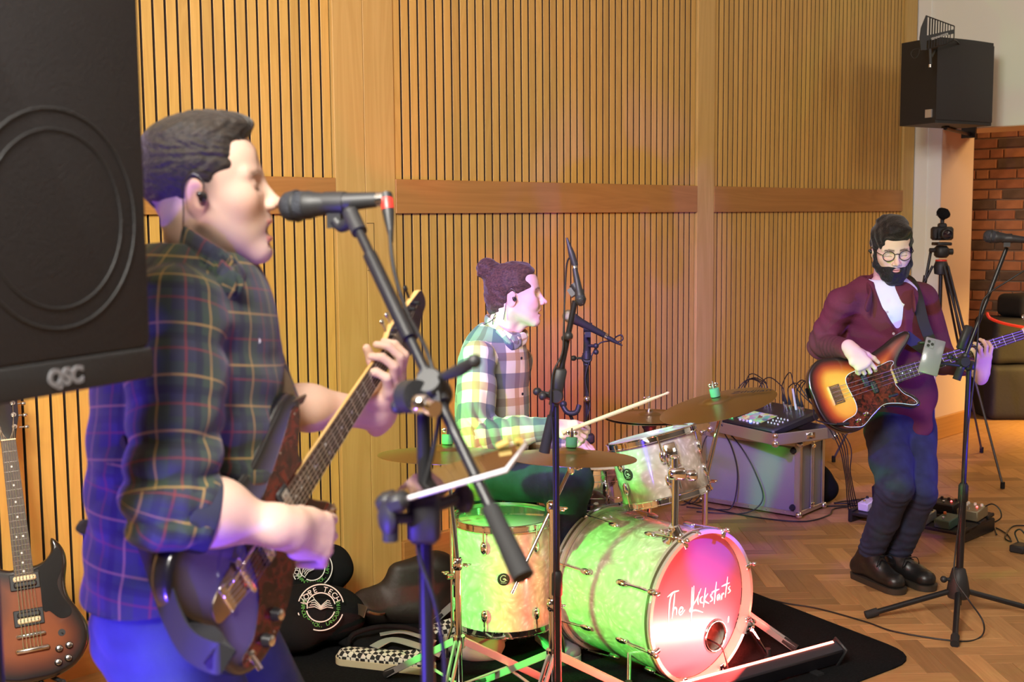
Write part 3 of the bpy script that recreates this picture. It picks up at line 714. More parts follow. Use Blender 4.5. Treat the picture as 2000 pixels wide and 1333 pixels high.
# ---- bass guitar
BASS_M = None
def bass_guitar():
    global BASS_M
    br = P(1634, 771, 4.98); nt_ = P(1998, 654, 5.10); X = (nt_-br).normalized(); S = .864
    Z = (-ray(1720, 740)+UP*.10+RT*.02).normalized(); M = frame(br, x=X, y=Z.cross(X)); BASS_M = M
    t = thing('bass_guitar', 'sunburst electric bass with tortoiseshell pickguard played by the bearded man', 'bass guitar', br)
    out = spl2([(-.100, .02), (-.098, -.05), (-.075, -.115), (-.02, -.160), (.05, -.165), (.12, -.130), (.175, -.108), (.235, -.122), (.295, -.150), (.328, -.142), (.318, -.105), (.285, -.072), (.268, -.042), (.272, -.031), (.295, -.031), (.295, .032), (.300, .050), (.330, .080), (.372, .112), (.400, .143), (.385, .166), (.330, .160), (.260, .135), (.190, .118), (.120, .126), (.05, .152), (-.02, .160), (-.075, .125), (-.098, .07)], 5)
    slab_body('body', out, .044, .010, M @ Matrix.Translation((0, 0, -.022)), burst([(0, (.008, .004, .004)), (.014, (.012, .004, .004)), (.032, (.22, .02, .008)), (.050, (.50, .09, .012)), (.075, (.82, .34, .035)), (.12, (.86, .42, .05))]), t, .0035)
    g = spl2([(.055, .030), (.062, -.060), (.045, -.098), (.00, -.110), (-.022, -.118), (-.018, -.135), (.02, -.150), (.06, -.155), (.12, -.122), (.175, -.100), (.235, -.113), (.290, -.138), (.312, -.135), (.300, -.108), (.272, -.078), (.258, -.045), (.255, -.033), (.262, .033), (.282, .052), (.268, .066), (.20, .060), (.12, .070), (.072, .062)], 5)
    pg = guard(g, .0002, M, t, (WHITEP, TORT)); 
    for x, y in ((.07, .05), (.268, .055), (.30, -.128), (.17, -.106), (-.01, -.128), (.055, -.148), (.06, -.03)): screw(M, pg, x, y, .0024)
    zf = neck_parts(M, t, S, .275, .063, .042, .021, .002, 20, MAPLE, ROSEW)
    b = MB(M); b.box((.0, 0, .002), (.048, .080, .004), bev=.001); b.box((-.024, 0, .007), (.003, .080, .014)); bp_ = b.build('bridge', CHROME, t, 0)
    for i in range(4): b = MB(M); b.cyl((-.018, -.029+.0193*i, .009), (.012, -.029+.0193*i, .009), .0065); b.build('saddle', CHROME, bp_, 50)
    for (x, y) in ((.135, .018), (.162, -.020)):
        b = MB(M); b.box((x, y, .007), (.026, .052, .012), bev=.005); pk = b.build('pickup', BLACKP, t, 40)
        for i in range(4): b = MB(M); b.cyl((x, y-.018+.012*i, .012), (x, y-.018+.012*i, .0142), .0025, n=8); b.build('pole_piece', NICKEL, pk, 50)
    b = MB(M); b.box((.225, -.075, .006), (.045, .010, .007), bev=.003, M=None); b.build('thumb_rest', BLACKP, t, 40)
    knob(M, t, .045, -.128, .003, .0095, .014, CHROME, CHROME); knob(M, t, .085, -.112, .003, .0095, .014, CHROME, CHROME)
    strings(M, t, 4, -.018, S, .056, .031, .015, zf+.003, .0008)
    hs = spl2([(S+.0, -.021), (S+.02, -.024), (S+.05, -.05), (S+.12, -.045), (S+.19, -.03), (S+.21, .0), (S+.19, .035), (S+.10, .033), (S+.04, .030), (S+.0, .021)], 4)
    b = MB(M @ Matrix.Translation((0, 0, -.014))); b.prism(hs, 0, .014, bev=.002); b.build('headstock', MAPLE, t, 40)
    for i in range(4): b = MB(M); b.cyl((S+.04+.04*i, .018, .0), (S+.04+.04*i, .018, .015), .006); b.cyl((S+.04+.04*i, .03, -.008), (S+.04+.04*i, .065, -.008), .004); b.sphere((S+.04+.04*i, .07, -.008), .012, (.9, 1, .4)); b.build('tuning_peg', NICKEL, t, 50)
    # strap over the far shoulder and round the back, plugged lead
    up_ = M @ V3((.385, .15, -.024)); b = MB(); pts = spline([M @ V3((.39, .150, -.03)), P(1822, 690, 5.14), P(1803, 628, 5.155), P(1790, 575, 5.20), P(1775, 545, 5.33), P(1745, 540, 5.42), P(1690, 560, 5.45), P(1655, 620, 5.50), P(1640, 700, 5.45), M @ V3((-.11, .04, -.03))], 8)
    rings = []
    for i, p in enumerate(pts):
        tdir = (pts[min(i+1, len(pts)-1)]-pts[max(i-1, 0)]).normalized(); nrm = (-FW if i < len(pts)*.5 else FW); nrm = (nrm+UP*(1-abs(i-len(pts)*.5)/(len(pts)*.5))).normalized(); sd = tdir.cross(nrm).normalized(); nn = sd.cross(tdir)
        rings.append([p+sd*.024+nn*.001, p-sd*.024+nn*.001, p-sd*.024-nn*.001, p+sd*.024-nn*.001])
    b.loft(rings); b.build('strap', mat('black_strap', (.02, .016, .014), .6), t, 40)
    b = MB(); pts = spline([M @ V3((-.02, -.125, .006)), M @ V3((-.06, -.115, .018)), P(1605, 825, 4.96), P(1590, 815, 5.0), P(1592, 780, 5.05), P(1602, 745, 5.06), P(1612, 700, 5.06)], 8)
    b.tube(pts, .0032, 6); b.cyl(M @ V3((.0, -.128, .005)), M @ V3((-.05, -.118, .016)), .0065, n=10); b.build('instrument_lead', BLACKC, t, 50)
    return t
bass_guitar()
# ---- offset guitar of the singer
GTR_M = None
def offset_guitar():
    global GTR_M
    K = .89; br = P(470, 1124, 1.90); d2 = 2.30
    for _ in range(30):
        n_ = P(758, 686, d2); L = (n_-br).length; d2 += (.648*K-L)*.8
    X = (n_-br).normalized(); Z = (RT*.86-FW*.51+UP*.0); Z = (Z-X*Z.dot(X)).normalized(); M = frame(br, x=X, y=Z.cross(X)) @ Matrix.Scale(K, 4); GTR_M = M; S = .648
    t = thing('electric_guitar', 'dark sunburst offset-body electric guitar with maple neck played by the singer', 'guitar', br)
    out = spl2([(-.115, -.02), (-.130, -.075), (-.115, -.135), (-.065, -.170), (.005, -.172), (.07, -.148), (.12, -.118), (.165, -.112), (.215, -.125), (.265, -.140), (.292, -.128), (.288, -.100), (.262, -.070), (.245, -.045), (.245, -.029), (.262, -.029), (.262, .029), (.270, .050), (.305, .085), (.335, .118), (.328, .148), (.285, .160), (.22, .148), (.15, .132), (.085, .130), (.02, .150), (-.05, .165), (-.115, .148), (-.150, .10), (-.145, .04)], 5)
    slab_body('body', out, .042, .012, M @ Matrix.Translation((0, 0, -.021)), burst([(0, (.006, .006, .008)), (.016, (.008, .007, .009)), (.034, (.045, .04, .10)), (.055, (.09, .085, .20)), (.12, (.10, .095, .22))]), t, .003)  # the stage light's blue is mixed into the inner burst colours
    g = spl2([(.020, -.055), (.045, .038), (.085, .062), (.13, .064), (.19, .082), (.25, .105), (.30, .128), (.315, .115), (.29, .085), (.262, .055), (.258, .033), (.232, .030), (.232, -.032), (.250, -.066), (.278, -.100), (.280, -.125), (.262, -.130), (.212, -.115), (.165, -.102), (.115, -.108), (.065, -.138), (.0, -.158), (-.055, -.155), (-.092, -.135), (-.088, -.118), (-.04, -.112)], 5)
    pg = guard(g, .0002, M, t, (WHITEP, TORT))
    for x, y in ((.03, -.03), (.12, .055), (.22, .09), (.30, .118), (.272, -.118), (.165, -.108), (.0, -.15), (-.08, -.128)): screw(M, pg, x, y, .0024)
    zf = neck_parts(M, t, S, .25, .056, .042, .021, .003, 21, MAPLE, ROSEW)
    # tailpiece plate, bridge
    tp = spl2([(-.095, -.018), (-.055, -.030), (-.01, -.034), (.012, -.018), (.014, .012), (-.004, .032), (-.045, .030), (-.088, .016)], 5)
    b = MB(M); b.prism(tp, .0004, .0022, bev=.0006); b.build('tremolo_plate', mat('aged_nickel', (.42, .34, .24), .32, 1.0), t, 40)
    b = MB(M); b.box((.0, 0, .010), (.012, .076, .010), bev=.003); b.cyl((0, -.037, 0), (0, -.037, .014), .005); b.cyl((0, .037, 0), (0, .037, .014), .005); br_ = b.build('bridge', CHROME, t, 50)
    b = MB(M); b.box((-.052, 0, .004), (.018, .058, .006), bev=.002); b.build('string_anchor', CHROME, t, 40)
    b = MB(M); b.tube(spline([(-.045, .012, .006), (-.02, .03, .022), (.03, .045, .034), (.10, .05, .034)], 6), .003, 8); b.build('tremolo_arm', CHROME, t, 60)
    for x in (.075, .175):
        b = MB(M); b.box((x, 0, .005), (.036, .086, .009), bev=.004); pk = b.build('pickup', BLACKP, t, 40)
        b = MB(M); b.box((x, 0, .0099), (.020, .072, .001)); b.build('pickup_claw', CHROME, pk, 0)
        for i in range(6): b = MB(M); b.cyl((x, -.026+.0104*i, .010), (x, -.026+.0104*i, .0115), .0022, n=8); b.build('pole_piece', NICKEL, pk, 50)
    WN = mat('witch_hat', (.02, .02, .02), .35)
    knob(M, t, .020, -.125, .003, .012, .016, WN, CHROME); knob(M, t, -.028, -.140, .003, .012, .016, WN, CHROME)
    b = MB(M); b.box((.275, -.108, .004), (.022, .012, .003)); b.cyl((.275, -.108, .005), (.275, -.108, .015), .0018); b.build('switch', CHROME, t, 40)
    b = MB(M); b.lathe([(.010, 0), (.010, .004), (.006, .005)], 14, Matrix.Translation((-.072, -.13, .002))); b.cyl((-.072, -.13, .003), (-.085, -.15, .022), .006); b.build('output_jack', CHROME, t, 50)
    hs = [(S+.004, -.021), (S+.022, -.024), (S+.052, -.060), (S+.085, -.066), (S+.125, -.052), (S+.165, -.030), (S+.195, -.020), (S+.205, .000), (S+.198, .022), (S+.17, .026), (S+.10, .030), (S+.045, .034), (S+.018, .026), (S+.004, .021)]
    b = MB(M @ Matrix.Translation((0, 0, -.012))); b.prism(spl2(hs, 4), 0, .013, bev=.002); b.build('headstock', MAPLE, t, 40)
    b = MB(M); b.prism(ring_outline(spl2(hs, 4), .002), .0008, .0016); b.build('headstock_veneer', mat('dark_veneer', (.02, .015, .04), .2, coat=1), t, 40)
    ends = []
    for i in range(6):
        x = S+.030+.0255*i; b = MB(M); b.cyl((x, .019-.003*i*.3, .0), (x, .019-.003*i*.3, .014), .0045, n=10); b.cyl((x, .03, -.008), (x, .046, -.008), .003, n=8); b.box((x, .054, -.008), (.013, .016, .007), bev=.003); b.build('tuning_peg', BLACKM if i > 1 else NICKEL, t, 50)
        ends.append((x, .019-.003*i*.3, .010))
    for i in range(6):
        ty = (i/5-.5); b = MB(M); b.tube([(-.052, ty*.05, .006), (0, ty*.052, .0165), (S, ty*.035, zf+.0022), ends[5-i]], .0007+.00012*i, 5); b.build('string', STRING, t, 0)
    # strap: from the upper horn over the far shoulder, down the back and round to the tail button
    return t
GTR_T = offset_guitar()
# ---- double-horned guitar on the stand
def horned_guitar():
    br = P(62, 1255, 3.80); n_ = P(16, 862, 3.93); X = (n_-br).normalized(); S = .628
    Z = (-ray(60, 1100)+RT*.10); M = frame(br, x=X, y=Z.cross(X)) ; 
    t = thing('electric_guitar', 'brown sunburst double-horned electric guitar leaning in front of the slatted wall', 'guitar', FL(70, 1333))
    M = M @ Matrix.Scale((n_-br).length/S, 4)
    half = [(-.118, 0), (-.115, .06), (-.090, .120), (-.040, .160), (.020, .168), (.075, .145), (.120, .122), (.165, .118), (.215, .128), (.250, .127), (.282, .114), (.303, .094), (.292, .088), (.262, .086), (.238, .066), (.226, .035)]
    low = [(x+.004 if x > .2 else x, -y) for x, y in half]
    out = spl2(low+half[::-1][:-1], 5)[::1]
    out2 = spl2([(x, y) for x, y in (low+[(.232, .0)]+half[::-1][:-1])], 4)
    b3 = burst([(0, (.010, .006, .005)), (.02, (.014, .007, .005)), (.045, (.10, .025, .010)), (.08, (.24, .065, .018)), (.15, (.30, .085, .022))])
    slab_body('body', out2, .035, .012, M @ Matrix.Translation((0, 0, -.0175)), b3, t, .0035)
    g = spl2([(.215, -.030), (.228, -.060), (.255, -.088), (.272, -.102), (.250, -.112), (.210, -.108), (.165, -.090), (.12, -.100), (.085, -.120), (.062, -.118), (.058, -.090), (.085, -.062), (.090, -.045), (.16, -.045), (.215, -.045)], 4)
    BG = mat('black_guard', (.012, .012, .012), .22, coat=.5); guard(g[::-1] if False else g, .0002, M, t, (WHITEP, BG))
    zf = neck_parts(M, t, S, .235, .056, .043, .020, .004, 22, mat('mahogany', (.10, .03, .015), .3, coat=.5), ROSEW, dots=(3, 5, 7, 9, 12, 15, 17, 19))
    ZEB = [IVORY, BLACKP]
    for x, fl in ((.185, 1), (.075, -1)):
        b = MB(M); b.box((x, 0, .003), (.050, .086, .006), bev=.002); ring = b.build('pickup_ring', BLACKP, t, 30)
        for k in (-1, 1):
            b = MB(M); b.box((x+.009*k, 0, .009), (.017, .066, .010), bev=.004); b.build('coil', IVORY if k*fl > 0 else BLACKP, ring, 40)
        for i in range(6): b = MB(M); b.cyl((x+.009*fl, -.025+.010*i, .013), (x+.009*fl, -.025+.010*i, .0148), .0022, n=8); b.build('pole_piece', NICKEL, ring, 50)
    b = MB(M); b.box((.022, 0, .010), (.012, .082, .009), bev=.003); b.cyl((.022, -.037, 0), (.022, -.037, .012), .005); b.cyl((.022, .037, 0), (.022, .037, .012), .005); b.build('bridge', NICKEL, t, 50)
    for i in range(6): b = MB(M); b.box((.022, -.026+.0104*i, .0155), (.007, .006, .003)); b.build('saddle', NICKEL, t, 0)
    b = MB(M); b.box((-.022, 0, .010), (.016, .098, .010), bev=.005); b.build('tailpiece', NICKEL, t, 50)
    for x, y in ((-.035, -.075), (-.03, -.105), (-.075, -.068), (-.068, -.098)): knob(M, t, x, y, .0, .0105, .014, BLACKP, NICKEL)
    b = MB(M); b.lathe([(.011, 0), (.011, .001), (0, .001)], 14, Matrix.Translation((.012, -.088, .0))); b.cyl((.012, -.088, 0), (.012, -.088, .014), .002); b.build('pickup_switch', BLACKP, t, 50)
    hs = [(S, -.022), (S+.03, -.028), (S+.08, -.040), (S+.17, -.045), (S+.19, -.02), (S+.175, 0), (S+.19, .02), (S+.17, .045), (S+.08, .040), (S+.03, .028), (S, .022)]
    M2 = M @ Matrix.Translation((S, 0, 0)) @ Matrix.Rotation(math.radians(14), 4, 'Y') @ Matrix.Translation((-S, 0, 0))
    b = MB(M2 @ Matrix.Translation((0, 0, -.010))); b.prism(hs, 0, .015, bev=.001); hd = b.build('headstock', mat('black_lacquer', (.01, .01, .012), .2, coat=1), t, 40)
    ends = []
    for i in range(3):
        for q in (-1, 1):
            x = S+.045+.042*i; y = q*(.024+.002*i); b = MB(M2); b.cyl((x, y, 0), (x, y, .016), .004, n=10); b.cyl((x, y, .005), (x, y, .0065), .008, n=12); b.cyl((x, q*.038, -.004), (x, q*.052, -.004), .003); b.box((x, q*.060, -.004), (.014, .016, .008), bev=.004); b.build('tuning_peg', NICKEL if i else NICKEL, t, 50); ends.append((q, i, M.inverted() @ (M2 @ V3((x, y, .012)))))
    eo = [next(e[2] for e in ends if e[0] == q and e[1] == i) for q, i in ((-1, 2), (-1, 1), (-1, 0), (1, 0), (1, 1), (1, 2))]
    eo = [next(e[2] for e in ends if e[0] == q and e[1] == i) for q, i in ((-1, 2), (-1, 1), (-1, 0), (1, 0), (1, 1), (1, 2))]
    for i in range(6):
        ty = (i/5-.5); b = MB(M); b.tube([(-.022, ty*.052, .014), (.022, ty*.052, .0175), (S, ty*.035, zf+.002), eo[i]], .0007+.0001*i, 5); b.build('string', STRING, t, 0)
    # folding floor stand
    s_ = thing('guitar_stand', 'small black tripod guitar stand under the double-horned guitar', 'stand', FL(70, 1340))
    c0 = M @ V3((-.13, 0, -.05)); top = M @ V3((.30, 0, -.10)); fl_ = V3((c0.x, c0.y, 0))
    b = MB(); b.tube([V3((c0.x, c0.y, .12)), V3((c0.x, c0.y, .12)).lerp(top, .3)], .010, 10); b.build('upright', BLACKM, s_, 50)
    for a in (0, 2.1, 4.2):
        b = MB(); d = V3((math.cos(a+.9), math.sin(a+.9), 0)); b.tube([V3((c0.x, c0.y, .20)), V3((c0.x, c0.y, 0))+d*.17+UP*.012], .008, 8); b.sphere(V3((c0.x, c0.y, 0))+d*.17+UP*.013, .013); b.build('leg', BLACKM, s_, 50)
    for q in (-1, 1): b = MB(M); b.tube([(-.10, q*.03, -.05), (-.13, q*.07, -.03), (-.135, q*.075, .02)], .007, 8); b.build('cradle_arm', RUBBER, s_, 50)
    return t
horned_guitar()
# ================================================================ people
def head_frame(o, az, pitch, roll=0.0):
    """az: 0 = face towards the camera, + = turned to the picture's right; pitch + = looking up"""
    f = (-FW*math.cos(az)+RT*math.sin(az))*math.cos(pitch)+UP*math.sin(pitch)
    l = UP.cross(f).normalized(); M = frame(o, x=f, y=l); return M @ Matrix.Rotation(roll, 4, 'X')
def hair_mat(name, c1, c2, bs=1.0):
    m = mat(name, c1, .62, spec=.3, var=.0, bump=.8*bs, bscale=1, stretch=(45, 160, 160)); b = m.node_tree.nodes['Principled BSDF']; b.inputs['Sheen Weight'].default_value = .15
    N = m.node_tree.nodes; L = m.node_tree.links; n = [k for k in N if k.type == 'TEX_NOISE'][0]; r = N.new('ShaderNodeValToRGB'); r.color_ramp.elements[0].position = .35; r.color_ramp.elements[1].position = .65
    r.color_ramp.elements[0].color = (*c2, 1); r.color_ramp.elements[1].color = (*c1, 1); L.new(n.outputs[0], r.inputs[0]); L.new(r.outputs[0], b.inputs['Base Color']); return m
EYE_W = mat('eye_white', (.72, .70, .68), .15, coat=.8); EYE_I = mat('iris', (.10, .08, .06), .15, coat=1)
IEM = mat('earpiece_black', (.015, .015, .018), .15, coat=1)
JEANS = mat('dark_denim', (.020, .026, .060), .85, bump=.35, bscale=500, var=.35, vscale=14)
JEANS_B = mat('blue_denim', (.045, .065, .14), .85, bump=.35, bscale=400, var=.3, vscale=10)
def eyes(M, parent, shut=False, look=(0, 0)):
    for q in (-1, 1):
        b = MB(M); b.cur = 0; b.sphere((.0712, q*.032, -.0035), .0118, n=12); b.cur = 1; b.sphere((.0788+.0006, q*.032+look[0]*.003, -.0035+look[1]*.003), .0052, (.7, 1, 1), n=10); b.build('eye', [EYE_W, EYE_I], parent, 180)
def earbud(M, parent, q, wire=True):
    b = MB(M); b.sphere((.002, q*.087, -.013), .0085, (1, .8, 1.15)); b.sphere((-.001, q*.092, -.009), .006); 
    if wire: b.tube(spline([(.004, q*.089, -.006), (.006, q*.086, .012), (-.008, q*.083, .026), (-.026, q*.083, .012), (-.032, q*.082, -.03), (-.045, q*.066, -.09)], 5), .0013, 6)
    b.build('earpiece', IEM, parent, 180)
def stroke(M, pts, r, n=6): b = MB(M); b.tube(spline(pts, 6), r, n); return b
def torso_uv(V, Fc, c, x, R=.16):
    pass
# ---------------------------------------------------------------- the bass player
def bassist():
    t = thing('person', 'bearded man in round glasses and open burgundy shirt over a white tee, playing bass', 'person', FL(1745, 1145))
    pt = P
    HM = head_frame(pt(1741, 484, 5.20), math.radians(-3), math.radians(-17), math.radians(3))
    hs = head_sdf(.0028, 0, eyes_shut=True); V, Fc = hs.mesh(); cols = head_cols(V, (.80, .53, .42), stub=.0, brow=(.03, .02, .015), shut=True)
    parts = [(xf(V, HM), Fc, cols)]
    sk = (.80, .53, .42)
    # joints
    neck = pt(1722, 560, 5.28); sr = pt(1645, 592, 5.22); sl = pt(1800, 584, 5.38); pelvis = pt(1757, 822, 5.38)
    er = pt(1605, 674, 5.34); wr_ = BASS_M @ V3((.110, .150, .050)); el = pt(1842, 706, 5.42); wl_ = pt(1900, 716, 5.12)
    hr_, hl = pt(1730, 838, 5.34), pt(1785, 838, 5.40); kr, kl = pt(1748, 955, 5.06), pt(1796, 962, 5.14); ar, al = pt(1702, 1082, 5.30), pt(1752, 1085, 5.34)
    lo = [min(p[i] for p in (er, wr_, el, wl_, ar, sl, kr, neck))-.25 for i in range(3)]; hi = [max(p[i] for p in (er, wr_, el, wl_, ar, sl, kr, neck))+.25 for i in range(3)]
    s = SDF(lo, hi, .008)
    s.lens(pt(1722, 620, 5.29), pelvis, .150, .135, side=RT, flat=.62, k=.03)
    s.chain([neck, pt(1722, 600, 5.3)], [.055, .07]); s.cap(sr, sl, .055, .055, k=.04)
    s.chain([sr, er, wr_], [.050, .038, .026], k=.02); s.chain([sl, el, wl_], [.050, .038, .026], k=.02)
    s.chain([hr_, kr, ar], [.080, .055, .040], k=.03); s.chain([hl, kl, al], [.080, .055, .040], k=.03)
    V, Fc = s.mesh(); parts.append((V, Fc, skin_cols(len(V), sk)))
    # hands
    X, Y, Z = [BASS_M.to_3x3() @ V3(v) for v in ((1, 0, 0), (0, 1, 0), (0, 0, 1))]
    s = SDF(wr_-V3((.16, .16, .2)), wr_+V3((.16, .16, .12)), .003)
    s.chain([wr_-(wr_-er).normalized()*.05, wr_], [.027, .024], k=.01)
    hand(s, wr_, X*.30-Y*1.0+Z*.05, Z*.95+Y*.1-X*.25, 1, [(.45, .75, .4), (.70, .85, .5), (.85, .95, .6), (.95, 1.0, .6)], (.55, .1, .2, .35), 1.0)
    V, Fc = s.mesh(); parts.append((V, Fc, skin_cols(len(V), sk)))
    hf = (Y*.75+Z*.6+X*.12).normalized(); hb_ = (-Y*.6+Z*.75).normalized(); hp = BASS_M @ V3((.650, -.040, .020)); wl2 = hp-hf*.082
    s = SDF(hp-V3((.17, .17, .17)), hp+V3((.17, .17, .17)), .003)
    s.chain([wl2-(wl2-el).normalized()*.04, wl2], [.027, .024], k=.01)
    hand(s, wl2, hf, hb_, -1, [(.15, 1.0, .6), (.12, .95, .6), (.15, 1.0, .65), (.2, 1.05, .7)], (.35, .1, .1, .8), 1.0, spread=.16)
    V, Fc = s.mesh(); parts.append((V, Fc, skin_cols(len(V), sk)))
    V, Fc, C = join_np(parts); npmesh('body', V, Fc, SKIN, t, cols=C)
    # hair and beard
    s = SDF((-.14, -.12, -.15), (.15, .12, .17), .003)
    s.ell((-.014, 0, .038), (.108, .086, .090), k=0); s.ell((.045, 0, .095), (.058, .064, .034), k=.03); s.ell((.080, .008, .100), (.032, .050, .026), k=.02); s.ell((-.01, 0, .105), (.07, .06, .035), k=.02)
    s.ell((-.05, 0, -.02), (.068, .070, .075), k=.03)
    for q in (-1, 1): s.cap((.018, q*.074, .02), (.022, q*.073, -.030), .010, .008, k=.01)
    s.ell((.105, 0, .010), (.060, .078, .048), k=.006, op='sub'); s.ell((.07, 0, -.09), (.09, .09, .062), k=.01, op='sub'); s.ell((0, .1, -.03), (.024, .03, .04), k=.006, op='sub'); s.ell((0, -.1, -.03), (.024, .03, .04), k=.006, op='sub')
    s.noise(.0034, (50, 130), 5, 1.5)
    V, Fc = s.mesh(); HB = hair_mat('dark_hair', (.012, .008, .007), (.006, .004, .004)); npmesh('hair', V, Fc, HB, t, HM)
    s = SDF((-.06, -.11, -.17), (.14, .11, .02), .0028)
    s.ell((.046, 0, -.082), (.060, .062, .050), k=0); s.cap((.078, -.012, -.112), (.078, .012, -.112), .030, k=.02)
    for q in (-1, 1): s.chain([(.018, q*.072, -.028), (.030, q*.062, -.066), (.066, q*.036, -.100)], [.009, .018, .022], k=.015); s.cap((.098, q*.004, -.054), (.086, q*.028, -.068), .0085, .007, k=.006)
    s.ell((.115, 0, -.0715), (.030, .021, .007), k=.004, op='sub'); s.ell((.080, 0, -.03), (.055, .055, .026), k=.004, op='sub')
    s.noise(.002, (80, 200), 8, 1.0); V, Fc = s.mesh(); npmesh('beard', V, Fc, HB, t, HM)
    # glasses
    GF = mat('glasses_frame', (.01, .01, .012), .25, coat=.5); GL = mat('lens_glass', (1, 1, 1), .02, trans=1.0); b = MB(HM)
    g_ = None
    for q in (-1, 1):
        c = V3((.100, q*.034, -.004)); ring = [c+V3((-abs(math.cos(a))*.002*(1 if q*math.cos(a) > 0 else 0), math.cos(a)*.0245, math.sin(a)*.0215)) for a in [2*math.pi*k/24 for k in range(24)]]
        b.tube(ring, .0019, 6, closed=True); b.tube([c+V3((-.001, q*.0245, .006)), V3((.075, q*.074, .005)), V3((.0, q*.083, .006)), V3((-.02, q*.082, -.008))], .0018, 6)
    b.tube(spline([(.100, -.010, .002), (.104, 0, .006), (.100, .010, .002)], 4), .0018, 6); g_ = b.build('glasses', GF, t, 180)
    earbud(HM, t, -1)
    # white tee
    s = SDF(lo, hi, .007); s.lens(pt(1735, 600, 5.27), pt(1762, 762, 5.33), .142, .135, side=RT, flat=.72, k=.02); s.cap(pt(1727, 566, 5.27), pt(1735, 600, 5.27), .085, .12, k=.03)
    s.noise(.003, (20, 45), 3); s.ell(neck+UP*.065-FW*.02, (.075, .075, .05), k=.01, op='sub'); V, Fc = s.mesh(); npmesh('t_shirt', V, Fc, mat('white_cotton', (.78, .76, .74), .85, bump=.1, bscale=300), t)
    # burgundy overshirt
    BUR = mat('burgundy_cotton', (.125, .018, .026), .85, bump=.3, bscale=350, var=.18, vscale=7)
    s = SDF(lo, hi, .006)
    s.lens(pt(1722, 612, 5.28), pt(1745, 760, 5.34), .176, .165, side=RT*.95-FW*.3, flat=.70, k=.02); s.lens(pt(1745, 760, 5.34), pt(1757, 775, 5.36), .165, .160, side=RT*.95-FW*.3, flat=.72, k=.03)
    s.cap(pt(1715, 580, 5.30), pt(1722, 612, 5.3), .10, .14, k=.04); s.cap(sr, sl, .060, .060, k=.05); s.cap(neck+UP*.005, sr+UP*.012, .070, .048, k=.03); s.cap(neck+UP*.005, sl+UP*.012, .070, .048, k=.03)
    s.chain([sr, er.lerp(sr, .3), er], [.062, .060, .056], k=.03); s.chain([er, wr_-(wr_-er)*.10], [.056, .040], k=.02); s.chain([sl, el, wl_-(wl_-el)*.3], [.066, .058, .048], k=.03)
    s.lens(pt(1790, 760, 5.29), pt(1800, 832, 5.27), .062, .052, side=RT, flat=.36, k=.03)
    s.folds(er, er-sr, .014, .06, .18, 1); s.folds(er.lerp(wr_, .5), wr_-er, .007, .04, .14, 2); s.folds(sr, er-sr, .006, .05, .14, 3); s.folds(pt(1700, 700, 5.2), UP+RT*.4, .006, .07, .25, 4); s.noise(.003, (14, 40), 4)
    s.plane(wr_-(wr_-er)*.10, (wr_-er)) if False else None
    op = [pt(1735, 540, 5.10), pt(1749, 585, 5.08), pt(1766, 640, 5.09), pt(1776, 700, 5.10), pt(1780, 760, 5.12)]
    for i in range(4): s.lens(op[i], op[i+1], [.058, .052, .040, .032, .030][i], [.058, .052, .040, .032, .030][i+1], side=RT, flat=2.2, k=.006, op='sub')
    s.ell(neck+UP*.05-FW*.02, (.088, .088, .07), k=.01, op='sub')
    V, Fc = s.mesh(); sh = npmesh('shirt', V, Fc, BUR, t)
    # collar and placket
    s = SDF(neck-V3((.25, .25, .3)), neck+V3((.25, .25, .15)), .004)
    cp = spline([pt(1694, 598, 5.10), pt(1700, 572, 5.13), pt(1694, 552, 5.24), pt(1715, 536, 5.36), pt(1752, 536, 5.38), pt(1778, 556, 5.27), pt(1784, 580, 5.16), pt(1786, 600, 5.13)], 4)
    for i in range(len(cp)-1): s.lens(cp[i]-UP*.006, cp[i+1]-UP*.006, .021, .021, side=UP, flat=.26, k=.006)
    V, Fc = s.mesh(); npmesh('collar', V, Fc, BUR, sh)
    for (x, y, d) in ((1733, 610, 5.085), (1745, 652, 5.095)): 
        b = MB(frame(pt(x, y, d), z=-FW)); b.lathe([(.0055, 0), (.0055, .002), (.003, .0015), (0, .0015)], 10); b.build('button', mat('shell_button', (.55, .45, .40), .3) if 'shell_button' not in MATS else MATS['shell_button'], sh, 50)
    # jeans
    s = SDF(lo, hi, .006)
    s.lens(pt(1757, 800, 5.37), pt(1757, 845, 5.37), .150, .150, side=RT, flat=.75, k=.02)
    s.chain([hr_, hr_.lerp(kr, .55), kr, kr.lerp(ar, .45), ar+UP*.02], [.098, .086, .074, .064, .056], k=.02); s.chain([hl, hl.lerp(kl, .55), kl, kl.lerp(al, .45), al+UP*.02], [.098, .084, .072, .062, .056], k=.014)
    for k_, a_ in ((kr, ar), (kl, al)): s.folds(k_, a_-k_, .010, .035, .12, 7); s.folds(a_+UP*.04, UP, .012, .030, .12, 8); s.folds(k_.lerp(a_, .5), a_-k_, .005, .05, .14, 9)
    s.folds(hr_, UP, .008, .05, .18, 5); s.noise(.003, (14, 45), 6); s.plane(pt(1757, 796, 5.37), UP)
    V, Fc = s.mesh(); npmesh('jeans', V, Fc, JEANS, t)
    # boots
    SOLE = mat('boot_sole', (.035, .026, .018), .6); LEA = mat('black_leather', (.012, .011, .011), .4, bump=.15, bscale=90)
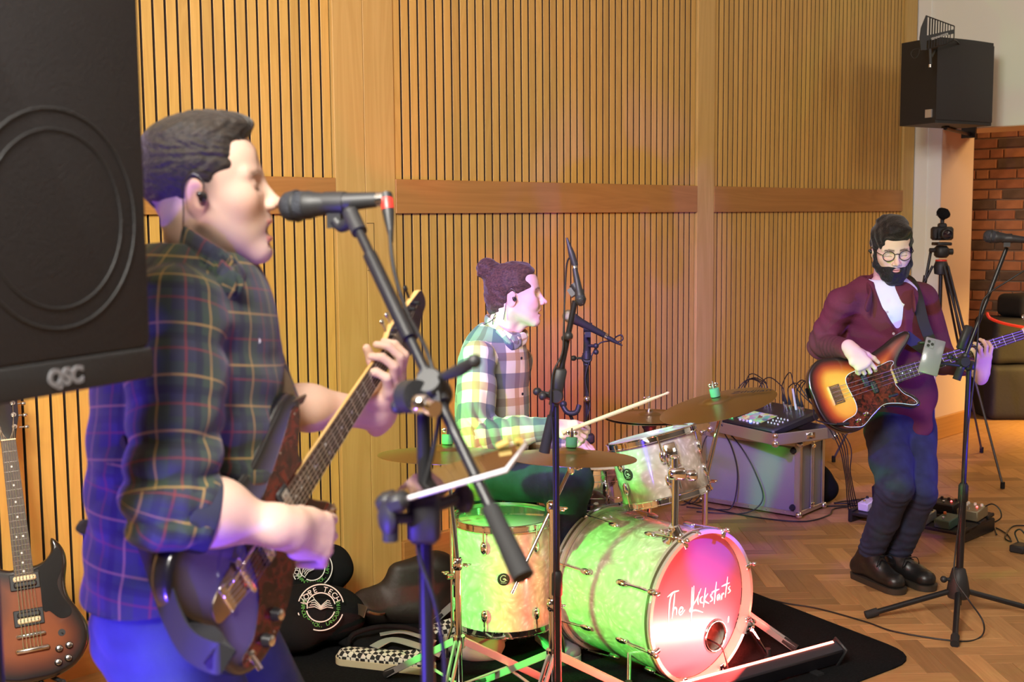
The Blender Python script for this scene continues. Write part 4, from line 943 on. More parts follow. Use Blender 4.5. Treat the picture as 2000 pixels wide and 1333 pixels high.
    for (a_, heel, toe) in ((ar, FL(1682, 1118, .03), FL(1752, 1146, .03)), (al, FL(1742, 1112, .03), FL(1797, 1134, .03))):
        d = (toe-heel).normalized(); sd = d.cross(UP); toe = heel+d*.215
        s = SDF(heel-V3((.2, .2, .05)), heel+V3((.36, .3, .30)) if False else heel+V3((.3, .3, .30)), .004)
        s = SDF([min(heel[i], toe[i], a_[i])-.09 for i in range(3)], [max(heel[i], toe[i], a_[i])+.09 for i in range(3)], .004)
        s.lens(heel+UP*.03, toe+UP*.018, .040, .046, side=sd, flat=.8, k=.02); s.cap(heel+UP*.03, a_+UP*.015, .046, .053, k=.03); s.cap(a_-UP*.03+d*.02, toe-d*.06+UP*.03, .042, .036, k=.03)
        s.plane(V3((0, 0, .022)), -UP); s.plane(a_+UP*.05, UP)
        V, Fc = s.mesh(); bt = npmesh('boot', V, Fc, LEA, t)
        out = []
        for k in range(28):
            a = 2*math.pi*k/28; cx = math.cos(a); r_ = .052; p = (heel if cx < 0 else toe)+d*(cx*(.047 if cx < 0 else .052))+sd*(math.sin(a)*(.045 if cx < 0 else .050)); out.append(p)
        b = MB(); b.loft([[V3((p.x, p.y, .001)) for p in out], [V3((p.x, p.y, .026))+(p-heel.lerp(toe, .5)).normalized()*.003 for p in out]]); b.build('sole', SOLE, bt, 30)
        b = MB(); m_ = (a_-UP*.02).lerp(toe, .45)
        for k in range(5):
            c = (a_+UP*.03+d*.048).lerp(toe-d*.07+UP*.048, k/4.0); b.tube(spline([c-sd*.024-UP*.006, c+UP*.004+d*.004, c+sd*.024-UP*.006], 4), .0022, 6)
        c = a_+d*.06; b.tube(spline([c, c+sd*-.03+d*.03+UP*.01, c+sd*-.05+d*.02-UP*.03, c+d*.01-UP*.01], 5), .002, 6); b.tube(spline([c, c+sd*.03+d*.03+UP*.01, c+sd*.045+d*.03-UP*.03, c+d*.01-UP*.01], 5), .002, 6)
        b.build('laces', FABRIC_BLACK, bt, 180)
    return t
bassist()

def limb(s, pts, rs, ref, R, k=.02, s0=0.0):
    """sleeve or leg whose cloth coordinates run along it"""
    for i in range(len(pts)-1):
        s.cap(pts[i], pts[i+1], rs[i], rs[i+1], k, 'add', (s0, ref, R)); s0 += (V3(pts[i+1])-V3(pts[i])).length
    return s
def neck_ring(parent, pts, w, name, m, h=.004, th=.22, uvref=None):
    lo = [min(p[i] for p in pts)-.06 for i in range(3)]; hi = [max(p[i] for p in pts)+.06 for i in range(3)]; s = SDF(lo, hi, h); cp = spline(pts, 4); L = 0
    for i in range(len(cp)-1):
        s.lens(cp[i], cp[i+1], w, w, k=.004, side=UP, flat=th, tag=(L, UP, w)); L += (cp[i+1]-cp[i]).length
    V, Fc = s.mesh(); return npmesh(name, V, Fc, m, parent, uv=cloth_uv(V, Fc, s.prims))
# ---------------------------------------------------------------- the singer
def singer():
    pt = P; sk = (.62, .41, .32)
    t = thing('person', 'dark-haired man in dark tartan shirt singing and playing guitar in the foreground', 'person', RF(-.50, 2.0, 0))
    HM = head_frame(pt(404, 372, 2.04), math.radians(97), math.radians(7), math.radians(0))
    neck = pt(392, 540, 2.06)
    loc = HM.inverted() @ neck
    hs = head_sdf(.0016, .017, eyes_shut=True, jaw=1.10, nose=1.02, neck=(loc.x, loc.y, loc.z)); V, Fc = hs.mesh(); cols = head_cols(V, sk, stub=.35, stubcol=(.45, .33, .28), brow=(.16, .10, .07), mouth=.017, brow_w=.6, shut=True)
    x, y, z = V.T; fade = smooth01(z, -.03, .02)*smooth01(-x, -.035, -.010)+smooth01(z, .05, .07)*smooth01(-x, -.06, -.04)+smooth01(-x, .03, .06)*smooth01(z, -.08, -.04); fade = np.clip(fade, 0, 1)*(1-(np.abs(y) > .079)*(np.abs(x+.005) < .028)*(z < .022)); cols = cols*(1-.72*fade[:, None])+np.array((.10, .07, .055))*.72*fade[:, None]
    parts = [(xf(V, HM), Fc, cols)]
    sr = pt(345, 612, 1.90); sl = pt(445, 605, 2.25); er = pt(338, 992, 1.80); wr_ = GTR_M @ V3((.060, .060, .100)); el = pt(520, 790, 2.17); X, Y, Z = [GTR_M.to_3x3() @ V3(v) for v in ((1, 0, 0), (0, 1, 0), (0, 0, 1))]
    hf = (Y*.80+Z*.55+X*.18).normalized(); hb_ = (-Y*.55+Z*.80).normalized(); kn = GTR_M @ V3((.592, -.042, .026)); wl_ = kn-hf*.082
    chest = pt(372, 700, 2.06); waist = pt(365, 900, 2.06); hip = pt(345, 1130, 2.06)
    lo = [min(p[i] for p in (sr, sl, er, hip, chest))-.32 for i in range(3)]; hi = [max(p[i] for p in (sr, sl, er, chest, wl_))+.3 for i in range(3)]; lo[2] = .0
    s = SDF(lo, hi, .010); s.lens(chest, hip, .16, .15, side=FW, flat=.75, k=.03); s.cap(neck, chest, .06, .10, k=.03); s.cap(sr, sl, .05, .05, k=.03)
    s.chain([sr, er], [.050, .040]); s.chain([sl, el], [.050, .040])
    kr, kl = RF(-.46, 1.95, .50), RF(-.36, 2.16, .50); ar, al = RF(-.49, 1.95, .09), RF(-.40, 2.20, .09)
    s.chain([hip-FW*.09, kr, ar], [.085, .055, .04]); s.chain([hip+FW*.09, kl, al], [.085, .055, .04])
    V, Fc = s.mesh(); parts.append((V, Fc, skin_cols(len(V), sk)))
    # strumming arm
    s = SDF([min(er[i], wr_[i])-.14 for i in range(3)], [max(er[i], wr_[i])+.15 for i in range(3)], .0024)
    s.chain([er, er.lerp(wr_, .35), wr_.lerp(er, .15), wr_], [.043, .044, .0285, .0265], k=.02); s.ell(er.lerp(wr_, .3)+UP*.008, (.06, .045, .045), k=.03)
    hand(s, wr_, X*.57-Y*.80+Z*.14, Z*.80+UP*.25-FW*.3, 1, [(.45, .80, .5), (.52, .85, .55), (.60, .92, .6), (.68, 1.0, .6)], (.35, .25, .3, .55), 1.06, spread=.14)
    V, Fc = s.mesh(); parts.append((V, Fc, skin_cols(len(V), sk)))
    # fretting arm
    s = SDF([min(el[i], wl_[i], kn[i])-.14 for i in range(3)], [max(el[i], wl_[i], kn[i])+.14 for i in range(3)], .0024)
    s.chain([el, el.lerp(wl_, .35), wl_.lerp(el, .12), wl_], [.044, .041, .027, .025], k=.02)
    hand(s, wl_, hf, hb_, -1, [(.15, 1.0, .65), (.18, 1.05, .7), (.2, 1.1, .7), (.3, 1.15, .75)], (.30, .0, .25, .9), 1.05, spread=.14)
    V, Fc = s.mesh(); parts.append((V, Fc, skin_cols(len(V), sk)))
    V, Fc, C = join_np(parts); npmesh('body', V, Fc, SKIN, t, cols=C)
    # hair
    s = SDF((-.14, -.12, -.12), (.15, .12, .16), .002)
    s.ell((-.010, 0, .037), (.1025, .080, .0865), k=0); s.ell((.025, 0, .060), (.070, .066, .064), k=.02); s.ell((.062, 0, .100), (.032, .044, .020), k=.018); s.ell((-.01, 0, .092), (.075, .06, .034), k=.03)
    s.ell((.125, 0, .045), (.060, .10, .055), k=.006, op='sub'); s.ell((.080, 0, -.03), (.065, .12, .070), k=.008, op='sub')
    for q in (-1, 1): s.ell((.098, q*.075, .055), (.046, .055, .052), k=.01, op='sub')
    s.ell((-.02, 0, -.150), (.20, .14, .118), k=.01, op='sub'); s.ell((.0, .085, -.02), (.026, .03, .034), k=.005, op='sub'); s.ell((.0, -.085, -.02), (.026, .03, .034), k=.005, op='sub')
    s.noise(.0012, (120, 320), 5, .6); V, Fc = s.mesh(); npmesh('hair', V, Fc, hair_mat('brown_hair', (.024, .015, .010), (.008, .005, .004)), t, HM)
    earbud(HM, t, -1)
    b = MB(HM)
    b = stroke(HM, [(.083, -.020, -.0045), (.082, -.032, -.0065), (.073, -.045, -.0055)], .0014); b.build('eyelashes', HB_ if False else MATS['dark_hair'], t, 180)
    # tartan shirt
    TAR = plaid('tartan_flannel', (.026, .030, .058), [(0, .042, .040, (.030, .052, .030), .75), (1, .042, .040, (.030, .052, .030), .55), (0, .063, .012, (.012, .014, .03), .8), (1, .063, .012, (.012, .014, .03), .6), (0, .0, .0032, (.24, .025, .03), .6), (1, .0, .0032, (.24, .025, .03), .55), (0, .084, .0032, (.24, .025, .03), .6), (1, .084, .0032, (.24, .025, .03), .55), (0, .042, .0030, (.42, .25, .07), .75), (1, .042, .0030, (.42, .25, .07), .7)], (.084, .084))
    s = SDF(lo, hi, .0048); fr = RT
    tt = lambda z0: (z0, FW, .17)
    # torso
    pts = [pt(382, 655, 2.07), pt(374, 780, 2.07), pt(372, 920, 2.06), pt(345, 1120, 2.06)]; rs = [.185, .200, .205, .200]; L = 0
    for i in range(3): s.lens(pts[i], pts[i+1], rs[i], rs[i+1], k=.03, side=FW, flat=.76, tag=(L, RT, .17)); L += (pts[i+1]-pts[i]).length
    s.cap(neck-UP*.02, pts[0], .085, .13, k=.04, tag=(-.15, RT, .15)); s.cap(sr, sl, .058, .058, k=.06, tag=(0, UP, .09))
    limb(s, [sr, sr.lerp(er, .35), er.lerp(sr, .15), er], [.074, .072, .066, .062], RT, .075, .022)
    cuff = er.lerp(wr_, .28); limb(s, [er, cuff], [.064, .056], UP, .075, .022, .35); 
    limb(s, [sl, el], [.072, .060], RT, .075, .02)
    s.folds(er, er-sr, .018, .06, .22, 1, 1.0); s.folds(er.lerp(cuff, .6), cuff-er, .009, .035, .12, 2); s.folds(sr+UP*-.03, er-sr, .008, .07, .16, 3); s.folds(pt(470, 850, 1.95), UP*.9-RT*.3, .010, .08, .26, 4); s.folds(pt(240, 1000, 2.0), UP, .010, .09, .30, 6); s.folds(pt(420, 700, 1.95), RT+UP*.5, .007, .08, .2, 9); s.noise(.0045, (9, 30), 4)
    s.plane(cuff, (cuff-er), .004) if False else None
    s.ell(neck+UP*.075, (.080, .085, .085), k=.01, op='sub')
    # hem and cuff cut away
    V, Fc = s.mesh()
    u = _a((cuff-er).normalized()); al_ = (V-_a(cuff))@u; nr = (np.linalg.norm(V-_a(cuff), axis=1) < .12) & (al_ > .004); V = V.copy(); V[nr] -= (al_[nr]-.004)[:, None]*u      # sleeve ends in a clean rolled edge
    hz_ = hip.z-.004+.012*np.sin(V[:, 0]*14); lowv = V[:, 2] < hz_; V[lowv, 2] = hz_[lowv]; Fk = Fc      # and the shirt in a flat hem
    sh = npmesh('shirt', V, Fk, TAR, t, uv=cloth_uv(V, Fk, s.prims)); 
    ax = (cuff-er).normalized(); sd = ax.orthogonal().normalized(); s2 = ax.cross(sd); b = MB(); b.loft([[cuff+ax*x_+sd*(r_*math.cos(a))+s2*(r_*math.sin(a)) for a in [2*math.pi*k/28 for k in range(28)]] for x_, r_ in ((-.035, .059), (-.033, .0625), (.002, .0605), (.008, .058), (.008, .050))], caps=False); b.build('rolled_cuff', mat('dark_flannel', (.026, .030, .055), .9, bump=.2, bscale=300), sh, 60)
    # collar with small white buttons
    neck_ring(sh, [pt(462, 548, 1.985), pt(432, 528, 1.950), pt(392, 500, 1.955), pt(352, 470, 2.00), pt(338, 458, 2.07), pt(362, 470, 2.13), pt(420, 495, 2.14), pt(478, 528, 2.09), pt(484, 540, 2.04)], .030, 'collar', TAR, .003, .16)
    neck_ring(sh, [pt(425, 535, 1.945), pt(446, 556, 1.935), pt(466, 545, 1.965)], .026, 'collar_point', TAR, .003, .16)
    BT = mat('white_button', (.80, .78, .74), .3)
    for (x_, y_, d_) in ((434, 549, 1.928), (456, 531, 1.948), (502, 666, 1.985)): b = MB(frame(pt(x_, y_, d_), z=-FW*.8+RT*.5)); b.lathe([(.0050, 0), (.0050, .003), (.003, .0022), (0, .0022)], 12); b.build('button', BT, sh, 50)
    # jeans
    s = SDF(lo, hi, .0055); s.lens(hip+UP*.09, hip-UP*.05, .165, .165, k=.02, side=FW, flat=.68); s.ell(hip-RT*.015-UP*.08, (.13, .13, .12), k=.04)
    limb(s, [hip-FW*.085-UP*.03, kr, ar], [.105, .078, .066], RT, .1); limb(s, [hip+FW*.085-UP*.03, kl, al], [.105, .078, .066], RT, .1, .012)
    s.folds(hip-UP*.1, UP, .008, .06, .25, 5); s.folds(kr, UP, .008, .04, .16, 6); s.folds(ar+UP*.05, UP, .010, .03, .12, 6); s.noise(.003, (12, 40), 6); s.plane(hip+UP*.085, UP)
    V, Fc = s.mesh(); jn = npmesh('jeans', V, Fc, JEANS_B, t)
    b = MB(); 
    M = frame(pt(252, 1212, 1.945), x=RT*.93+FW*.1+UP*.02, z=-FW*.8-RT*.55); b = MB(M); b.prism([(-.06, .045), (-.058, -.035), (0, -.065), (.058, -.035), (.06, .045)][::1], -.002, .004, bev=.001); b.build('back_pocket', JEANS_B, jn, 40)
    b = MB(); b.tube(spline([hip+UP*.10-FW*.15-RT*.02, hip+UP*.10-FW*.07-RT*.125, hip+UP*.10-RT*.150], 5), .012, 8, flat=.35); b.build('belt_loop', JEANS_B, jn, 60)
    for a_, k_ in ((ar, 0), (al, 1)):
        heel = V3((a_.x, a_.y, .03))-RT*.05; toe = heel+RT*.22
        s = SDF([min(heel[i], toe[i])-.08 for i in range(3)], [max(heel[i], toe[i], a_[i])+.09 for i in range(3)], .006); s.lens(heel+UP*.015, toe, .04, .045, side=FW, flat=.75, k=.02); s.cap(heel+UP*.02+RT*.03, a_+UP*.01, .045, .05, k=.03); s.plane(V3((0, 0, .002)), -UP); V, Fc = s.mesh(); npmesh('shoe', V, Fc, FABRIC_BLACK, t)
    # guitar strap belongs to the guitar
    b = MB(); SM = mat('leather_strap', (.10, .065, .04), .55, bump=.2, bscale=80); SB = mat('black_webbing', (.015, .015, .018), .6)
    def ribbon(pts, nor, w, m, name, th=.0018):
        pts = spline(pts, 8); b = MB(); rings = []
        for i, p in enumerate(pts):
            td = (pts[min(i+1, len(pts)-1)]-pts[max(i-1, 0)]).normalized(); n = nor(i/(len(pts)-1)); sd = td.cross(n).normalized(); nn = sd.cross(td)
            rings.append([p+sd*w+nn*th, p-sd*w+nn*th, p-sd*w-nn*th, p+sd*w-nn*th])
        b.loft(rings); return b.build(name, m, GTR_T, 40)
    horn = GTR_M @ V3((.325, .135, .0))
    ribbon([horn, pt(565, 800, 2.06), pt(550, 755, 2.07), pt(530, 715, 2.07), pt(503, 640, 2.08), pt(470, 570, 2.10), pt(420, 540, 2.16)], lambda u: RT*.85-FW*.5, .026, SM, 'strap')
    tail = GTR_M @ V3((-.135, .03, -.01))
    ribbon([pt(205, 790, 1.93), pt(232, 880, 1.875), pt(262, 990, 1.842), pt(298, 1090, 1.80), pt(335, 1200, 1.755), pt(372, 1262, 1.715), pt(430, 1285, 1.69), tail+FW*.0], lambda u: (-FW*.85-RT*.5).lerp(-FW*.7+RT*.5, smooth01(u, .6, 1.0).item() if hasattr(smooth01(u, .6, 1.0), 'item') else 0), .023, SB, 'strap')
    return t
singer()
# ---------------------------------------------------------------- the drummer
def drummer():
    pt = P; sk = (.80, .52, .41)
    t = thing('person', 'man with hair in a bun and cream checked shirt drumming behind the kit', 'person', RF(-.05, 4.75, 0))
    HM = head_frame(pt(1005, 575, 4.62), math.radians(88), math.radians(3), 0); neck = pt(978, 655, 4.66); loc = HM.inverted() @ neck
    hs = head_sdf(.0026, .010, smile=1.0, nose=1.03, neck=tuple(loc)); V, Fc = hs.mesh(); cols = head_cols(V, sk, stub=.25, stubcol=(.50, .33, .24), brow=(.14, .08, .05), mouth=.010, brow_w=.85)
    parts = [(xf(V, HM), Fc, cols)]
    sr = pt(932, 702, 4.50); sl = pt(1008, 705, 4.86); er = pt(928, 852, 4.40); wr_ = pt(1082, 836, 4.36); el = pt(985, 850, 4.98); wl_ = pt(1105, 862, 4.90)
    hip = pt(962, 905, 4.74); kr, kl = pt(1112, 940, 4.42), pt(1160, 965, 4.86); ar, al = pt(1078, 1188, 4.56), pt(1150, 1150, 4.86)
    P_ = (sr, sl, er, wr_, el, wl_, hip, kr, kl, ar, al, neck); lo = [min(p[i] for p in P_)-.25 for i in range(3)]; hi = [max(p[i] for p in P_)+.25 for i in range(3)]; lo[2] = 0
    s = SDF(lo, hi, .010); s.lens(pt(962, 740, 4.69), hip, .13, .13, side=FW, flat=.68, k=.02); s.cap(neck, pt(965, 712, 4.69), .056, .08, k=.03); s.cap(sr, sl, .05, .05, k=.03)
    s.chain([sr, er, wr_], [.05, .038, .026]); s.chain([sl, el, wl_], [.05, .038, .026]); s.chain([hip-FW*.09, kr, ar], [.08, .055, .04]); s.chain([hip+FW*.09, kl, al], [.08, .055, .04])
    V, Fc = s.mesh(); parts.append((V, Fc, skin_cols(len(V), sk)))
    s = SDF(wr_-V3((.2, .2, .16)), wr_+V3((.22, .22, .14)), .0028); s.chain([wr_.lerp(er, .25), wr_], [.029, .025], k=.01)
    fw_ = (RT*.97-UP*.08+FW*.05); hand(s, wr_, fw_, UP*.72-FW*.62, 1, [(.30, .75, .35), (.55, .95, .5), (.65, 1.0, .6), (.7, 1.0, .6)], (.25, .1, .1, .55), 1.02, spread=.08)
    V, Fc = s.mesh(); parts.append((V, Fc, skin_cols(len(V), sk)))
    s = SDF(wl_-V3((.2, .2, .16)), wl_+V3((.22, .22, .14)), .004); s.chain([wl_.lerp(el, .25), wl_], [.029, .025], k=.01)
    hand(s, wl_, RT*.9-FW*.3-UP*.1, UP, -1, [(.5, .9, .5)]*4, (.25, .1, .1, .55), 1.0); V, Fc = s.mesh(); parts.append((V, Fc, skin_cols(len(V), sk)))
    V, Fc, C = join_np(parts); npmesh('body', V, Fc, SKIN, t, cols=C); eyes(HM, t)
    # hair pulled back into a bun
    s = SDF((-.20, -.12, -.15), (.13, .12, .18), .0028)
    s.ell((-.014, 0, .036), (.105, .083, .088), k=0); s.ell((.02, 0, .055), (.076, .070, .066), k=.02); s.ell((-.05, 0, -.03), (.062, .066, .068), k=.03)
    s.ell((.120, 0, .030), (.062, .10, .072), k=.008, op='sub'); s.ell((.09, 0, -.04), (.085, .12, .075), k=.01, op='sub'); s.ell((-.03, 0, -.13), (.12, .12, .062), k=.02, op='sub')
    for q in (-1, 1): s.ell((-.005, q*.085, -.018), (.022, .03, .036), k=.006, op='sub'); s.ell((.088, q*.07, .060), (.038, .05, .030), k=.01, op='sub')
    s.ell((-.098, 0, .100), (.042, .044, .043), k=.012)
    s.noise(.0022, (70, 200), 9, .8)
    for i in range(5): a = i*1.3; s.cap((-.098+.035*math.cos(a), .036*math.sin(a), .10+.02*math.sin(a*2)), (-.098+.035*math.cos(a+1.2), .036*math.sin(a+1.2), .105+.02*math.cos(a)), .012, k=.004)
    V, Fc = s.mesh(); HB2 = hair_mat('auburn_hair', (.095, .048, .026), (.035, .018, .011)); hr = npmesh('hair', V, Fc, HB2, t, HM)
    b = MB(HM)
    for i in range(7): random.seed(i); b.tube(spline([(-.07+.006*i, -.045+.01*i, -.06), (-.085+.004*i, -.05+.012*i, -.085), (-.10+random.uniform(-.03, .02), -.05+.014*i, -.100-.01*random.random())], 4), .0014, 5)
    b.build('loose_strands', HB2, hr, 180)
    earbud(HM, t, -1, True)
    CHK = plaid('checked_flannel', (.74, .64, .45), [(0, .125, .030, (.42, .22, .07), .75), (1, .125, .030, (.42, .22, .07), .72), (0, .045, .058, (.035, .05, .10), .72), (1, .045, .058, (.035, .05, .10), .72), (0, .125, .004, (.70, .60, .42), .0)], (.172, .172))
    s = SDF(lo, hi, .0055); pts = [pt(965, 715, 4.69), pt(962, 800, 4.70), pt(962, 905, 4.72)]; L = 0
    for i in range(2): s.lens(pts[i], pts[i+1], (.175, .178, .18)[i], (.175, .178, .18)[i+1], k=.03, side=FW*.93+RT*.28, flat=.74, tag=(L, RT, .15)); L += (pts[i+1]-pts[i]).length
    s.cap(neck-UP*.02, pts[0], .085, .12, k=.04, tag=(-.15, RT, .13)); s.cap(sr, sl, .055, .055, k=.05, tag=(0, UP, .08))
    limb(s, [sr, sr.lerp(er, .35), er], [.070, .070, .066], RT, .08, .02); limb(s, [er, er.lerp(wr_, .55), wr_.lerp(er, .04)], [.066, .054, .042], UP, .07, .02, .31)
    limb(s, [sl, el, wl_.lerp(el, .06)], [.070, .060, .042], RT, .08)
    s.folds(er+RT*.03+UP*.02, RT+UP*.4, .020, .04, .17, 1, 1.0); s.folds(er.lerp(wr_, .6), RT, .006, .04, .13, 2); s.folds(sr, UP, .007, .06, .16, 3); s.folds(hip+UP*.05, UP+RT*.2, .010, .05, .24, 4); s.noise(.004, (12, 36), 11)
    s.ell(neck+UP*.07+RT*.01, (.080, .080, .080), k=.01, op='sub')
    V, Fc = s.mesh(); sh = npmesh('shirt', V, Fc, CHK, t, uv=cloth_uv(V, Fc, s.prims))
    neck_ring(sh, [pt(1022, 662, 4.62), pt(1000, 668, 4.58), pt(975, 652, 4.585), pt(955, 634, 4.62), pt(950, 628, 4.68), pt(965, 628, 4.75), pt(1000, 642, 4.76), pt(1025, 655, 4.70)], .026, 'collar', CHK, .004, .18)
    neck_ring(sh, [pt(975, 655, 4.575), pt(992, 676, 4.57), pt(1010, 668, 4.59)], .024, 'collar_point', CHK, .004, .18)
    for x_, y_, d_ in ((1018, 700, 4.57), (1020, 770, 4.55)): b = MB(frame(pt(x_, y_, d_), z=RT*.8-FW*.5)); b.lathe([(.0055, 0), (.0055, .003), (0, .003)], 10); b.build('button', BLACKP, sh, 50)
    s = SDF(lo, hi, .0065); s.lens(hip+UP*.06, hip-UP*.05, .165, .17, side=FW, flat=.8, k=.02)
    limb(s, [hip-FW*.09-UP*.03, kr, ar], [.100, .082, .062], UP, .1); limb(s, [hip+FW*.09-UP*.03, kl, al], [.100, .082, .062], UP, .1)
    s.folds(kr, kr-hip, .009, .04, .16, 5); s.folds(hip, kr-hip, .010, .05, .2, 6); s.noise(.003, (14, 40), 12); V, Fc = s.mesh(); npmesh('jeans', V, Fc, JEANS, t)
    SN = mat('trainer_mesh', (.20, .23, .28), .8, bump=.3, bscale=200); SW_ = mat('trainer_sole', (.70, .70, .68), .6)
    for a_, dr in ((ar, RT*.35-FW*.93), (al, RT*.9-FW*.4)):
        dr = dr.normalized(); heel = V3((a_.x, a_.y, .04))-dr*.06; toe = heel+dr*.225; s = SDF([min(heel[i], toe[i])-.08 for i in range(3)], [max(heel[i], toe[i], a_[i])+.07 for i in range(3)], .005)
        s.lens(heel+UP*.01, toe, .038, .043, side=dr.cross(UP), flat=.72, k=.02); s.cap(heel+UP*.02+dr*.03, a_+UP*.0, .042, .046, k=.03); s.plane(V3((0, 0, .025)), -UP); V, Fc = s.mesh(); sho = npmesh('shoe', V, Fc, SN, t)
        b = MB(); sd = dr.cross(UP); out = []
        for k in range(24): a = 2*math.pi*k/24; out.append((heel if math.cos(a) < 0 else toe)+dr*(math.cos(a)*.045)+sd*(math.sin(a)*.043))
        b.loft([[V3((p.x, p.y, .001)) for p in out], [V3((p.x, p.y, .03)) for p in out]]); b.build('sole', SW_, sho, 30)
    return t
drummer()
# ================================================================ drum kit
PEARL = mat('white_pearl_wrap', (.78, .72, .62), .22, coat=.8)
_nt = PEARL.node_tree; _N = _nt.nodes; _L = _nt.links; _t = _N.new('ShaderNodeTexCoord'); _w = _N.new('ShaderNodeTexNoise'); _w.inputs['Scale'].default_value = 7; _w.inputs['Distortion'].default_value = 1.0; _w.inputs['Detail'].default_value = 4
_v = _N.new('ShaderNodeTexVoronoi'); _v.inputs['Scale'].default_value = 42; _v.feature = 'SMOOTH_F1'; _mx = _N.new('ShaderNodeVectorMath'); _mx.operation = 'MULTIPLY_ADD'; _mx.inputs[1].default_value = (.16, .16, .16)
_L.new(_t.outputs['Object'], _w.inputs['Vector']); _L.new(_w.outputs['Color'], _mx.inputs[0]); _L.new(_t.outputs['Object'], _mx.inputs[2]); _L.new(_mx.outputs[0], _v.inputs['Vector'])
_r = _N.new('ShaderNodeValToRGB'); _e = _r.color_ramp.elements; _e[0].position = .05; _e[0].color = (.78, .74, .66, 1); _e[1].position = .75; _e[1].color = (.40, .35, .27, 1); _q = _r.color_ramp.elements.new(.3); _q.color = (.57, .52, .43, 1)
_L.new(_v.outputs['Distance'], _r.inputs[0]); _L.new(_r.outputs[0], _N['Principled BSDF'].inputs['Base Color'])
HEADW = mat('coated_drumhead', (.80, .78, .72), .5); HEADC = mat('glossy_drumhead', (.45, .50, .44), .12, coat=1.0, spec=.8)
BADGE = mat('badge_black', (.02, .02, .022), .3, coat=.4); SILVER_INK = mat('silver_ink', (.65, .65, .62), .4)
HOOPW = mat('hoop_wood_wrap', (.50, .45, .38), .3, coat=.6)
def arc_pts(R, z, n): return [V3((R*math.cos(2*math.pi*k/n), R*math.sin(2*math.pi*k/n), z)) for k in range(n)]
def lug(M, R, a, z, L, parent, name='lug'):
    """oval tension lug standing on the shell at angle a"""
    c = V3((R*math.cos(a), R*math.sin(a), z)); o = V3((math.cos(a), math.sin(a), 0)); F_ = frame(c, x=o, z=(0, 0, 1)); b = MB(M @ F_)
    b.sphere((.008, 0, 0), 1, (.010, .0125, L/2), n=12); b.lathe([(.001, -.1), (.001, .1)], 4) if False else None
    return b.build(name, CHROME, parent, 180)
def rod(M, R, a, z0, z1, parent, ro=.018):
    b = MB(M); c = V3(((R+ro)*math.cos(a), (R+ro)*math.sin(a), 0)); b.cyl(c+V3((0, 0, z0)), c+V3((0, 0, z1)), .0028, n=6); b.cyl(c+V3((0, 0, z1-.004)), c+V3((0, 0, z1+.008)), .005, n=6); return b.build('tension_rod', CHROME, parent, 40)
def script_badge(M, R, a, z, parent):
    c = V3((R*math.cos(a), R*math.sin(a), z)); o = V3((math.cos(a), math.sin(a), 0)); F_ = M @ frame(c, x=V3((0, 0, 1)).cross(o), y=(0, 0, 1)); b = MB(F_); b.lathe([(.022, -.002), (.022, .0025), (.020, .003), (0, .003)], 20); bd = b.build('badge', BADGE, parent, 40)
    b = MB(F_); b.tube(spline([(.008, .012, .0034), (-.002, .015, .0034), (-.011, .006, .0034), (-.008, -.006, .0034), (.004, -.006, .0034), (.006, .003, .0034), (-.002, .002, .0034), (.008, -.001, .0034), (.012, -.004, .0034)], 4), .0009, 5); b.tube([(-.010, -.012, .0034), (.010, -.012, .0034)], .0006, 5); b.build('badge_script', SILVER_INK, bd, 0)
def drum(name, label, M, R, L, nl, a0=0, hoop=CHROME, shell=PEARL, top=None, grp=None, lugz=.05, badge=None, n=56, split=True):
    """M: z up through the top head, origin at the bottom edge"""
    t = thing(name, label, 'drum', M.translation, grp)
    b = MB(M); b.lathe([(R, 0), (R, L), (R-.008, L), (R-.008, 0), (R, 0)], n); b.build('shell', shell, t, 40)
    b = MB(M); b.lathe([(0, L+.001), (R-.004, L+.001), (R+.003, L-.004), (R+.003, L-.010)], n); b.build('drumhead', top or HEADW, t, 40)
    b = MB(M); b.lathe([(0, -.001), (R-.004, -.001), (R+.003, .004), (R+.003, .010)], n); b.build('drumhead', HEADW, t, 40)
    for zz in ((L-.012, L+.014), (-.014, .012)):
        z0, z1 = zz; b = MB(M); b.lathe([(R+.004, z0), (R+.010, z0), (R+.010, z0+.003), (R+.0065, z0+.005), (R+.0065, z1-.005), (R+.011, z1-.002), (R+.011, z1), (R+.004, z1), (R+.004, z0)], n); b.build('hoop', hoop, t, 50)
    for k in range(nl):
        a = a0+2*math.pi*k/nl
        if split:
            for z, s_ in ((L-lugz-.02, 1), (lugz+.02, -1)):
                lg = lug(M, R, a, z, .052, t); rod(M, R, a, min(z, L*(s_ > 0)), max(z, L*(s_ > 0)), lg, .0095)
        else:
            lg = lug(M, R, a, L/2, .07, t); rod(M, R, a, 0, L, lg, .0095)
    if badge is not None: script_badge(M, R, badge[0], badge[1], t)
    return t
CAMB = -FW  # towards the camera
def ang(M, d): v = M.to_3x3().inverted() @ V3(d); return math.atan2(v.y, v.x)
def leg_piece(parent, a, b_, r=.008, foot=True, name='leg', m=STEEL, flat=None):
    b = MB(); b.cur = 0; b.tube([a, b_], r, 10, flat=flat)
    o = b.build(name, m, parent, 50)
    if foot: b = MB(); d = (V3(b_)-V3(a)).normalized(); b.tube([V3(b_)-d*.035, V3(b_)+d*.004], [r*1.5, r*1.7], 10); b.build('rubber_foot', RUBBER, o, 50)
    return o
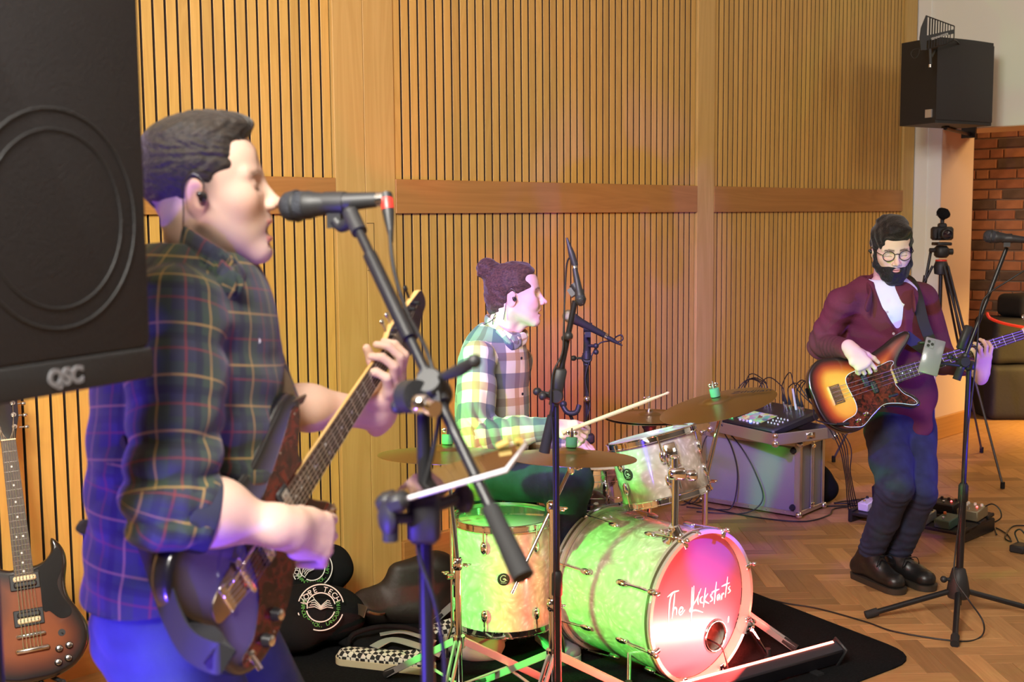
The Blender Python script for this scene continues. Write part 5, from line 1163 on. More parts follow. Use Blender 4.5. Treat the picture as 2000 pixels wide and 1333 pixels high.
def tripod(parent, c, zc, R, a0=0, zl=None, double=True, m=STEEL, w=.011):
    """c: floor point under the pole, zc collar height"""
    for k in range(3):
        a = a0+2*math.pi*k/3; d = RT*math.cos(a)+FW*math.sin(a); top = V3((c.x, c.y, zc))+d*.018; ft = V3((c.x, c.y, .022))+d*R; sd = d.cross(UP)
        b = MB(); u = (ft-top).normalized(); nn = sd.cross(u)
        for q in ((-1, 1) if double else (0,)):
            off = sd*(q*.009); b.loft([[p+off+sd*sx*(.003 if double else w)+nn*sy*w for sx, sy in ((-1, -1), (1, -1), (1, 1), (-1, 1))] for p in (top, ft)])
        lg = b.build('leg', m, parent, 0)
        b = MB(); b.tube([ft-u*.05, ft+u*.008], [.014, .017], 10); b.build('rubber_foot', RUBBER, lg, 50)
        b = MB(); mid = top.lerp(ft, .55); b.loft([[p+sd*sx*.006+nn*sy*.002 for sx, sy in ((-1, -1), (1, -1), (1, 1), (-1, 1))] for p in (mid, V3((c.x, c.y, zc*.30)))]); b.build('leg_brace', m, parent, 0)
    b = MB(); b.cyl((c.x, c.y, zc-.02), (c.x, c.y, zc+.02), .021); b.build('collar', CHROME, parent, 50)
def wing_nut(parent, c, n, m=CHROME, name='wing_bolt', s=1.0):
    n = V3(n).normalized(); F_ = frame(c, z=n); b = MB(F_); b.cyl((0, 0, 0), (0, 0, .016*s), .006*s, n=10); b.sphere((.011*s, 0, .016*s), .008*s, (1, .45, .8)); b.sphere((-.011*s, 0, .016*s), .008*s, (1, .45, .8)); return b.build(name, m, parent, 50)
# ---- bass drum
def bass_drum():
    n = (RT*.65-FW*.76).normalized(); L = .405; R = .254; c = FL(1372, 1186, .285)-n*.035; o = c-n*L; M = frame(o, z=n, x=UP)
    t = thing('bass_drum', 'white pearl bass drum with band name script on its front head', 'drum', V3((o.x, o.y, 0)))
    b = MB(M); b.lathe([(R, 0), (R, L), (R-.008, L), (R-.008, 0), (R, 0)], 80); b.build('shell', PEARL, t, 40)
    KH = mat('smooth_head', (.13, .10, .15), .28); b = MB(M)
    # front head with a port hole ringed in chrome
    pc = M.inverted() @ FL(1397, 1243, .0).lerp(FL(1397, 1243, .285), 1) if False else None
    r0 = ray(1397, 1243); hit = CAM+r0*((c+n*.002-CAM).dot(n)/r0.dot(n)); pl = M.inverted() @ hit; px_, py_ = pl.x, pl.y; pr = .052
    rings = []; 
    for k in range(7):
        u = k/6; rings.append([V3(((px_+pr*math.cos(a))*(1-u)+(R-.002)*math.cos(a)*u, (py_+pr*math.sin(a))*(1-u)+(R-.002)*math.sin(a)*u, L+.002)) for a in [2*math.pi*j/64 for j in range(64)]])
    b.loft(rings, caps=False); hd = b.build('front_drumhead', KH, t, 0)
    b = MB(M); b.lathe([(0, -.002), (R, -.002)], 64); b.build('batter_head', HEADW, t, 0)
    b = MB(M @ Matrix.Translation((px_, py_, L+.003))); b.tube(arc_pts(pr+.003, 0, 40), .006, 10, closed=True); b.build('port_ring', CHROME, t, 180)
    b = MB(M @ Matrix.Translation((px_+.02, py_+.03, L-.12))); b.box((0, 0, 0), (.10, .16, .10), bev=.03); b.build('muffling_pillow', FABRIC_BLACK, t, 40)
    for z0, z1 in ((L+.002, L+.040), (-.040, -.002)):
        b = MB(M); b.lathe([(R+.001, z0), (R+.014, z0), (R+.015, z0+.003), (R+.015, z1-.003), (R+.014, z1), (R+.001, z1), (R+.001, z0)], 80); hp = b.build('hoop', HOOPW, t, 40)
        b = MB(M); zc = (z0+z1)/2; b.lathe([(R+.0152, zc-.006), (R+.0160, zc-.005), (R+.0160, zc+.005), (R+.0152, zc+.006)], 80); b.build('hoop_inlay', mat('inlay_dark', (.10, .08, .05), .3) if 'inlay_dark' not in MATS else MATS['inlay_dark'], hp, 0)
    ac = ang(M, -RT*.5-FW*.5)
    for k in range(8):
        a = math.radians(22.5)+math.pi*2*k/8
        for z, s_ in ((L-.115, 1), (.115, -1)):
            lg = lug(M, R, a, z, .058, t); zh = L+.040 if s_ > 0 else -.040; co, si = math.cos(a), math.sin(a); b = MB(M)
            b.cyl(((R+.012)*co, (R+.012)*si, z), ((R+.022)*co, (R+.022)*si, zh+.012*s_), .003, n=6); b.build('tension_rod', CHROME, lg, 50)
            F_ = M @ frame(((R+.008)*co, (R+.008)*si, zh), x=(co, si, 0), z=(0, 0, s_)); b = MB(F_); b.box((.006, 0, -.012), (.020, .024, .034), bev=.008); b.box((-.004, 0, .004), (.030, .020, .006), bev=.003); b.sphere((.014, 0, .014), .009, (1, 1, 1.2)); b.build('claw_hook', CHROME, lg, 50)
    # spurs
    for sx, ft in ((-1, P(1228, 1335, 4.06)), (1, P(1499, 1302, 4.36))):
        s0 = M @ V3((-.07, -.0, L-.13)); 
        d = (RT*.76*sx+FW*.65*sx).normalized(); side = V3((d.x, d.y, 0)); base = (o+n*(L-.12))+side*(R*.96)-UP*.05 if sx > 0 else P(1236, 1236, 4.21)
        if sx > 0: base = P(1458, 1222, 4.30)
        ax = (base-(o+n*((base-o).dot(n)))).normalized(); F_ = frame(base, z=ax, x=UP); b = MB(F_); b.lathe([(.034, -.012), (.034, .002), (.024, .010), (.016, .018), (.010, .022), (0, .022)], 20); sp = b.build('spur_bracket', CHROME, t, 50)
        ft = V3((ft.x, ft.y, .016)); b = MB(); b.cyl(base+ax*.02, ft+UP*.02, .0075); b.build('spur_rod', CHROME, sp, 50); b = MB(); b.tube([ft+UP*.05, ft], [.012, .011], 10); b.sphere(ft-UP*.004, .012); b.build('spur_foot', RUBBER, sp, 50)
    # tom holder
    tb = FL(1320, 1046, .540); axx = (tb-(o+n*((tb-o).dot(n)))).normalized(); tb = o+n*((tb-o).dot(n))+axx*R; F_ = frame(tb, z=axx, x=n); b = MB(F_); b.lathe([(.050, -.004), (.050, .004), (.034, .010), (.024, .022), (.019, .045), (.0175, .050), (0, .050)], 28); hb = b.build('holder_base', CHROME, t, 50)
    tt_ = P(1320, 922, proj(tb)[2]+.01); b = MB(); b.cyl(tb+axx*.03, tt_, .0125, n=20); b.build('holder_post', CHROME, hb, 50)
    wing_nut(hb, tb+axx*.03-RT*.02, -RT-FW*.3, s=1.4); wing_nut(hb, tb+axx*.025+RT*.05+n*.01, RT, s=1.3)
    vb = o+n*(L*.35)+UP*R; b = MB(frame(vb+UP*.001, z=UP)); b.tube(arc_pts(.016, 0, 20), .0035, 8, closed=True); b.build('air_vent', CHROME, t, 180)
    # the script on the head
    T_ = [[(905, 618), (860, 632), (815, 668)], [(868, 625), (835, 690), (822, 870)], [(872, 640), (862, 740), (850, 835)], [(851, 800), (872, 752), (886, 765), (884, 808)], [(900, 792), (925, 782), (936, 758), (920, 750), (905, 780), (918, 808), (952, 768)],
          [(1008, 590), (1004, 700), (1000, 880)], [(1022, 580), (1016, 700), (1004, 800)], [(1078, 600), (1040, 690), (988, 775), (1035, 770), (1092, 788)], [(1056, 655), (1052, 700), (1056, 728)], [(1060, 630), (1064, 636)], [(1090, 662), (1074, 678), (1073, 706), (1092, 714)], [(1114, 595), (1104, 670), (1096, 748)], [(1132, 640), (1103, 692), (1140, 718)],
          [(1168, 640), (1152, 655), (1168, 685), (1146, 705)], [(1198, 548), (1188, 640), (1180, 722)], [(1160, 632), (1190, 618), (1220, 606)], [(1222, 642), (1205, 660), (1208, 690), (1224, 655), (1226, 692)], [(1240, 640), (1238, 690)], [(1238, 662), (1250, 640), (1258, 645)], [(1286, 508), (1276, 590), (1266, 672)], [(1238, 585), (1270, 570), (1302, 556)], [(1306, 582), (1292, 598), (1306, 620), (1286, 640)], [(1294, 818), (1288, 868)]]
    INK = mat('white_lettering', (.98, .95, .93), .5); b = MB(); pn = n
    for st in T_:
        pp = []
        for (u, v) in st:
            r = ray(u/4+1100, v/4+1000); pp.append(CAM+r*((c+n*.0032-CAM).dot(n)/r.dot(n)))
        pp = spline(pp, 5); k = len(pp); w_ = [.0024*(.45+.9*math.sin(math.pi*min(.97, max(.06, i/(k-1))))) for i in range(k)]
        rings = []
        for i, p in enumerate(pp):
            td = (pp[min(i+1, k-1)]-pp[max(i-1, 0)]).normalized(); sd = td.cross(n); rings.append([p+sd*w_[i], p-sd*w_[i], p-sd*w_[i]-n*.0008, p+sd*w_[i]-n*.0008])
        b.loft(rings)
    lt_ = b.build('lettering', INK, hd, 0); lt_['kind'] = 'stuff'
    b = MB(); b.tube(spline([hit-UP*.02-n*.08, hit-UP*.03+n*.02, hit-UP*.075+n*.05, hit-UP*.15+n*.06, hit-UP*.22+n*.05, V3((hit.x, hit.y, .004))+n*.10, V3((hit.x, hit.y, .004))+n*.25-RT*.2], 6), .0032, 8); b.build('microphone_lead', BLACKC, t, 180)
    return t
bass_drum()
# ---- floor tom, rack tom, snare
fc = P(985, 1195, 4.42); FT = frame(V3((fc.x, fc.y, .16)), z=UP, x=-FW)
ft = drum('floor_tom', 'white pearl floor tom on three legs, the tall drum left of the bass drum', FT, .178, .375, 6, a0=ang(FT, -FW-RT*.40), top=HEADC, badge=(ang(FT, -FW-RT*.0), .20), lugz=.045)
for a in (-2.35, -.30, 1.6):
    d = RT*math.sin(a+math.pi*0)-FW*math.cos(a)
    if a == -2.35: d = (-RT*.92-FW*.35)
    elif a == -.30: d = (RT*.93-FW*.28)
    else: d = FW
    d = d.normalized(); c = V3((fc.x, fc.y, 0))+d*(.178+.022); b = MB(frame(c-d*.012+UP*.34, z=d, x=UP)); b.box((0, 0, 0), (.075, .032, .020), bev=.008); b.cyl((0, 0, .01), (0, 0, .03), .010); br = b.build('leg_bracket', CHROME, ft, 50); wing_nut(br, c+UP*.355+d*.012, d)
    b = MB(); b.tube([c+UP*.60, c+UP*.16, c+d*.02+UP*.10, c+d*.025+UP*.03], .0055, 10); lg = b.build('leg', CHROME, ft, 60); b = MB(); b.tube([c+d*.025+UP*.04, c+d*.025+UP*.001], [.012, .014], 10); b.build('rubber_foot', RUBBER, lg, 50)
tn = (UP*.955-RT*.235+FW*.14).normalized(); tc = P(1302, 968, 4.36); TM = frame(tc, z=tn, x=-FW)
rt_ = drum('rack_tom', 'white pearl tom tilted on a chrome post above the bass drum', TM, .158, .215, 6, a0=ang(TM, -FW+RT*.05), badge=(ang(TM, -FW*.6-RT*.75), .115), lugz=.045)
b = MB(); cl = P(1320, 925, 4.36); b.box((0, 0, 0), (.062, .045, .040), M=frame(P(1322, 925, 4.10), z=UP, x=RT), bev=.008); b.box((0, 0, 0), (.04, .05, .035), M=frame(P(1350, 928, 4.13), z=UP, x=RT), bev=.008); b.cyl(P(1318, 915, 4.10), P(1318, 897, 4.10), .012); b.sphere(P(1318, 893, 4.10), .016, (1, 1, .5)); b.cyl(P(1345, 925, 4.12), P(1340, 920, 4.22), .010); b.build('tom_clamp', CHROME, rt_, 50)
b = MB(TM @ frame((.158*math.cos(ang(TM, -FW+RT*.25)), .158*math.sin(ang(TM, -FW+RT*.25)), .13), x=(math.cos(ang(TM, -FW+RT*.25)), math.sin(ang(TM, -FW+RT*.25)), 0), z=(0, 0, 1))); b.box((.008, 0, .02), (.018, .05, .085), bev=.006); b.cyl((.014, 0, -.02), (.014, 0, -.10), .006); b.build('mount_bracket', CHROME, rt_, 50)
sc_ = P(1160, 1000, 4.78); SM_ = frame(V3((sc_.x, sc_.y, .515)), z=UP, x=-FW)
SHELLC = mat('chrome_shell', (.78, .78, .80), .09, 1.0)
sn = drum('snare_drum', 'chrome snare drum between the floor tom and the rack tom', SM_, .172, .135, 10, a0=.2, shell=SHELLC, badge=(ang(SM_, -FW-RT*.5), .07), split=False)
for z in (.035, .10): b = MB(SM_); b.tube(arc_pts(.1725, z, 48), .0018, 6, closed=True); b.build('shell_bead', CHROME, sn, 180)
st = thing('snare_stand', 'folding stand holding the chrome snare drum', 'stand', (sc_.x, sc_.y, 0)); c = V3((sc_.x, sc_.y, 0))
for k in range(3):
    a = .5+k*2.094; d = RT*math.cos(a)+FW*math.sin(a); b = MB(); b.tube([c+UP*.42, c+d*.165+UP*.497, c+d*.178+UP*.503], .008, 8); b.tube([c+d*.176+UP*.498, c+d*.186+UP*.535], .010, 8); b.build('basket_arm', STEEL, st, 50)
b = MB(); b.cyl(c+UP*.10, c+UP*.43, .012); b.build('tube', CHROME, st, 50); tripod(st, c, .16, .20, .9, double=False, w=.008)
def straight_post(name, label, grp=None): pass
# ---- cymbals
BR2 = mat('cymbal_bronze_ring', (.46, .37, .20), .30, 1.0)
_nt = BR2.node_tree; _n = _nt.nodes.new('ShaderNodeTexWave'); _n.wave_type = 'RINGS'; _n.rings_direction = 'SPHERICAL'; _n.inputs['Scale'].default_value = 130; _n.inputs['Distortion'].default_value = .4; _t = _nt.nodes.new('ShaderNodeTexCoord'); _nt.links.new(_t.outputs['Object'], _n.inputs['Vector']); _b = _nt.nodes.new('ShaderNodeBump'); _b.inputs['Strength'].default_value = .25; _b.inputs['Distance'].default_value = .0006; _nt.links.new(_n.outputs[0], _b.inputs['Height']); _nt.links.new(_b.outputs[0], _nt.nodes['Principled BSDF'].inputs['Normal'])
def cymbal(label, c, n, R, name='cymbal', bell=.11, grp=None, flip=False):
    M = frame(c, z=n, x=RT); h = R*.16; rb = R*.25; prof = [(.006, h)]
    for k in range(1, 7): a = k/6*math.pi/2*.9; prof.append((rb*math.sin(a)*1.02, h-R*.085*(1-math.cos(a))))
    zb = prof[-1][1]
    for k in range(1, 10): u = k/9; prof.append((rb+(R-rb)*u, zb*(1-u**1.35)))
    full = prof+[(r, z-.0014) for r, z in prof[::-1]]; b = MB(M); b.lathe([(r, z-h) for r, z in full], 72); o = b.build(name, BR2, None, 60)
    # keep object origin on the cymbal axis so the lathe rings follow it
    me = o.data; T = M.inverted(); me.transform(T); o.matrix_world = M; o.location = M.translation; o.rotation_euler = M.to_euler(); tag(o, label, 'cymbal', grp); return o, M
def topper(parent, c, n, wing=True, felt=True):
    n = V3(n).normalized(); M = frame(c, z=n, x=RT); b = MB(M); b.lathe([(.018, .001), (.019, .004), (.019, .030), (.018, .032), (0, .032)], 16); f = b.build('felt', mat('green_felt', (.10, .34, .14), .95) if 'green_felt' not in MATS else MATS['green_felt'], parent, 40)
    b = MB(M); b.cyl((0, 0, .030), (0, 0, .050), .007); b.sphere((.011, 0, .046), .009, (1, .4, .9)); b.sphere((-.011, 0, .046), .009, (1, .4, .9)); b.cyl((0, 0, .04), (0, 0, .062), .003); b.build('wing_nut', CHROME, parent, 50)
def cym_stand(name, label, cen, n, base, zc, Rl, a0, boom=None, r=.0125, grp='cymbal stands', joints=(.5,)):
    """cen: cymbal centre; base: floor point"""
    t = thing(name, label, 'stand', base, grp); top = cen-V3(n)*.035
    n = V3(n).normalized(); b = MB(); b.cyl(top-n*.03, cen+n*.03, .004); b.lathe([(.018, -.030), (.019, -.026), (.019, -.018), (.018, -.016)], 14, frame(cen, z=n)); b.build('tilter_rod', CHROME, t, 50)
    topper(t, cen, n)
    ptop = V3((base.x, base.y, top.z-.03)) if boom is None else boom
    b = MB(); b.box((0, 0, 0), (.022, .03, .045), M=frame(top-n*.03, z=n, x=RT), bev=.006); tl = b.build('tilter', CHROME, t, 50); wing_nut(tl, top-n*.03-FW*.012+RT*.012, RT*.8-FW*.6)
    pts = [top-n*.045, ptop-UP*.02] if boom is None else None
    if boom is not None:
        d = (top-n*.03-boom).normalized(); b = MB(); b.cyl(top-n*.03, boom-d*.30, .0062); b.build('boom_rod', CHROME, t, 50); b = MB(); b.box((0, 0, 0), (.035, .035, .045), M=frame(boom, z=UP, x=RT), bev=.008); bc = b.build('boom_clamp', CHROME, t, 50); wing_nut(bc, boom+RT*.02-FW*.015, RT-FW*.4, s=1.2)
    h0 = ptop.z; zs = [h0]+[zc+(h0-zc)*j for j in joints]+[.06]; rr = r*.72
    for i in range(len(zs)-1):
        b = MB(); a_ = V3((base.x, base.y, zs[i])) if i or boom is not None else (top-n*.045); b.cyl(a_, V3((base.x, base.y, zs[i+1])), rr+.0022*i, n=16); b.build('tube', CHROME, t, 50)
        if i < len(zs)-2: zz = zs[i+1]; b = MB(); b.lathe([(rr+.003, zz+.02), (rr+.007, zz+.015), (rr+.007, zz-.015), (rr+.004, zz-.02)], 18, Matrix.Translation((base.x, base.y, 0))); b.box((base.x, base.y, zz), (.04, .018, .03), bev=.005); cc = b.build('clamp', CHROME, t, 50); wing_nut(cc, V3((base.x, base.y, zz))+(RT*.02-FW*.012), RT-FW*.5)
    tripod(t, base, zc, Rl, a0); return t
def under(px, py, d): p = P(px, py, d); return V3((p.x, p.y, 0))
n1 = (UP+RT*.02+FW*.07).normalized(); c1 = P(874, 868, 4.02)
cymbal('thin bronze crash cymbal at the left, above the floor tom', c1, n1, .232, grp=None)
cym_stand('cymbal_stand', 'cymbal stand carrying the left crash in front of the floor tom', c1, n1, under(893, 1000, 3.98), .215, .34, 2.45, joints=(.45,))
n2 = (UP*.99+RT*.03+FW*.06).normalized(); c2 = P(1116, 874, 3.90)
cymbal('bronze crash cymbal held over the snare, middle of the kit', c2, n2, .212)
cym_stand('cymbal_stand', 'boom cymbal stand directly behind the black pole in front of the kit', c2, n2, under(1078, 1100, 3.86), .215, .36, 2.3, boom=P(1078, 992, 3.86), joints=(.35,))
n3 = (UP*.965-RT*.235-FW*.05).normalized(); c3 = P(1398, 775, 4.60)
ride, RM_ = cymbal('large tilted ride cymbal with black maker lettering at the right of the kit', c3, n3, .226)
cym_stand('cymbal_stand', 'cymbal stand of the tilted ride, behind the bass drum', c3, n3, under(1377, 1000, 4.62), .20, .36, -.55, joints=(.62, .24))
_lm = RM_ @ Matrix.Translation((.135, .015, -.0165)) @ Matrix.Rotation(math.radians(8), 4, 'Y') @ Matrix.Rotation(math.radians(-8), 4, 'Z')
INKB = mat('black_print', (.015, .015, .015), .5); lt = text_obj('Zildjian', .052, _lm, INKB, None, 'maker_lettering', .0003, .35)
lt.parent = ride; lt.matrix_parent_inverse = RM_.inverted()
# hi-hat
n4 = UP; c4 = P(1268, 803, 4.92); b4 = under(1268, 900, 4.92)
hh = thing('hi_hat_stand', 'hi-hat stand with thin pull rod standing above its cymbals', 'stand', b4)
cymbal('top hi-hat cymbal, the upper of the horizontal pair', c4, n4, .182, grp=None)
o_, _ = cymbal('bottom hi-hat cymbal, the lower of the horizontal pair', c4-UP*.052, -n4, .182)
b = MB(); b.cyl(c4-UP*.06, P(1271, 706, 4.92), .0028); b.build('pull_rod', CHROME, hh, 50)
b = MB(); b.cyl(c4, c4+UP*.06, .007); b.lathe([(.016, 0), (.016, .008), (.006, .01)], 14, Matrix.Translation(c4)); b.build('clutch', CHROME, hh, 50); wing_nut(hh, c4+UP*.055, -RT*.9-FW*.3, s=1.1)
b = MB(); b.lathe([(.0, -.05), (.026, -.05), (.030, -.058), (.030, -.066), (.018, -.085), (.014, -.10)], 18, Matrix.Translation(c4)); b.build('seat_cup', BLACKP, hh, 50)
b = MB(); b.cyl(V3((b4.x, b4.y, .05)), c4-UP*.09, .0115); b.build('tube', CHROME, hh, 50); tripod(hh, b4, .26, .28, .4)
# stick
stk = MB(); a_, b_ = P(1098, 846, 4.325), P(1307, 767, 4.40); stk.tube([a_, a_.lerp(b_, .75), a_.lerp(b_, .94), a_.lerp(b_, .955), a_.lerp(b_, .985), b_], [.0078, .0076, .0042, .0040, .0058, .0025], 12)
tag(stk.build('drumstick', WOODSTICK, None, 60), 'pale wooden drumstick held in the drummer\'s raised hand', 'drumstick')
# stool
ts = P(962, 940, 4.74); st = thing('drum_throne', 'round black drum stool beneath the drummer', 'stool', (ts.x, ts.y, 0)); zt = .545
b = MB(Matrix.Translation((ts.x, ts.y, 0))); b.lathe([(0, zt-.10), (.15, zt-.10), (.17, zt-.08), (.175, zt-.04), (.165, zt-.01), (0, zt-.005)], 28); b.build('seat', FABRIC_BLACK, st, 50)
b = MB(); b.cyl((ts.x, ts.y, .12), (ts.x, ts.y, zt-.10), .016); b.build('post', CHROME, st, 50); tripod(st, V3((ts.x, ts.y, 0)), .22, .24, 1.0)
# kick pedal behind the drum
kp = P(1205, 1130, 4.62); kp = V3((kp.x, kp.y, 0)); t = thing('kick_pedal', 'chrome kick pedal at the back of the bass drum', 'pedal', kp); nn = (RT*.65-FW*.76).normalized(); sd = nn.cross(UP)
b = MB(frame(kp-nn*.12+UP*.018, x=nn, z=UP)); b.box((0, 0, 0), (.26, .09, .008), bev=.003); b.build('base_plate', STEEL, t, 40)
b = MB(frame(kp-nn*.13+UP*.045, x=nn*.97+UP*.16, z=UP)); b.box((0, 0, 0), (.24, .075, .008), bev=.003); b.build('footboard', STEEL, t, 40)
b = MB(); b.cyl(kp+sd*.04, kp+sd*.04+UP*.16, .007); b.cyl(kp-sd*.04, kp-sd*.04+UP*.16, .007); b.cyl(kp-sd*.045+UP*.16, kp+sd*.045+UP*.16, .007); b.cyl(kp+UP*.16, kp+UP*.30-nn*.03, .004); b.sphere(kp+UP*.30-nn*.03, .022); b.build('beater_frame', CHROME, t, 50)
# ================================================================ microphones and their stands
GRILLE = mat('mic_mesh', (.55, .55, .54), .35, 1.0, bump=.8, bscale=420); GRILLED = mat('mic_mesh_dark', (.05, .055, .07), .4, .6, bump=.8, bscale=420)
def microphone(label, ball, tail, grille, parent_label=None, red=False, sc=1.0, name='microphone'):
    """handheld vocal microphone from ball end to connector end"""
    ball = V3(ball); tail = V3(tail); d = (tail-ball).normalized(); M = frame(ball, z=d); L = (tail-ball).length
    t = thing(name, label, 'microphone', ball)
    b = MB(M); b.lathe([(0, -.0), (.010*sc, .001), (.0175*sc, .005), (.0235*sc, .013), (.0255*sc, .024*sc), (.0255*sc, .030*sc), (.0230*sc, .046*sc)], 24); b.build('grille', grille, t, 60)
    b = MB(M); b.lathe([(.0262*sc, .027*sc), (.0268*sc, .030*sc), (.0262*sc, .033*sc)], 24); b.build('grille_band', GRILLE if grille is GRILLE else BLACKP, t, 60)
    b = MB(M); b.lathe([(.0230*sc, .046*sc), (.0235*sc, .052*sc), (.0205*sc, .062*sc), (.0175*sc, .082*sc), (.0120*sc, L-.014), (.0115*sc, L-.012), (0, L-.012)], 24); b.build('handle', BLACKP, t, 50)
    b = MB(M); b.lathe([(.0118*sc, L-.018), (.0118*sc, L-.001), (.0, L)], 20); b.build('connector_socket', NICKEL, t, 40)
    return t, M, L
def lead(label, pts, r=.003, m=None, conn=None, k=8, name='cable', colour=None, end2=None):
    t = thing(name, label, 'cable', V3(pts[0])) ; b = MB(); b.tube(spline(pts, k), r, 8); b.build('cord', m or BLACKC, t, 180)
    for e, nx in ((conn, pts[1] if conn is not None else None),):
        if e is None: continue
        d = (V3(pts[1])-V3(pts[0])).normalized(); M = frame(V3(pts[0]), z=d); b = MB(M); b.lathe([(.0, -.012), (.0095, -.012), (.0098, .020), (.0085, .032), (.0045, .060), (.003, .072)], 16); b.build('plug', BLACKP, t, 50)
        if colour: b = MB(M); b.lathe([(.0102, -.002), (.0104, 0), (.0104, .014), (.0102, .016)], 16); b.build('plug_ring', colour, t, 50)
    return t
def mic_clip(t, c, dmic, droot, r=.016, h=.035):
    M = frame(c, x=dmic, z=-V3(droot)); b = MB(M); ring = [(math.cos(a)*r, math.sin(a)*r) for a in [math.pi*2*k/20 for k in range(20)]]
    b.loft([[V3((x, p[0]*1.0, p[1])) for p in ring] for x in (-.018, .018)]); b.loft([[V3((x, s*.009, z)) for x, s in ((-.012, -1), (.012, -1), (.012, 1), (-.012, 1))] for z in (-r*.8, -r-h)]); return b.build('mic_clip', BLACKP, t, 50)
def mic_stand(label, base, pole_top, boom_a, boom_b, legR, a0, grp=None, zc=.10, r=.0105, clutch=None, rb=.0085, legm=None, straight_legs=True, wobble=None):
    """pole from the floor to pole_top, boom from a (counterweight end) to b (mic end)"""
    base = V3((base.x, base.y, 0)); t = thing('microphone_stand', label, 'stand', base, grp); ptop = V3(pole_top)
    mid = base.lerp(ptop, .50); b = MB(); b.cyl(base+UP*.05, mid, r*1.25, n=16); b.build('lower_tube', BLACKM, t, 50); b = MB(); b.cyl(mid, ptop, r*.9, n=16); b.build('upper_tube', BLACKM, t, 50)
    b = MB(frame(mid, z=(ptop-base))); b.lathe([(r*1.3, -.04), (r*1.7, -.035), (r*1.7, .025), (r*1.2, .035)], 16); cl_ = b.build('height_clutch', BLACKP, t, 50)
    b = MB(Matrix.Translation(base)); b.lathe([(.014, zc+.085), (.026, zc+.078), (.038, zc+.03), (.046, zc-.02), (.040, zc-.04), (0, zc-.035)], 20); hub = b.build('leg_hub', BLACKP, t, 50); b = MB(); b.cyl(base+UP*(zc+.035)-RT*.02, base+UP*(zc+.035)-RT*.055, .007); b.sphere(base+UP*(zc+.035)-RT*.06, .014); b.build('hub_knob', BLACKP, hub, 50)
    for k in range(3):
        a = a0[k] if isinstance(a0, (tuple, list)) else a0+2*math.pi*k/3; d = RT*math.cos(a)+FW*math.sin(a); ft = base+d*legR+UP*.014
        b = MB(); b.cyl(base+UP*(zc-.01)+d*.02, ft, .0115, n=12); lg = b.build('leg', BLACKM, t, 50); u = (ft-base-UP*zc).normalized(); b = MB(); b.cyl(ft-u*.045, ft+u*.006, .0165, n=14); b.build('rubber_foot', RUBBER, lg, 50)
    if boom_a is not None:
        A, B = V3(boom_a), V3(boom_b); d = (B-A).normalized(); b = MB(); b.cyl(A, B, rb, n=14); bm = b.build('boom', BLACKM, t, 50)
        b = MB(); b.cyl(A-d*.0, A+d*.11, rb*1.9, rb*1.5, n=14); b.build('boom_grip', RUBBER, bm, 50)
        q = A+d*((ptop-A).dot(d)); b = MB(frame(q, z=d, x=(q-ptop) if (q-ptop).length > .004 else RT)); b.cyl((0, 0, -.03), (0, 0, .03), rb*1.8, n=14); b.build('boom_clutch', BLACKP, t, 50)
        sd = d.cross(_fd).normalized(); nrm = (-_fd-d*(-_fd).dot(d)).normalized(); b = MB(frame(q, z=nrm)); b.lathe([(.0, -.03), (.020, -.03), (.022, -.02), (.022, .020), (.018, .026), (0, .026)], 18); b.build('clutch_disc', BLACKP, t, 50)
        b = MB(); b.cyl(q+sd*.01, q+sd*.05, .005); b.sphere(q+sd*.055, .012, (1.2, 1, 1)); b.build('clutch_knob', BLACKP, t, 50); b = MB(); b.cyl(ptop-UP*.02, q, r); b.build('pivot', BLACKM, t, 50)
    return t
# foreground: the singer's
ba_, bb_ = P(1022, 1128, 1.56), P(690, 428, 1.92)
fs = mic_stand('tall black boom microphone stand in front of the singer, nearest the camera', under(833, 1000, 1.72), P(826, 758, 1.72), ba_, bb_, .33, (0.6, 2.7, 4.4), rb=.0080, r=.0115)
d = (bb_-ba_).normalized(); b = MB(); b.tube([ba_.lerp(bb_, .62)-FW*.006, ba_.lerp(bb_, .88)-FW*.006], .011, 12); b.build('boom_sleeve', BLACKM, fs, 50)
b = MB(); b.cyl(bb_-d*.03, bb_+d*.012, .013); b.sphere(bb_+d*.012, .0135); b.build('boom_tip', BLACKP, fs, 50)
m1, MM, LL = microphone('black vocal microphone at the singer\'s open mouth', P(548, 405, 1.985), P(752, 389, 1.93), GRILLED)
mic_clip(fs, P(655, 397, 1.957), (P(752, 389, 1.93)-P(548, 405, 1.985)), -UP, .0185, .022); b = MB(); b.tube(spline([P(655, 430, 1.955), P(668, 443, 1.95), P(685, 432, 1.93)], 4), .010, 10); b.build('clip_joint', BLACKP, fs, 50)
RED_P = mat('red_ring', (.75, .04, .03), .35)
lead('black microphone lead with a red ring hanging from the singer\'s microphone', [P(756, 392, 1.93), P(760, 430, 1.92), P(768, 520, 1.88), P(795, 610, 1.82), P(835, 690, 1.74), P(858, 790, 1.70), P(846, 880, 1.70), P(822, 980, 1.70), P(818, 1080, 1.695), P(850, 1180, 1.69), P(868, 1300, 1.70), P(860, 1420, 1.72)], .0032, conn=1, colour=RED_P)
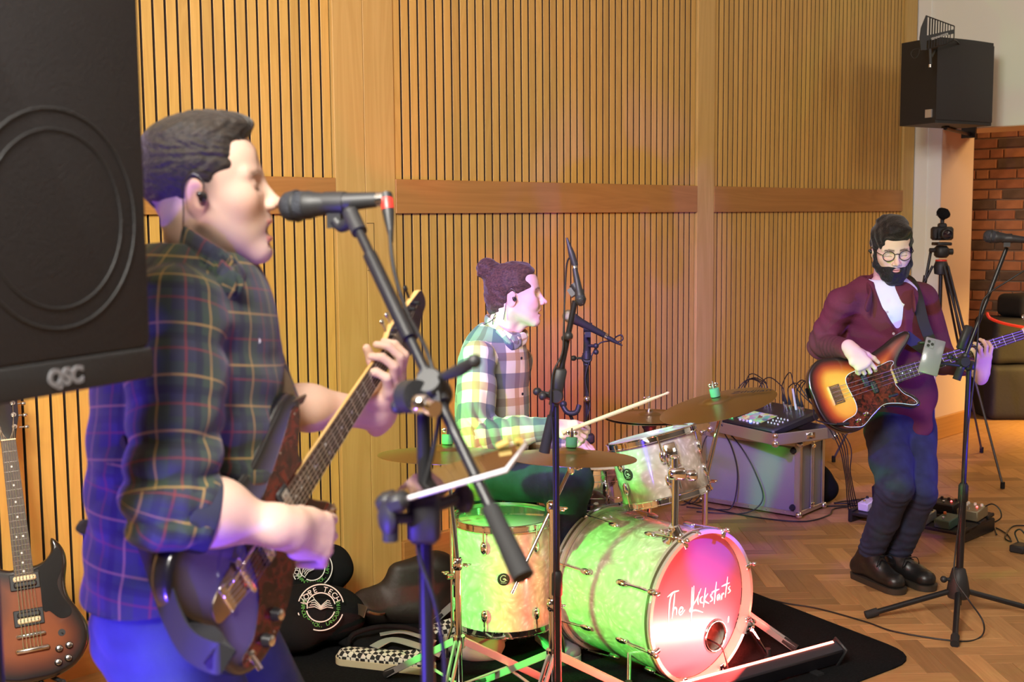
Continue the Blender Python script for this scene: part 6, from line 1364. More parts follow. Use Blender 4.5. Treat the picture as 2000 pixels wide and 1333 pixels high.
# side levers, clamp and tablet holder
hold = fs
b = MB(); b.tube([P(862, 738, 1.70), P(900, 722, 1.62), P(925, 706, 1.56)], [.006, .009, .007], 10); b.sphere(P(926, 706, 1.56), .010); b.build('side_bar', BLACKP, fs, 50)
b = MB(); b.cyl(P(815, 785, 1.69), P(850, 800, 1.66), .012); b.sphere(P(822, 790, 1.675), .016, (1, 1, 1)); b.build('pivot_bolt', CHROME, fs, 50)
b = MB(); b.cyl(P(795, 775, 1.72), P(815, 775, 1.70), .024, n=18); b.build('pivot_knob', BLACKP, fs, 50)
tabh = thing('tablet_holder', 'black clamp and bracket on the singer\'s stand holding the tablet', 'bracket', P(828, 1030, 1.72))
b = MB(frame(P(829, 1010, 1.70), z=UP, x=RT)); b.box((0, 0, 0), (.045, .05, .07), bev=.008); b.build('pole_clamp', BLACKP, tabh, 50)
b = MB(); b.cyl(P(812, 1012, 1.69), P(766, 1014, 1.66), .008); b.cyl(P(764, 1008, 1.66)+UP*.018, P(762, 1032, 1.66)-UP*.018, .011); b.sphere(P(756, 1012, 1.655), .018, (.5, 1, 1.4)); b.build('clamp_knob', BLACKP, tabh, 50)
b = MB(); b.cyl(P(848, 990, 1.70), P(900, 972, 1.74), .009); b.sphere(P(906, 975, 1.74), .019, (.7, 1, 1.2)); b.build('tilt_knob', BLACKP, tabh, 50)
b = MB(); b.tube([P(838, 1000, 1.70), P(846, 972, 1.74), P(868, 950, 1.78)], .010, 10); b.build('arm', BLACKP, tabh, 50)
# tablet: quad given by its corners
ca, cb_, cd_, cc_ = P(747, 984, 1.66), P(998, 912, 1.62), P(985, 884, 1.84), P(768, 932, 1.86)
X_ = (cb_-ca).normalized(); Yv = ((cc_-ca)-X_*(cc_-ca).dot(X_)); TW, TH_ = (cb_-ca).length*.97, Yv.length*.82; Yv.normalize(); TMx = frame(ca, x=X_, y=Yv)
tb_ = thing('tablet', 'tablet lying tilted face up in the holder, its screen mirroring the wood wall', 'tablet', ca)
b = MB(TMx); b.box((TW/2, TH_/2, -.0035), (TW, TH_, .007), bev=.002); b.build('case', mat('tablet_white', (.72, .68, .72), .3), tb_, 40); b = MB(TMx); b.box((TW/2, TH_/2, .0006), (TW-.006, TH_-.006, .0012)); b.build('screen', mat('dark_glass', (.02, .016, .014), .04, coat=1.0, spec=1.0), tb_, 0)
for u, v, nm in ((.0, .15, 'corner_grip'), (.12, .0, 'corner_grip')):
    b = MB(TMx); b.box((TW*u, TH_*v, -.004), (.030, .036, .026), bev=.007); b.build(nm, BLACKP, tabh, 40)
b = MB(TMx); b.tube([(TW*.76, TH_*.97, .006), (TW*.86, TH_*.98, .008)], .0055, 10); b.tube([(TW*.93, TH_*.97, .005), (TW*.97, TH_*.93, .006)], .005, 10); b.build('capo_clip', mat('yellow_plastic', (.62, .42, .10), .4), tabh, 50)
# overhead in front of the kit
os_ = mic_stand('black boom stand whose vertical pole crosses in front of the drums', under(1088, 1000, 3.50), P(1086, 772, 3.50), P(1063, 884, 3.52), P(1123, 588, 3.46), .34, (1.2, 3.3, 5.4), r=.0095, rb=.0085)
b = MB(frame(P(1090, 750, 3.49), z=(P(1102, 685, 3.48)-P(1086, 772, 3.50)), x=RT)); b.box((0, 0, 0), (.036, .034, .092), bev=.005); b.build('clutch_block', BLACKP, os_, 50)
b = MB(); b.cyl(P(1080, 780, 3.49), P(1062, 774, 3.46), .006); b.sphere(P(1060, 774, 3.46), .013); b.build('side_knob', BLACKP, os_, 50); b = MB(); b.sphere(P(1110, 657, 3.45), .014); b.cyl(P(1110, 657, 3.46), P(1102, 662, 3.48), .010); b.build('elbow_knob', BLACKP, os_, 50)
t, MM, LL = microphone('slim black overhead microphone pointing down above the cymbals', P(1136, 598, 3.42), P(1121, 516, 3.44), GRILLED, sc=.62); mic_clip(os_, P(1127, 565, 3.435), P(1121, 516, 3.44)-P(1136, 598, 3.42), -RT*.3+UP*-.2, .014, .012)
lead('cable looping from the overhead microphone down its boom', [P(1121, 512, 3.44), P(1118, 502, 3.44), P(1108, 512, 3.45), P(1104, 560, 3.46), P(1101, 640, 3.46), P(1098, 690, 3.46), P(1080, 730, 3.46), P(1076, 790, 3.46), P(1080, 860, 3.47), P(1082, 1000, 3.475), P(1082, 1180, 3.475), P(1084, 1420, 3.5)], .0028, conn=1)
# drummer's vocal mic
ds_ = mic_stand('black microphone stand behind the hi-hat for the drummer\'s voice', under(1149, 860, 5.05), P(1146, 700, 5.05), P(1146, 705, 5.05), P(1146, 672, 5.05), .28, .4, zc=.09)
m2, MM, LL = microphone('silver-headed black vocal microphone pointing at the drummer', P(1100, 612, 4.98), P(1186, 658, 5.0), GRILLE)
mic_clip(ds_, P(1148, 640, 5.0), P(1181, 656, 5.0)-P(1107, 617, 5.0), -UP, .020, .02)
b = MB(); b.cyl(P(1150, 676, 5.02), P(1164, 676, 5.0), .007); b.sphere(P(1164, 676, 5.0), .012); b.sphere(P(1164, 688, 5.0), .012); b.build('tilt_knob', BLACKP, ds_, 50)
b = MB(); b.cyl(P(1146, 690, 5.03), P(1146, 702, 5.03), .018); b.build('collar', BLACKP, ds_, 50); b = MB(); b.sphere(P(1146, 780, 5.02), .014); b.build('clamp_bolt', NICKEL, ds_, 50)
lead('cable curling from the drummer\'s vocal microphone down its stand', [P(1186, 659, 5.0), P(1202, 668, 5.0), P(1216, 664, 4.99), P(1214, 655, 4.99), P(1204, 658, 5.0), P(1196, 665, 5.02), P(1170, 672, 5.04), P(1154, 700, 5.03), P(1143, 740, 5.03), P(1152, 790, 5.03), P(1145, 830, 5.03), P(1150, 900, 5.04), P(1148, 1000, 5.04)], .003, conn=1)
dh = thing('accessory_clamp', 'black clamp with a cradle on the drummer\'s microphone stand', 'clamp', P(1148, 855, 5.03)); b = MB(frame(P(1148, 857, 5.02), z=UP, x=RT)); b.box((0, 0, 0), (.055, .05, .04), bev=.008); b.cyl((-.02, 0, 0), (-.06, 0, 0), .010); b.build('clamp_body', BLACKP, dh, 50)
b = MB(); b.tube(spline([P(1098, 790, 4.94), P(1108, 806, 4.93), P(1125, 806, 4.93), P(1131, 792, 4.94)], 4), .011, 8); b.tube([P(1112, 806, 4.94), P(1130, 852, 5.0)], .007, 8); b.sphere(P(1100, 790, 4.94), .016); b.build('cradle', BLACKP, dh, 50)
# bass player's
bs_base = FL(1870, 1205); rs_ = mic_stand('black boom microphone stand in front of the bass player', bs_base, P(1893, 712, 4.78), P(1868, 742, 4.76), P(1966, 484, 4.74), .37, (math.pi+.03, -.05, -1.95), zc=.12, r=.0115, rb=.0085)
b = MB(frame(P(1884, 660, 4.755), z=(P(1966, 484, 4.74)-P(1868, 742, 4.76)), x=RT)); b.box((0, 0, 0), (.030, .03, .10), bev=.005); b.build('clutch_block', BLACKP, rs_, 50)
microphone('black vocal microphone with a dark head at the right edge, above the bass neck', P(1920, 461, 4.72), P(2012, 470, 4.66), GRILLED); mic_clip(rs_, P(1967, 466, 4.69), P(2012, 470, 4.66)-P(1920, 461, 4.72), -UP, .0185, .014)
lead('blue-lit cable running from the right microphone down its boom', [P(2012, 470, 4.66), P(2040, 485, 4.66), P(2020, 515, 4.66), P(1975, 545, 4.68), P(1930, 575, 4.72), P(1915, 605, 4.73), P(1908, 680, 4.74), P(1900, 760, 4.75), P(1888, 860, 4.76), P(1880, 960, 4.76), P(1866, 1080, 4.77), P(1865, 1130, 4.74), P(1890, 1170, 4.70), P(1920, 1215, 4.62), FL(1915, 1245, .004), FL(1870, 1253, .004), FL(1750, 1235, .004), FL(1690, 1215, .004), FL(1600, 1190, .004), FL(1530, 1178, .004), FL(1470, 1163, .004)], .0032, conn=1)
# phone in a holder
ph = thing('phone_holder', 'black phone holder clamped to the bass player\'s stand', 'clamp', P(1870, 715, 4.74)); b = MB(); b.cyl(P(1826, 708, 4.72), P(1890, 716, 4.76), .0075); b.sphere(P(1832, 706, 4.72), .013); b.box((0, 0, 0), (.04, .035, .035), M=frame(P(1893, 714, 4.77), z=UP, x=RT), bev=.006); b.build('arm', BLACKP, ph, 50)
b = MB(frame(P(1818, 692, 4.705), z=-FW+UP*.3, x=RT)); b.box((0, 0, -.012), (.06, .035, .014), bev=.004); b.box((0, .045, -.004), (.09, .012, .03), bev=.004); b.box((0, -.045, -.004), (.09, .012, .03), bev=.004); b.build('cradle', BLACKP, ph, 50)
PHM = mat('phone_back', (.26, .24, .33), .25, coat=.6); pf = thing('phone', 'pale smartphone with a camera cluster held in front of the bass player', 'phone', P(1820, 700, 4.69)); F_ = frame(P(1820, 697, 4.685), z=(-FW+UP*.25-RT*.1), y=UP*.96+RT*.26)
b = MB(F_); b.box((0, 0, 0), (.076, .142, .008), bev=.003); b.build('body', PHM, pf, 50)
b = MB(F_); b.box((-.018, .046, .005), (.030, .034, .003), bev=.001); cb = b.build('camera_bump', PHM, pf, 40)
for x, y in ((-.025, .054), (-.025, .038), (-.011, .046)): b = MB(F_ @ Matrix.Translation((x, y, .0065))); b.lathe([(.0058, 0), (.0058, .002), (.004, .002), (.0, .0015)], 14); b.build('camera_lens', BLACKP, cb, 50)
# ---------------------------------------------------------------- rug and floor bits
RUGM = mat('black_rug', (.010, .010, .011), 1.0, bump=.5, bscale=260, var=.3, vscale=120, spec=.05)
def rounded(poly, r, k=6):
    out = []; n = len(poly)
    for i in range(n):
        a, b_, c = V3((*poly[i-1], 0)), V3((*poly[i], 0)), V3((*poly[(i+1) % n], 0)); p = b_+(a-b_).normalized()*r; q = b_+(c-b_).normalized()*r
        for j in range(k+1): t = j/k; w_ = p*(1-t)**2+b_*2*t*(1-t)+q*t*t; out.append((w_.x, w_.y))
    return out
b = MB(); b.prism(rounded([(1.95, 2.25), (4.10, 1.93), (4.50, 3.42), (2.35, 3.93)], .16), .0005, .007, bev=.002); o = b.build('rug', RUGM, None, 40); recenter(o); tag(o, 'black felt rug with rounded corners under the drum kit', 'rug')
o['category'] = 'rug'
# LED bar
LB = V3((3.815, 2.118, 0)); ld = V3((-.972, .235, 0)).normalized(); ls = UP.cross(ld); ls = ls if ls.dot(V3((0, 1, 0))) > 0 else -ls
led = thing('led_bar', 'dark floor light bar with a glowing red strip facing the bass drum', 'lamp', LB+ld*.5); Mb = frame(LB+UP*.055, x=ld, z=(UP*.85+(-ls)*.50)) @ Matrix.Rotation(0, 4, 'X')
b = MB(Mb); b.box((.5, 0, 0), (1.0, .055, .075), bev=.006); b.build('housing', mat('led_housing', (.02, .02, .03), .4), led, 40); 
for x in (-.004, 1.004): b = MB(Mb); b.box((x, 0, 0), (.010, .070, .088), bev=.004); b.build('end_cap', BLACKP, led, 40)
RED_E = mat('red_led', (1, .2, .15), .4, emit=(1.0, .16, .10), estr=14)
k_ = 1 if (Mb.to_3x3() @ V3((0, 1, 0))).dot(V3((0, 1, 0))) > 0 else -1
b = MB(Mb); b.box((.5, .018*k_, .0385), (.96, .008, .004)); b.build('led_strip', RED_E, led, 0)
for q_ in (.12, .85): b = MB(); b.box((0, 0, 0), (.03, .09, .012), M=frame(LB+ld*q_+UP*.008, x=ld, z=UP)); b.build('foot', BLACKP, led, 0)
_lo = Mb @ V3((.40, .03*k_, .06)); red = area('red_bar_light', _lo, (3.36, 2.38, .17), .8, 50, RED, sy=.03, spread=2.3)
# checkerboard slip-on shoe, straps, small clear bag
CHEK = mat('checker_canvas', (.7, .7, .6), .8); _nt = CHEK.node_tree; _c = _nt.nodes.new('ShaderNodeTexChecker'); _c.inputs['Scale'].default_value = 62; _c.inputs['Color1'].default_value = (.72, .70, .60, 1); _c.inputs['Color2'].default_value = (.012, .012, .012, 1); _t = _nt.nodes.new('ShaderNodeTexCoord'); _nt.links.new(_t.outputs['Object'], _c.inputs['Vector']); _nt.links.new(_c.outputs[0], _nt.nodes['Principled BSDF'].inputs['Base Color'])
SOLC = mat('cream_sole', (.62, .55, .36), .6)
def slipon(label, heel, toe, up=UP, h=.05, tilt=0):
    d = (toe-heel).normalized(); sd = d.cross(UP); t = thing('slip_on_shoe', label, 'shoe', heel, 'checkerboard slip-on shoes')
    s = SDF([min(heel[i], toe[i])-.09 for i in range(3)], [max(heel[i], toe[i])+.12 for i in range(3)], .004); hh_ = heel+d*.045; tt_ = toe-d*.05
    s.lens(hh_+UP*.035, tt_+UP*.022, .036, .042, side=sd, flat=.75, k=.01); s.cap(hh_+UP*.05, hh_+d*.05+UP*.045, .030, .030, k=.02); s.cap(hh_+UP*.08, hh_+d*.06+UP*.075, .024, .027, k=.01, op='sub'); s.plane(V3((0, 0, .028)), -UP)
    V, Fc = s.mesh(); npmesh('upper', V, Fc, CHEK, t)
    out = []
    for k in range(28): a = 2*math.pi*k/28; out.append((hh_ if math.cos(a) < 0 else tt_)+d*(math.cos(a)*.046)+sd*(math.sin(a)*.045))
    b = MB(); b.loft([[V3((p.x, p.y, .008)) for p in out], [V3((p.x, p.y, .032)) for p in out]]); b.build('sole', SOLC, t, 30); return t
slipon('checkerboard slip-on shoe with cream sole on the rug, toe to the left', FL(850, 1312, .01), FL(656, 1290, .01))
slipon('checkerboard slip-on shoe half hidden behind the black straps', FL(905, 1240, .01), FL(800, 1262, .01))
def blob(name, label, cat, prims, m, h=.008, noise_=None, floor_z=.003, folds=(), grp=None, smooth=1, decimate=None):
    lo = [min(p[0][i] for p in prims)-.2 for i in range(3)]; hi = [max(p[0][i] for p in prims)+.2 for i in range(3)]; s = SDF(lo, hi, h)
    for c, r, Mx in prims: s.ell(c, r, Mx, k=.04)
    for f_ in folds: s.folds(*f_)
    if noise_: s.noise(*noise_)
    s.plane(V3((0, 0, floor_z)), -UP); V, Fc = s.mesh(smooth)
    t = thing(name, label, cat, V3((float(V[:, 0].mean()), float(V[:, 1].mean()), 0)), grp); npmesh('body', V, Fc, m, t); return t
Rm = [[RT.x, FW.x, 0], [RT.y, FW.y, 0], [0, 0, 1]]
t = blob('shoulder_bag', 'flat black bag with straps lying on the rug beside the checkerboard shoe', 'bag', [(FL(760, 1250, .03), (.19, .12, .035), Rm), (FL(800, 1275, .03), (.12, .07, .03), Rm)], FABRIC_BLACK, .006, (.006, (20, 60), 3))
ST = mat('grey_webbing', (.32, .36, .33), .7, bump=.1); 
def rib(parent, pts, w, m, name='strap', nor=UP, th=.0015):
    pts = spline(pts, 6); b = MB(); rings = []
    for i, p in enumerate(pts):
        td = (pts[min(i+1, len(pts)-1)]-pts[max(i-1, 0)]).normalized(); sd = td.cross(V3(nor)).normalized(); nn = sd.cross(td); rings.append([p+sd*w+nn*th, p-sd*w+nn*th, p-sd*w-nn*th, p+sd*w-nn*th])
    b.loft(rings); return b.build(name, m, parent, 40)
rib(t, [FL(730, 1265, .075), FL(765, 1250, .085), FL(815, 1262, .08), FL(860, 1280, .05)], .022, ST); rib(t, [FL(742, 1240, .08), FL(790, 1235, .085), FL(850, 1255, .06)], .014, ST)
b = MB(); b.tube(spline([FL(680, 1262, .05), FL(690, 1240, .09), FL(740, 1225, .11), FL(800, 1228, .10), FL(850, 1250, .05)], 6), .009, 8); b.build('handle', FABRIC_BLACK, t, 180)
t = blob('folded_cloth', 'crumpled pale grey cloth bag on the rug behind the left cymbal stand', 'cloth', [(FL(935, 1262, .04), (.11, .08, .05), Rm), (FL(960, 1240, .05), (.07, .07, .05), Rm)], mat('grey_cloth', (.30, .32, .30), .8, bump=.2), .006, (.010, (25, 60), 5))
# jumpers and satchel by the wall
t = blob('folded_jumper', 'folded black jumper with a round white and green print, lower of two by the wall', 'clothing', [(FL(560, 1225, .10)+UP*0, (.15, .13, .10), Rm), (FL(625, 1205, .11), (.17, .12, .11), Rm), (FL(600, 1200, .13), (.13, .11, .11), Rm)], FABRIC_BLACK, .007, (.008, (10, 30), 6), folds=((FL(600, 1200, .15), RT+UP*.4, .012, .10, .25, 2),))
t2 = blob('folded_jumper', 'black jumper heaped on the other, its print half hidden by the guitar', 'clothing', [(P(620, 1115, 4.83), (.15, .10, .09), Rm), (P(650, 1100, 4.86), (.07, .08, .07), Rm), (P(560, 1140, 4.8), (.12, .10, .10), Rm)], FABRIC_BLACK, .007, (.008, (10, 30), 9))
PRW, PRG = mat('print_white', (.72, .72, .70), .8), mat('print_green', (.10, .35, .07), .8)
def round_print(parent, c, nrm, upv, R, words=(('HOPE TECH', .6, 1), ('BARNOLDSWICK, LANCASHIRE', .6, -1))):
    M = frame(c, z=nrm, y=upv); 
    for r in (R, R*.62):
        for a0_, a1_ in ((.25, 2.9), (3.4, 6.0)):
            b = MB(M); pts = [V3((r*math.cos(a), r*math.sin(a), .004)) for a in np.linspace(a0_, a1_, 26)]; b.loft([[p*1.0, p*(1+.05*R/r), p*(1+.05*R/r)-V3((0, 0, .003)), p-V3((0, 0, .003))] for p in pts]); b.build('print_ring', PRW, parent, 0)
    b = MB(M)
    for sx in (-1, 1):
        for k in range(4): b.tube([(0, -.1*R+.05*R*k, .004), (sx*R*.28, (.02+.10*k)*R, .004), (sx*R*(.55-.05*k), (-.02+.10*k)*R, .004)], R*.022, 4)
    b.build('winged_emblem', PRW, parent, 0)
    b = MB(M @ Matrix.Translation((-R*.62, R*.35, .004))); fr_ = [(-.32*R, .1*R), (.12*R, .30*R), (.32*R, 0), (-.05*R, -.22*R)]; b.tube([V3((*p, 0)) for p in fr_], R*.028, 4, closed=True); b.tube([(0, -.18*R, 0), (.02*R, -.42*R, 0)], R*.028, 4); b.build('flag_emblem', PRW, parent, 0)
    for wd, rr, sg in words:
        n = len(wd)
        for i, ch in enumerate(wd):
            if ch == ' ': continue
            if sg > 0: a = math.radians(95-(i-(n-1)/2)*17); Mt = M @ Matrix.Rotation(a-math.pi/2, 4, 'Z') @ Matrix.Translation((0, R*.80, .004)); sz = R*.34
            else: a = math.radians(-90+(i-(n-1)/2)*9.5); Mt = M @ Matrix.Rotation(a+math.pi/2, 4, 'Z') @ Matrix.Translation((0, -R*.80, .004)); sz = R*.24
            text_obj(ch, sz, Mt, PRW if sg > 0 else PRG, parent, 'printed_letter', .0008)
def surf_hit(px, py, root):
    """first point of a thing's meshes along a photo ray (used to lay prints on cloth)"""
    from mathutils.bvhtree import BVHTree
    best = None
    for ch in root.children:
        if ch.type != 'MESH': continue
        me = ch.data; off = root.location; bv = BVHTree.FromPolygons([v.co+off for v in me.vertices], [tuple(p.vertices) for p in me.polygons]); h = bv.ray_cast(CAM, ray(px, py).normalized())
        if h[0] is not None and (best is None or h[3] < best[2]): best = (h[0], h[1], h[3])
    return best
h1 = surf_hit(626, 1188, t); nv = (-ray(626, 1188).normalized()*.8+(h1[1] if h1 else UP)*.2).normalized(); c = (h1[0] if h1 else P(626, 1188, 4.7))+nv*.012
round_print(t, c, nv, UP+RT*.1, .082)
h2 = surf_hit(610, 1112, t2); nv = (-ray(622, 1105).normalized()*.8+UP*.2).normalized(); c = (h2[0] if h2 else P(610, 1110, 4.7))+nv*.012
round_print(t2, c, nv, UP*.6-RT*.6, .075)
LEAB = mat('dark_brown_leather', (.022, .014, .011), .55, bump=.25, bscale=60, var=.25)
sb = thing('leather_satchel', 'dark brown leather satchel with shoulder strap leaning by the wooden wall', 'bag', FL(760, 1175))
s = SDF(P(775, 1130, 5.0)-V3((.42, .35, .25)), P(775, 1130, 5.0)+V3((.42, .35, .25)), .008); cA, cB = FL(722, 1182, .09), FL(850, 1160, .10); s.lens(cA, cB, .085, .115, side=UP*1+FW*.3, flat=.55, k=.02); s.lens(cA.lerp(cB, .5)+UP*.06, cB+UP*.06, .085, .10, side=UP+FW*.3, flat=.6, k=.03); s.noise(.014, (10, 30), 5); s.plane(V3((0, 0, .003)), -UP); V, Fc = s.mesh(); npmesh('body', V, Fc, LEAB, sb)
wf_ = WALL = None
rib(sb, [FL(720, 1180, .18)-FW*.10, FL(712, 1172, .16)-FW*.12, FL(698, 1170, .12)-FW*.13, FL(705, 1185, .05)-FW*.14, FL(740, 1190, .02)-FW*.12, FL(800, 1182, .015)-FW*.10, FL(860, 1172, .012)-FW*.08], .020, mat('brown_webbing', (.075, .055, .035), .8, bump=.2), nor=-FW+UP*.3)
b = MB(); b.tube(spline([FL(725, 1180, .24)-FW*.09, FL(740, 1180, .21)-FW*.115, FL(752, 1180, .12)-FW*.125, FL(760, 1180, .04)-FW*.12], 5), .005, 8); b.build('flap_edge', MATS['brown_webbing'], sb, 180)
# ================================================================ loudspeakers
MESH = mat('speaker_grille', (.030, .028, .030), .5, .4); _nt = MESH.node_tree; _v = _nt.nodes.new('ShaderNodeTexVoronoi'); _v.inputs['Scale'].default_value = 330; _t = _nt.nodes.new('ShaderNodeTexCoord'); _b = _nt.nodes.new('ShaderNodeBump'); _b.inputs['Strength'].default_value = .6; _b.inputs['Distance'].default_value = .001; _nt.links.new(_t.outputs['Object'], _v.inputs['Vector']); _nt.links.new(_v.outputs[0], _b.inputs['Height']); _nt.links.new(_b.outputs[0], _nt.nodes['Principled BSDF'].inputs['Normal'])
CABB = mat('speaker_cabinet', (.018, .018, .019), .55, bump=.3, bscale=300)
def near_speaker():
    """the big loudspeaker at the left edge"""
    D = (RT*.42+FW*.907).normalized(); N = (RT*.907-FW*.42).normalized()       # along the grille, grille normal
    c = P(300, 742, 1.66); W_, H_, Dp = .33, .56, .31; Mx = frame(c-D*(W_/2)+UP*(H_/2), x=D, z=N)
    t = thing('loudspeaker', 'big blurred black loudspeaker filling the left edge of the picture', 'speaker', V3((c.x, c.y, c.z)))
    b = MB(Mx); b.prism(rounded([(-W_/2, -H_/2), (W_/2, -H_/2), (W_/2, H_/2), (-W_/2, H_/2)], .03), -Dp, -.012, bev=.01); b.build('cabinet', CABB, t, 40)
    b = MB(Mx); b.prism(rounded([(-W_/2+.006, -H_/2+.045), (W_/2-.006, -H_/2+.045), (W_/2-.006, H_/2-.012), (-W_/2+.006, H_/2-.012)], .02), -.013, .004, bev=.005); g = b.build('grille', MESH, t, 40)
    b = MB(Mx); b.prism(rounded([(-W_/2+.004, -H_/2+.004), (W_/2-.004, -H_/2+.004), (W_/2-.004, -H_/2+.046), (-W_/2+.004, -H_/2+.046)], .01), -.013, .006, bev=.003); b.build('bottom_bar', CABB, t, 40)
    b = MB(Mx @ Matrix.Translation((0, -.06, .0045))); b.tube(arc_pts(.135, 0, 48), .0018, 6, closed=True); b.tube(arc_pts(.110, 0, 48), .0015, 6, closed=True); b.build('woofer_rim', CABB, g, 180)
    text_obj('QSC', .029, Mx @ Matrix.Translation((0, -H_/2+.024, .0066)), mat('grey_logo', (.22, .22, .24), .4), t, 'logo', .001, offset=.0015)
    b = MB(Mx); b.cyl((W_/2-.03, H_/2-.03, .004), (W_/2-.03, H_/2-.03, .010), .007); b.build('corner_screw', CHROME, t, 50)
    # pole and stand under it
    pc = Mx @ V3((0, -H_/2, -Dp/2)); s = thing('speaker_stand', 'black tripod stand under the big left loudspeaker', 'stand', V3((pc.x, pc.y, 0))); f0 = V3((pc.x, pc.y, 0))
    b = MB(); b.cyl(pc-UP*.002, f0+UP*.12, .019, n=16); b.build('pole', BLACKM, s, 50); b = MB(); b.cyl(f0+UP*.62, f0+UP*.72, .030, n=16); b.cyl(f0+UP*.66, f0+UP*.66+RT*.07, .010); b.sphere(f0+UP*.66+RT*.075, .020, (.6, 1, 1)); b.build('height_collar', BLACKP, s, 50)
    for k in range(3):
        a = .9+2.094*k; d = RT*math.cos(a)+FW*math.sin(a); b = MB(); b.cyl(f0+UP*.62+d*.03, f0+d*.42+UP*.02, .012, n=12); lg = b.build('leg', BLACKM, s, 50); b = MB(); b.sphere(f0+d*.42+UP*.019, .018); b.build('rubber_foot', RUBBER, lg, 50)
        b = MB(); b.cyl(f0+UP*.16+d*.02, f0+d*.24+UP*.26, .008, n=8); b.build('brace', BLACKM, s, 50)
near_speaker()
def wall_speaker():
    tl, tr = P(1757, 100, 7.75), P(1828, 94, 7.50); br_ = P(1940, 92, 7.72); h = .52
    # vertical box: back-left edge, front-left edge, front-right edge
    a, b_, c = P(1757, 244, 7.72), P(1826, 240, 7.45), P(1936, 238, 7.75); z0 = b_.z
    a, b_, c = [V3((p.x, p.y, z0)) for p in (a, b_, c)]; d = a+(c-b_); inn = (a+b_+c+d)/4
    t = thing('wall_loudspeaker', 'black loudspeaker hung high on the white wall beside the wood panelling', 'speaker', V3((inn.x, inn.y, z0)))
    X = (c-b_).normalized(); Wd = (c-b_).length; Yd = (a-b_).length; Yn = (a-b_).normalized()
    fr_ = [b_+X*(Wd*u)-Yn*(.020*math.sin(math.pi*u)) for u in [k/10 for k in range(11)]]; outl = fr_+[d-X*.03, a+X*.0]
    cen = sum(outl, V3())/len(outl)
    mb = MB(); mb.loft([[V3((p.x, p.y, z0+dz)) for p in outl][::-1] for dz in (0, h)]); mb.build('cabinet', CABB, t, 30)
    fr2 = [p-Yn*.006 for p in fr_]; mb = MB(); rows = []
    mb.loft([[p+UP*dz for p in fr2]+[p+UP*dz for p in fr_[::-1]] for dz in (.02, h-.02)]); mb.build('grille', MESH, t, 30)
    mb = MB(); mb.box((0, 0, 0), (.05, .012, .05), M=frame(b_+Yn*.05+UP*.06-X*.004, x=Yn, y=X)); mb.build('small_plate', STEEL, t, 0)
    ctr = (a+c)/2; back = V3((XR-.01, ctr.y+.05, 0))
    mb = MB(); mb.box((0, 0, 0), (.03, .06, .012), M=frame(V3((ctr.x, ctr.y, z0-.006)), x=RT, z=UP)); mb.tube([V3((ctr.x, ctr.y, z0-.012)), V3((XR-.02, ctr.y+.15, z0-.012))], .014, 8); mb.tube([V3((ctr.x, ctr.y, z0+h+.010)), V3((XR-.02, ctr.y+.15, z0+h+.01))], .014, 8); mb.box((XR-.012, ctr.y+.15, z0+h/2), (.02, .10, h+.08)); mb.build('wall_bracket', BLACKM, t, 40)
    # antenna standing in front of it
    q = [P(1800, 96, 7.15), P(1796, 60, 7.15), P(1806, 31, 7.15), P(1862, 52, 7.20), P(1862, 78, 7.20), P(1848, 86, 7.19), P(1818, 100, 7.17)]
    an = thing('antenna_paddle', 'black paddle antenna with slotted fin in front of the wall loudspeaker', 'antenna', P(1818, 130, 7.17)); nrm = (-FW*1.0+RT*.05)
    M = frame(P(1806, 70, 7.16), x=(P(1862, 66, 7.20)-P(1806, 70, 7.16)), z=-FW); I_ = M.inverted(); loc = lambda px, py: tuple((I_ @ P(px, py, 7.17))[:2])
    mb = MB(M)
    def bar(p, q_, w_): mb.tube([V3((*loc(*p), 0)), V3((*loc(*q_), 0))], w_, 4)
    mb.prism([loc(1806, 31), loc(1797, 55), loc(1795, 75), loc(1798, 98), loc(1809, 98), loc(1809, 32)], -.004, .004); mb.prism([loc(1809, 70), loc(1862, 58), loc(1862, 66), loc(1809, 80)][::-1], -.004, .004)
    bar((1806, 32), (1862, 52), .0035); bar((1808, 97), (1848, 86), .0035); bar((1862, 52), (1862, 78), .0035); bar((1862, 78), (1848, 86), .0035)
    mb.build('frame', BLACKP, an, 0)
    for k in range(9):
        u = k/9; x = 1814+u*46; mb = MB(M); mb.tube([V3((*loc(x, 35+u*16), 0)), V3((*loc(x, 95-u*12), 0))], .0048-.0022*u, 4); mb.build('slat', BLACKP, an, 0)
    text_obj('SENNHEISER', .019, M @ Matrix.Translation((*loc(1834, 72), .0045)) @ Matrix.Rotation(math.radians(12), 4, 'Z'), PRW, an, 'lettering', .0004)
    pz = P(1818, 132, 7.17); mb = MB(); mb.tube([P(1816, 96, 7.17), P(1817, 126, 7.17)], .010, 8); mb.build('grip', BLACKP, an, 50); mb = MB(); mb.cyl(P(1816, 126, 7.165), P(1816, 132, 7.165), .008); mb.build('socket', NICKEL, an, 50)
    ast = thing('antenna_stand', 'black clamp arm fixing the paddle antenna to the wall loudspeaker', 'bracket', P(1818, 112, 7.3)); mb = MB(); mb.tube([P(1818, 112, 7.185), V3((b_.x, b_.y, z0+.44))+Yn*.02], .009, 8); mb.build('arm', BLACKM, ast, 50)
    lead('thin cable from the antenna over the top of the wall loudspeaker', [P(1862, 77, 7.2), P(1868, 80, 7.3), P(1874, 86, 7.5), P(1880, 90, 7.8)], .004)
    lead('small cable loop with a white plug at the antenna\'s base', [P(1796, 96, 7.14), P(1793, 108, 7.14), P(1785, 114, 7.14), P(1779, 106, 7.14), P(1784, 97, 7.14), P(1797, 94, 7.15)], .0022)
wall_speaker()
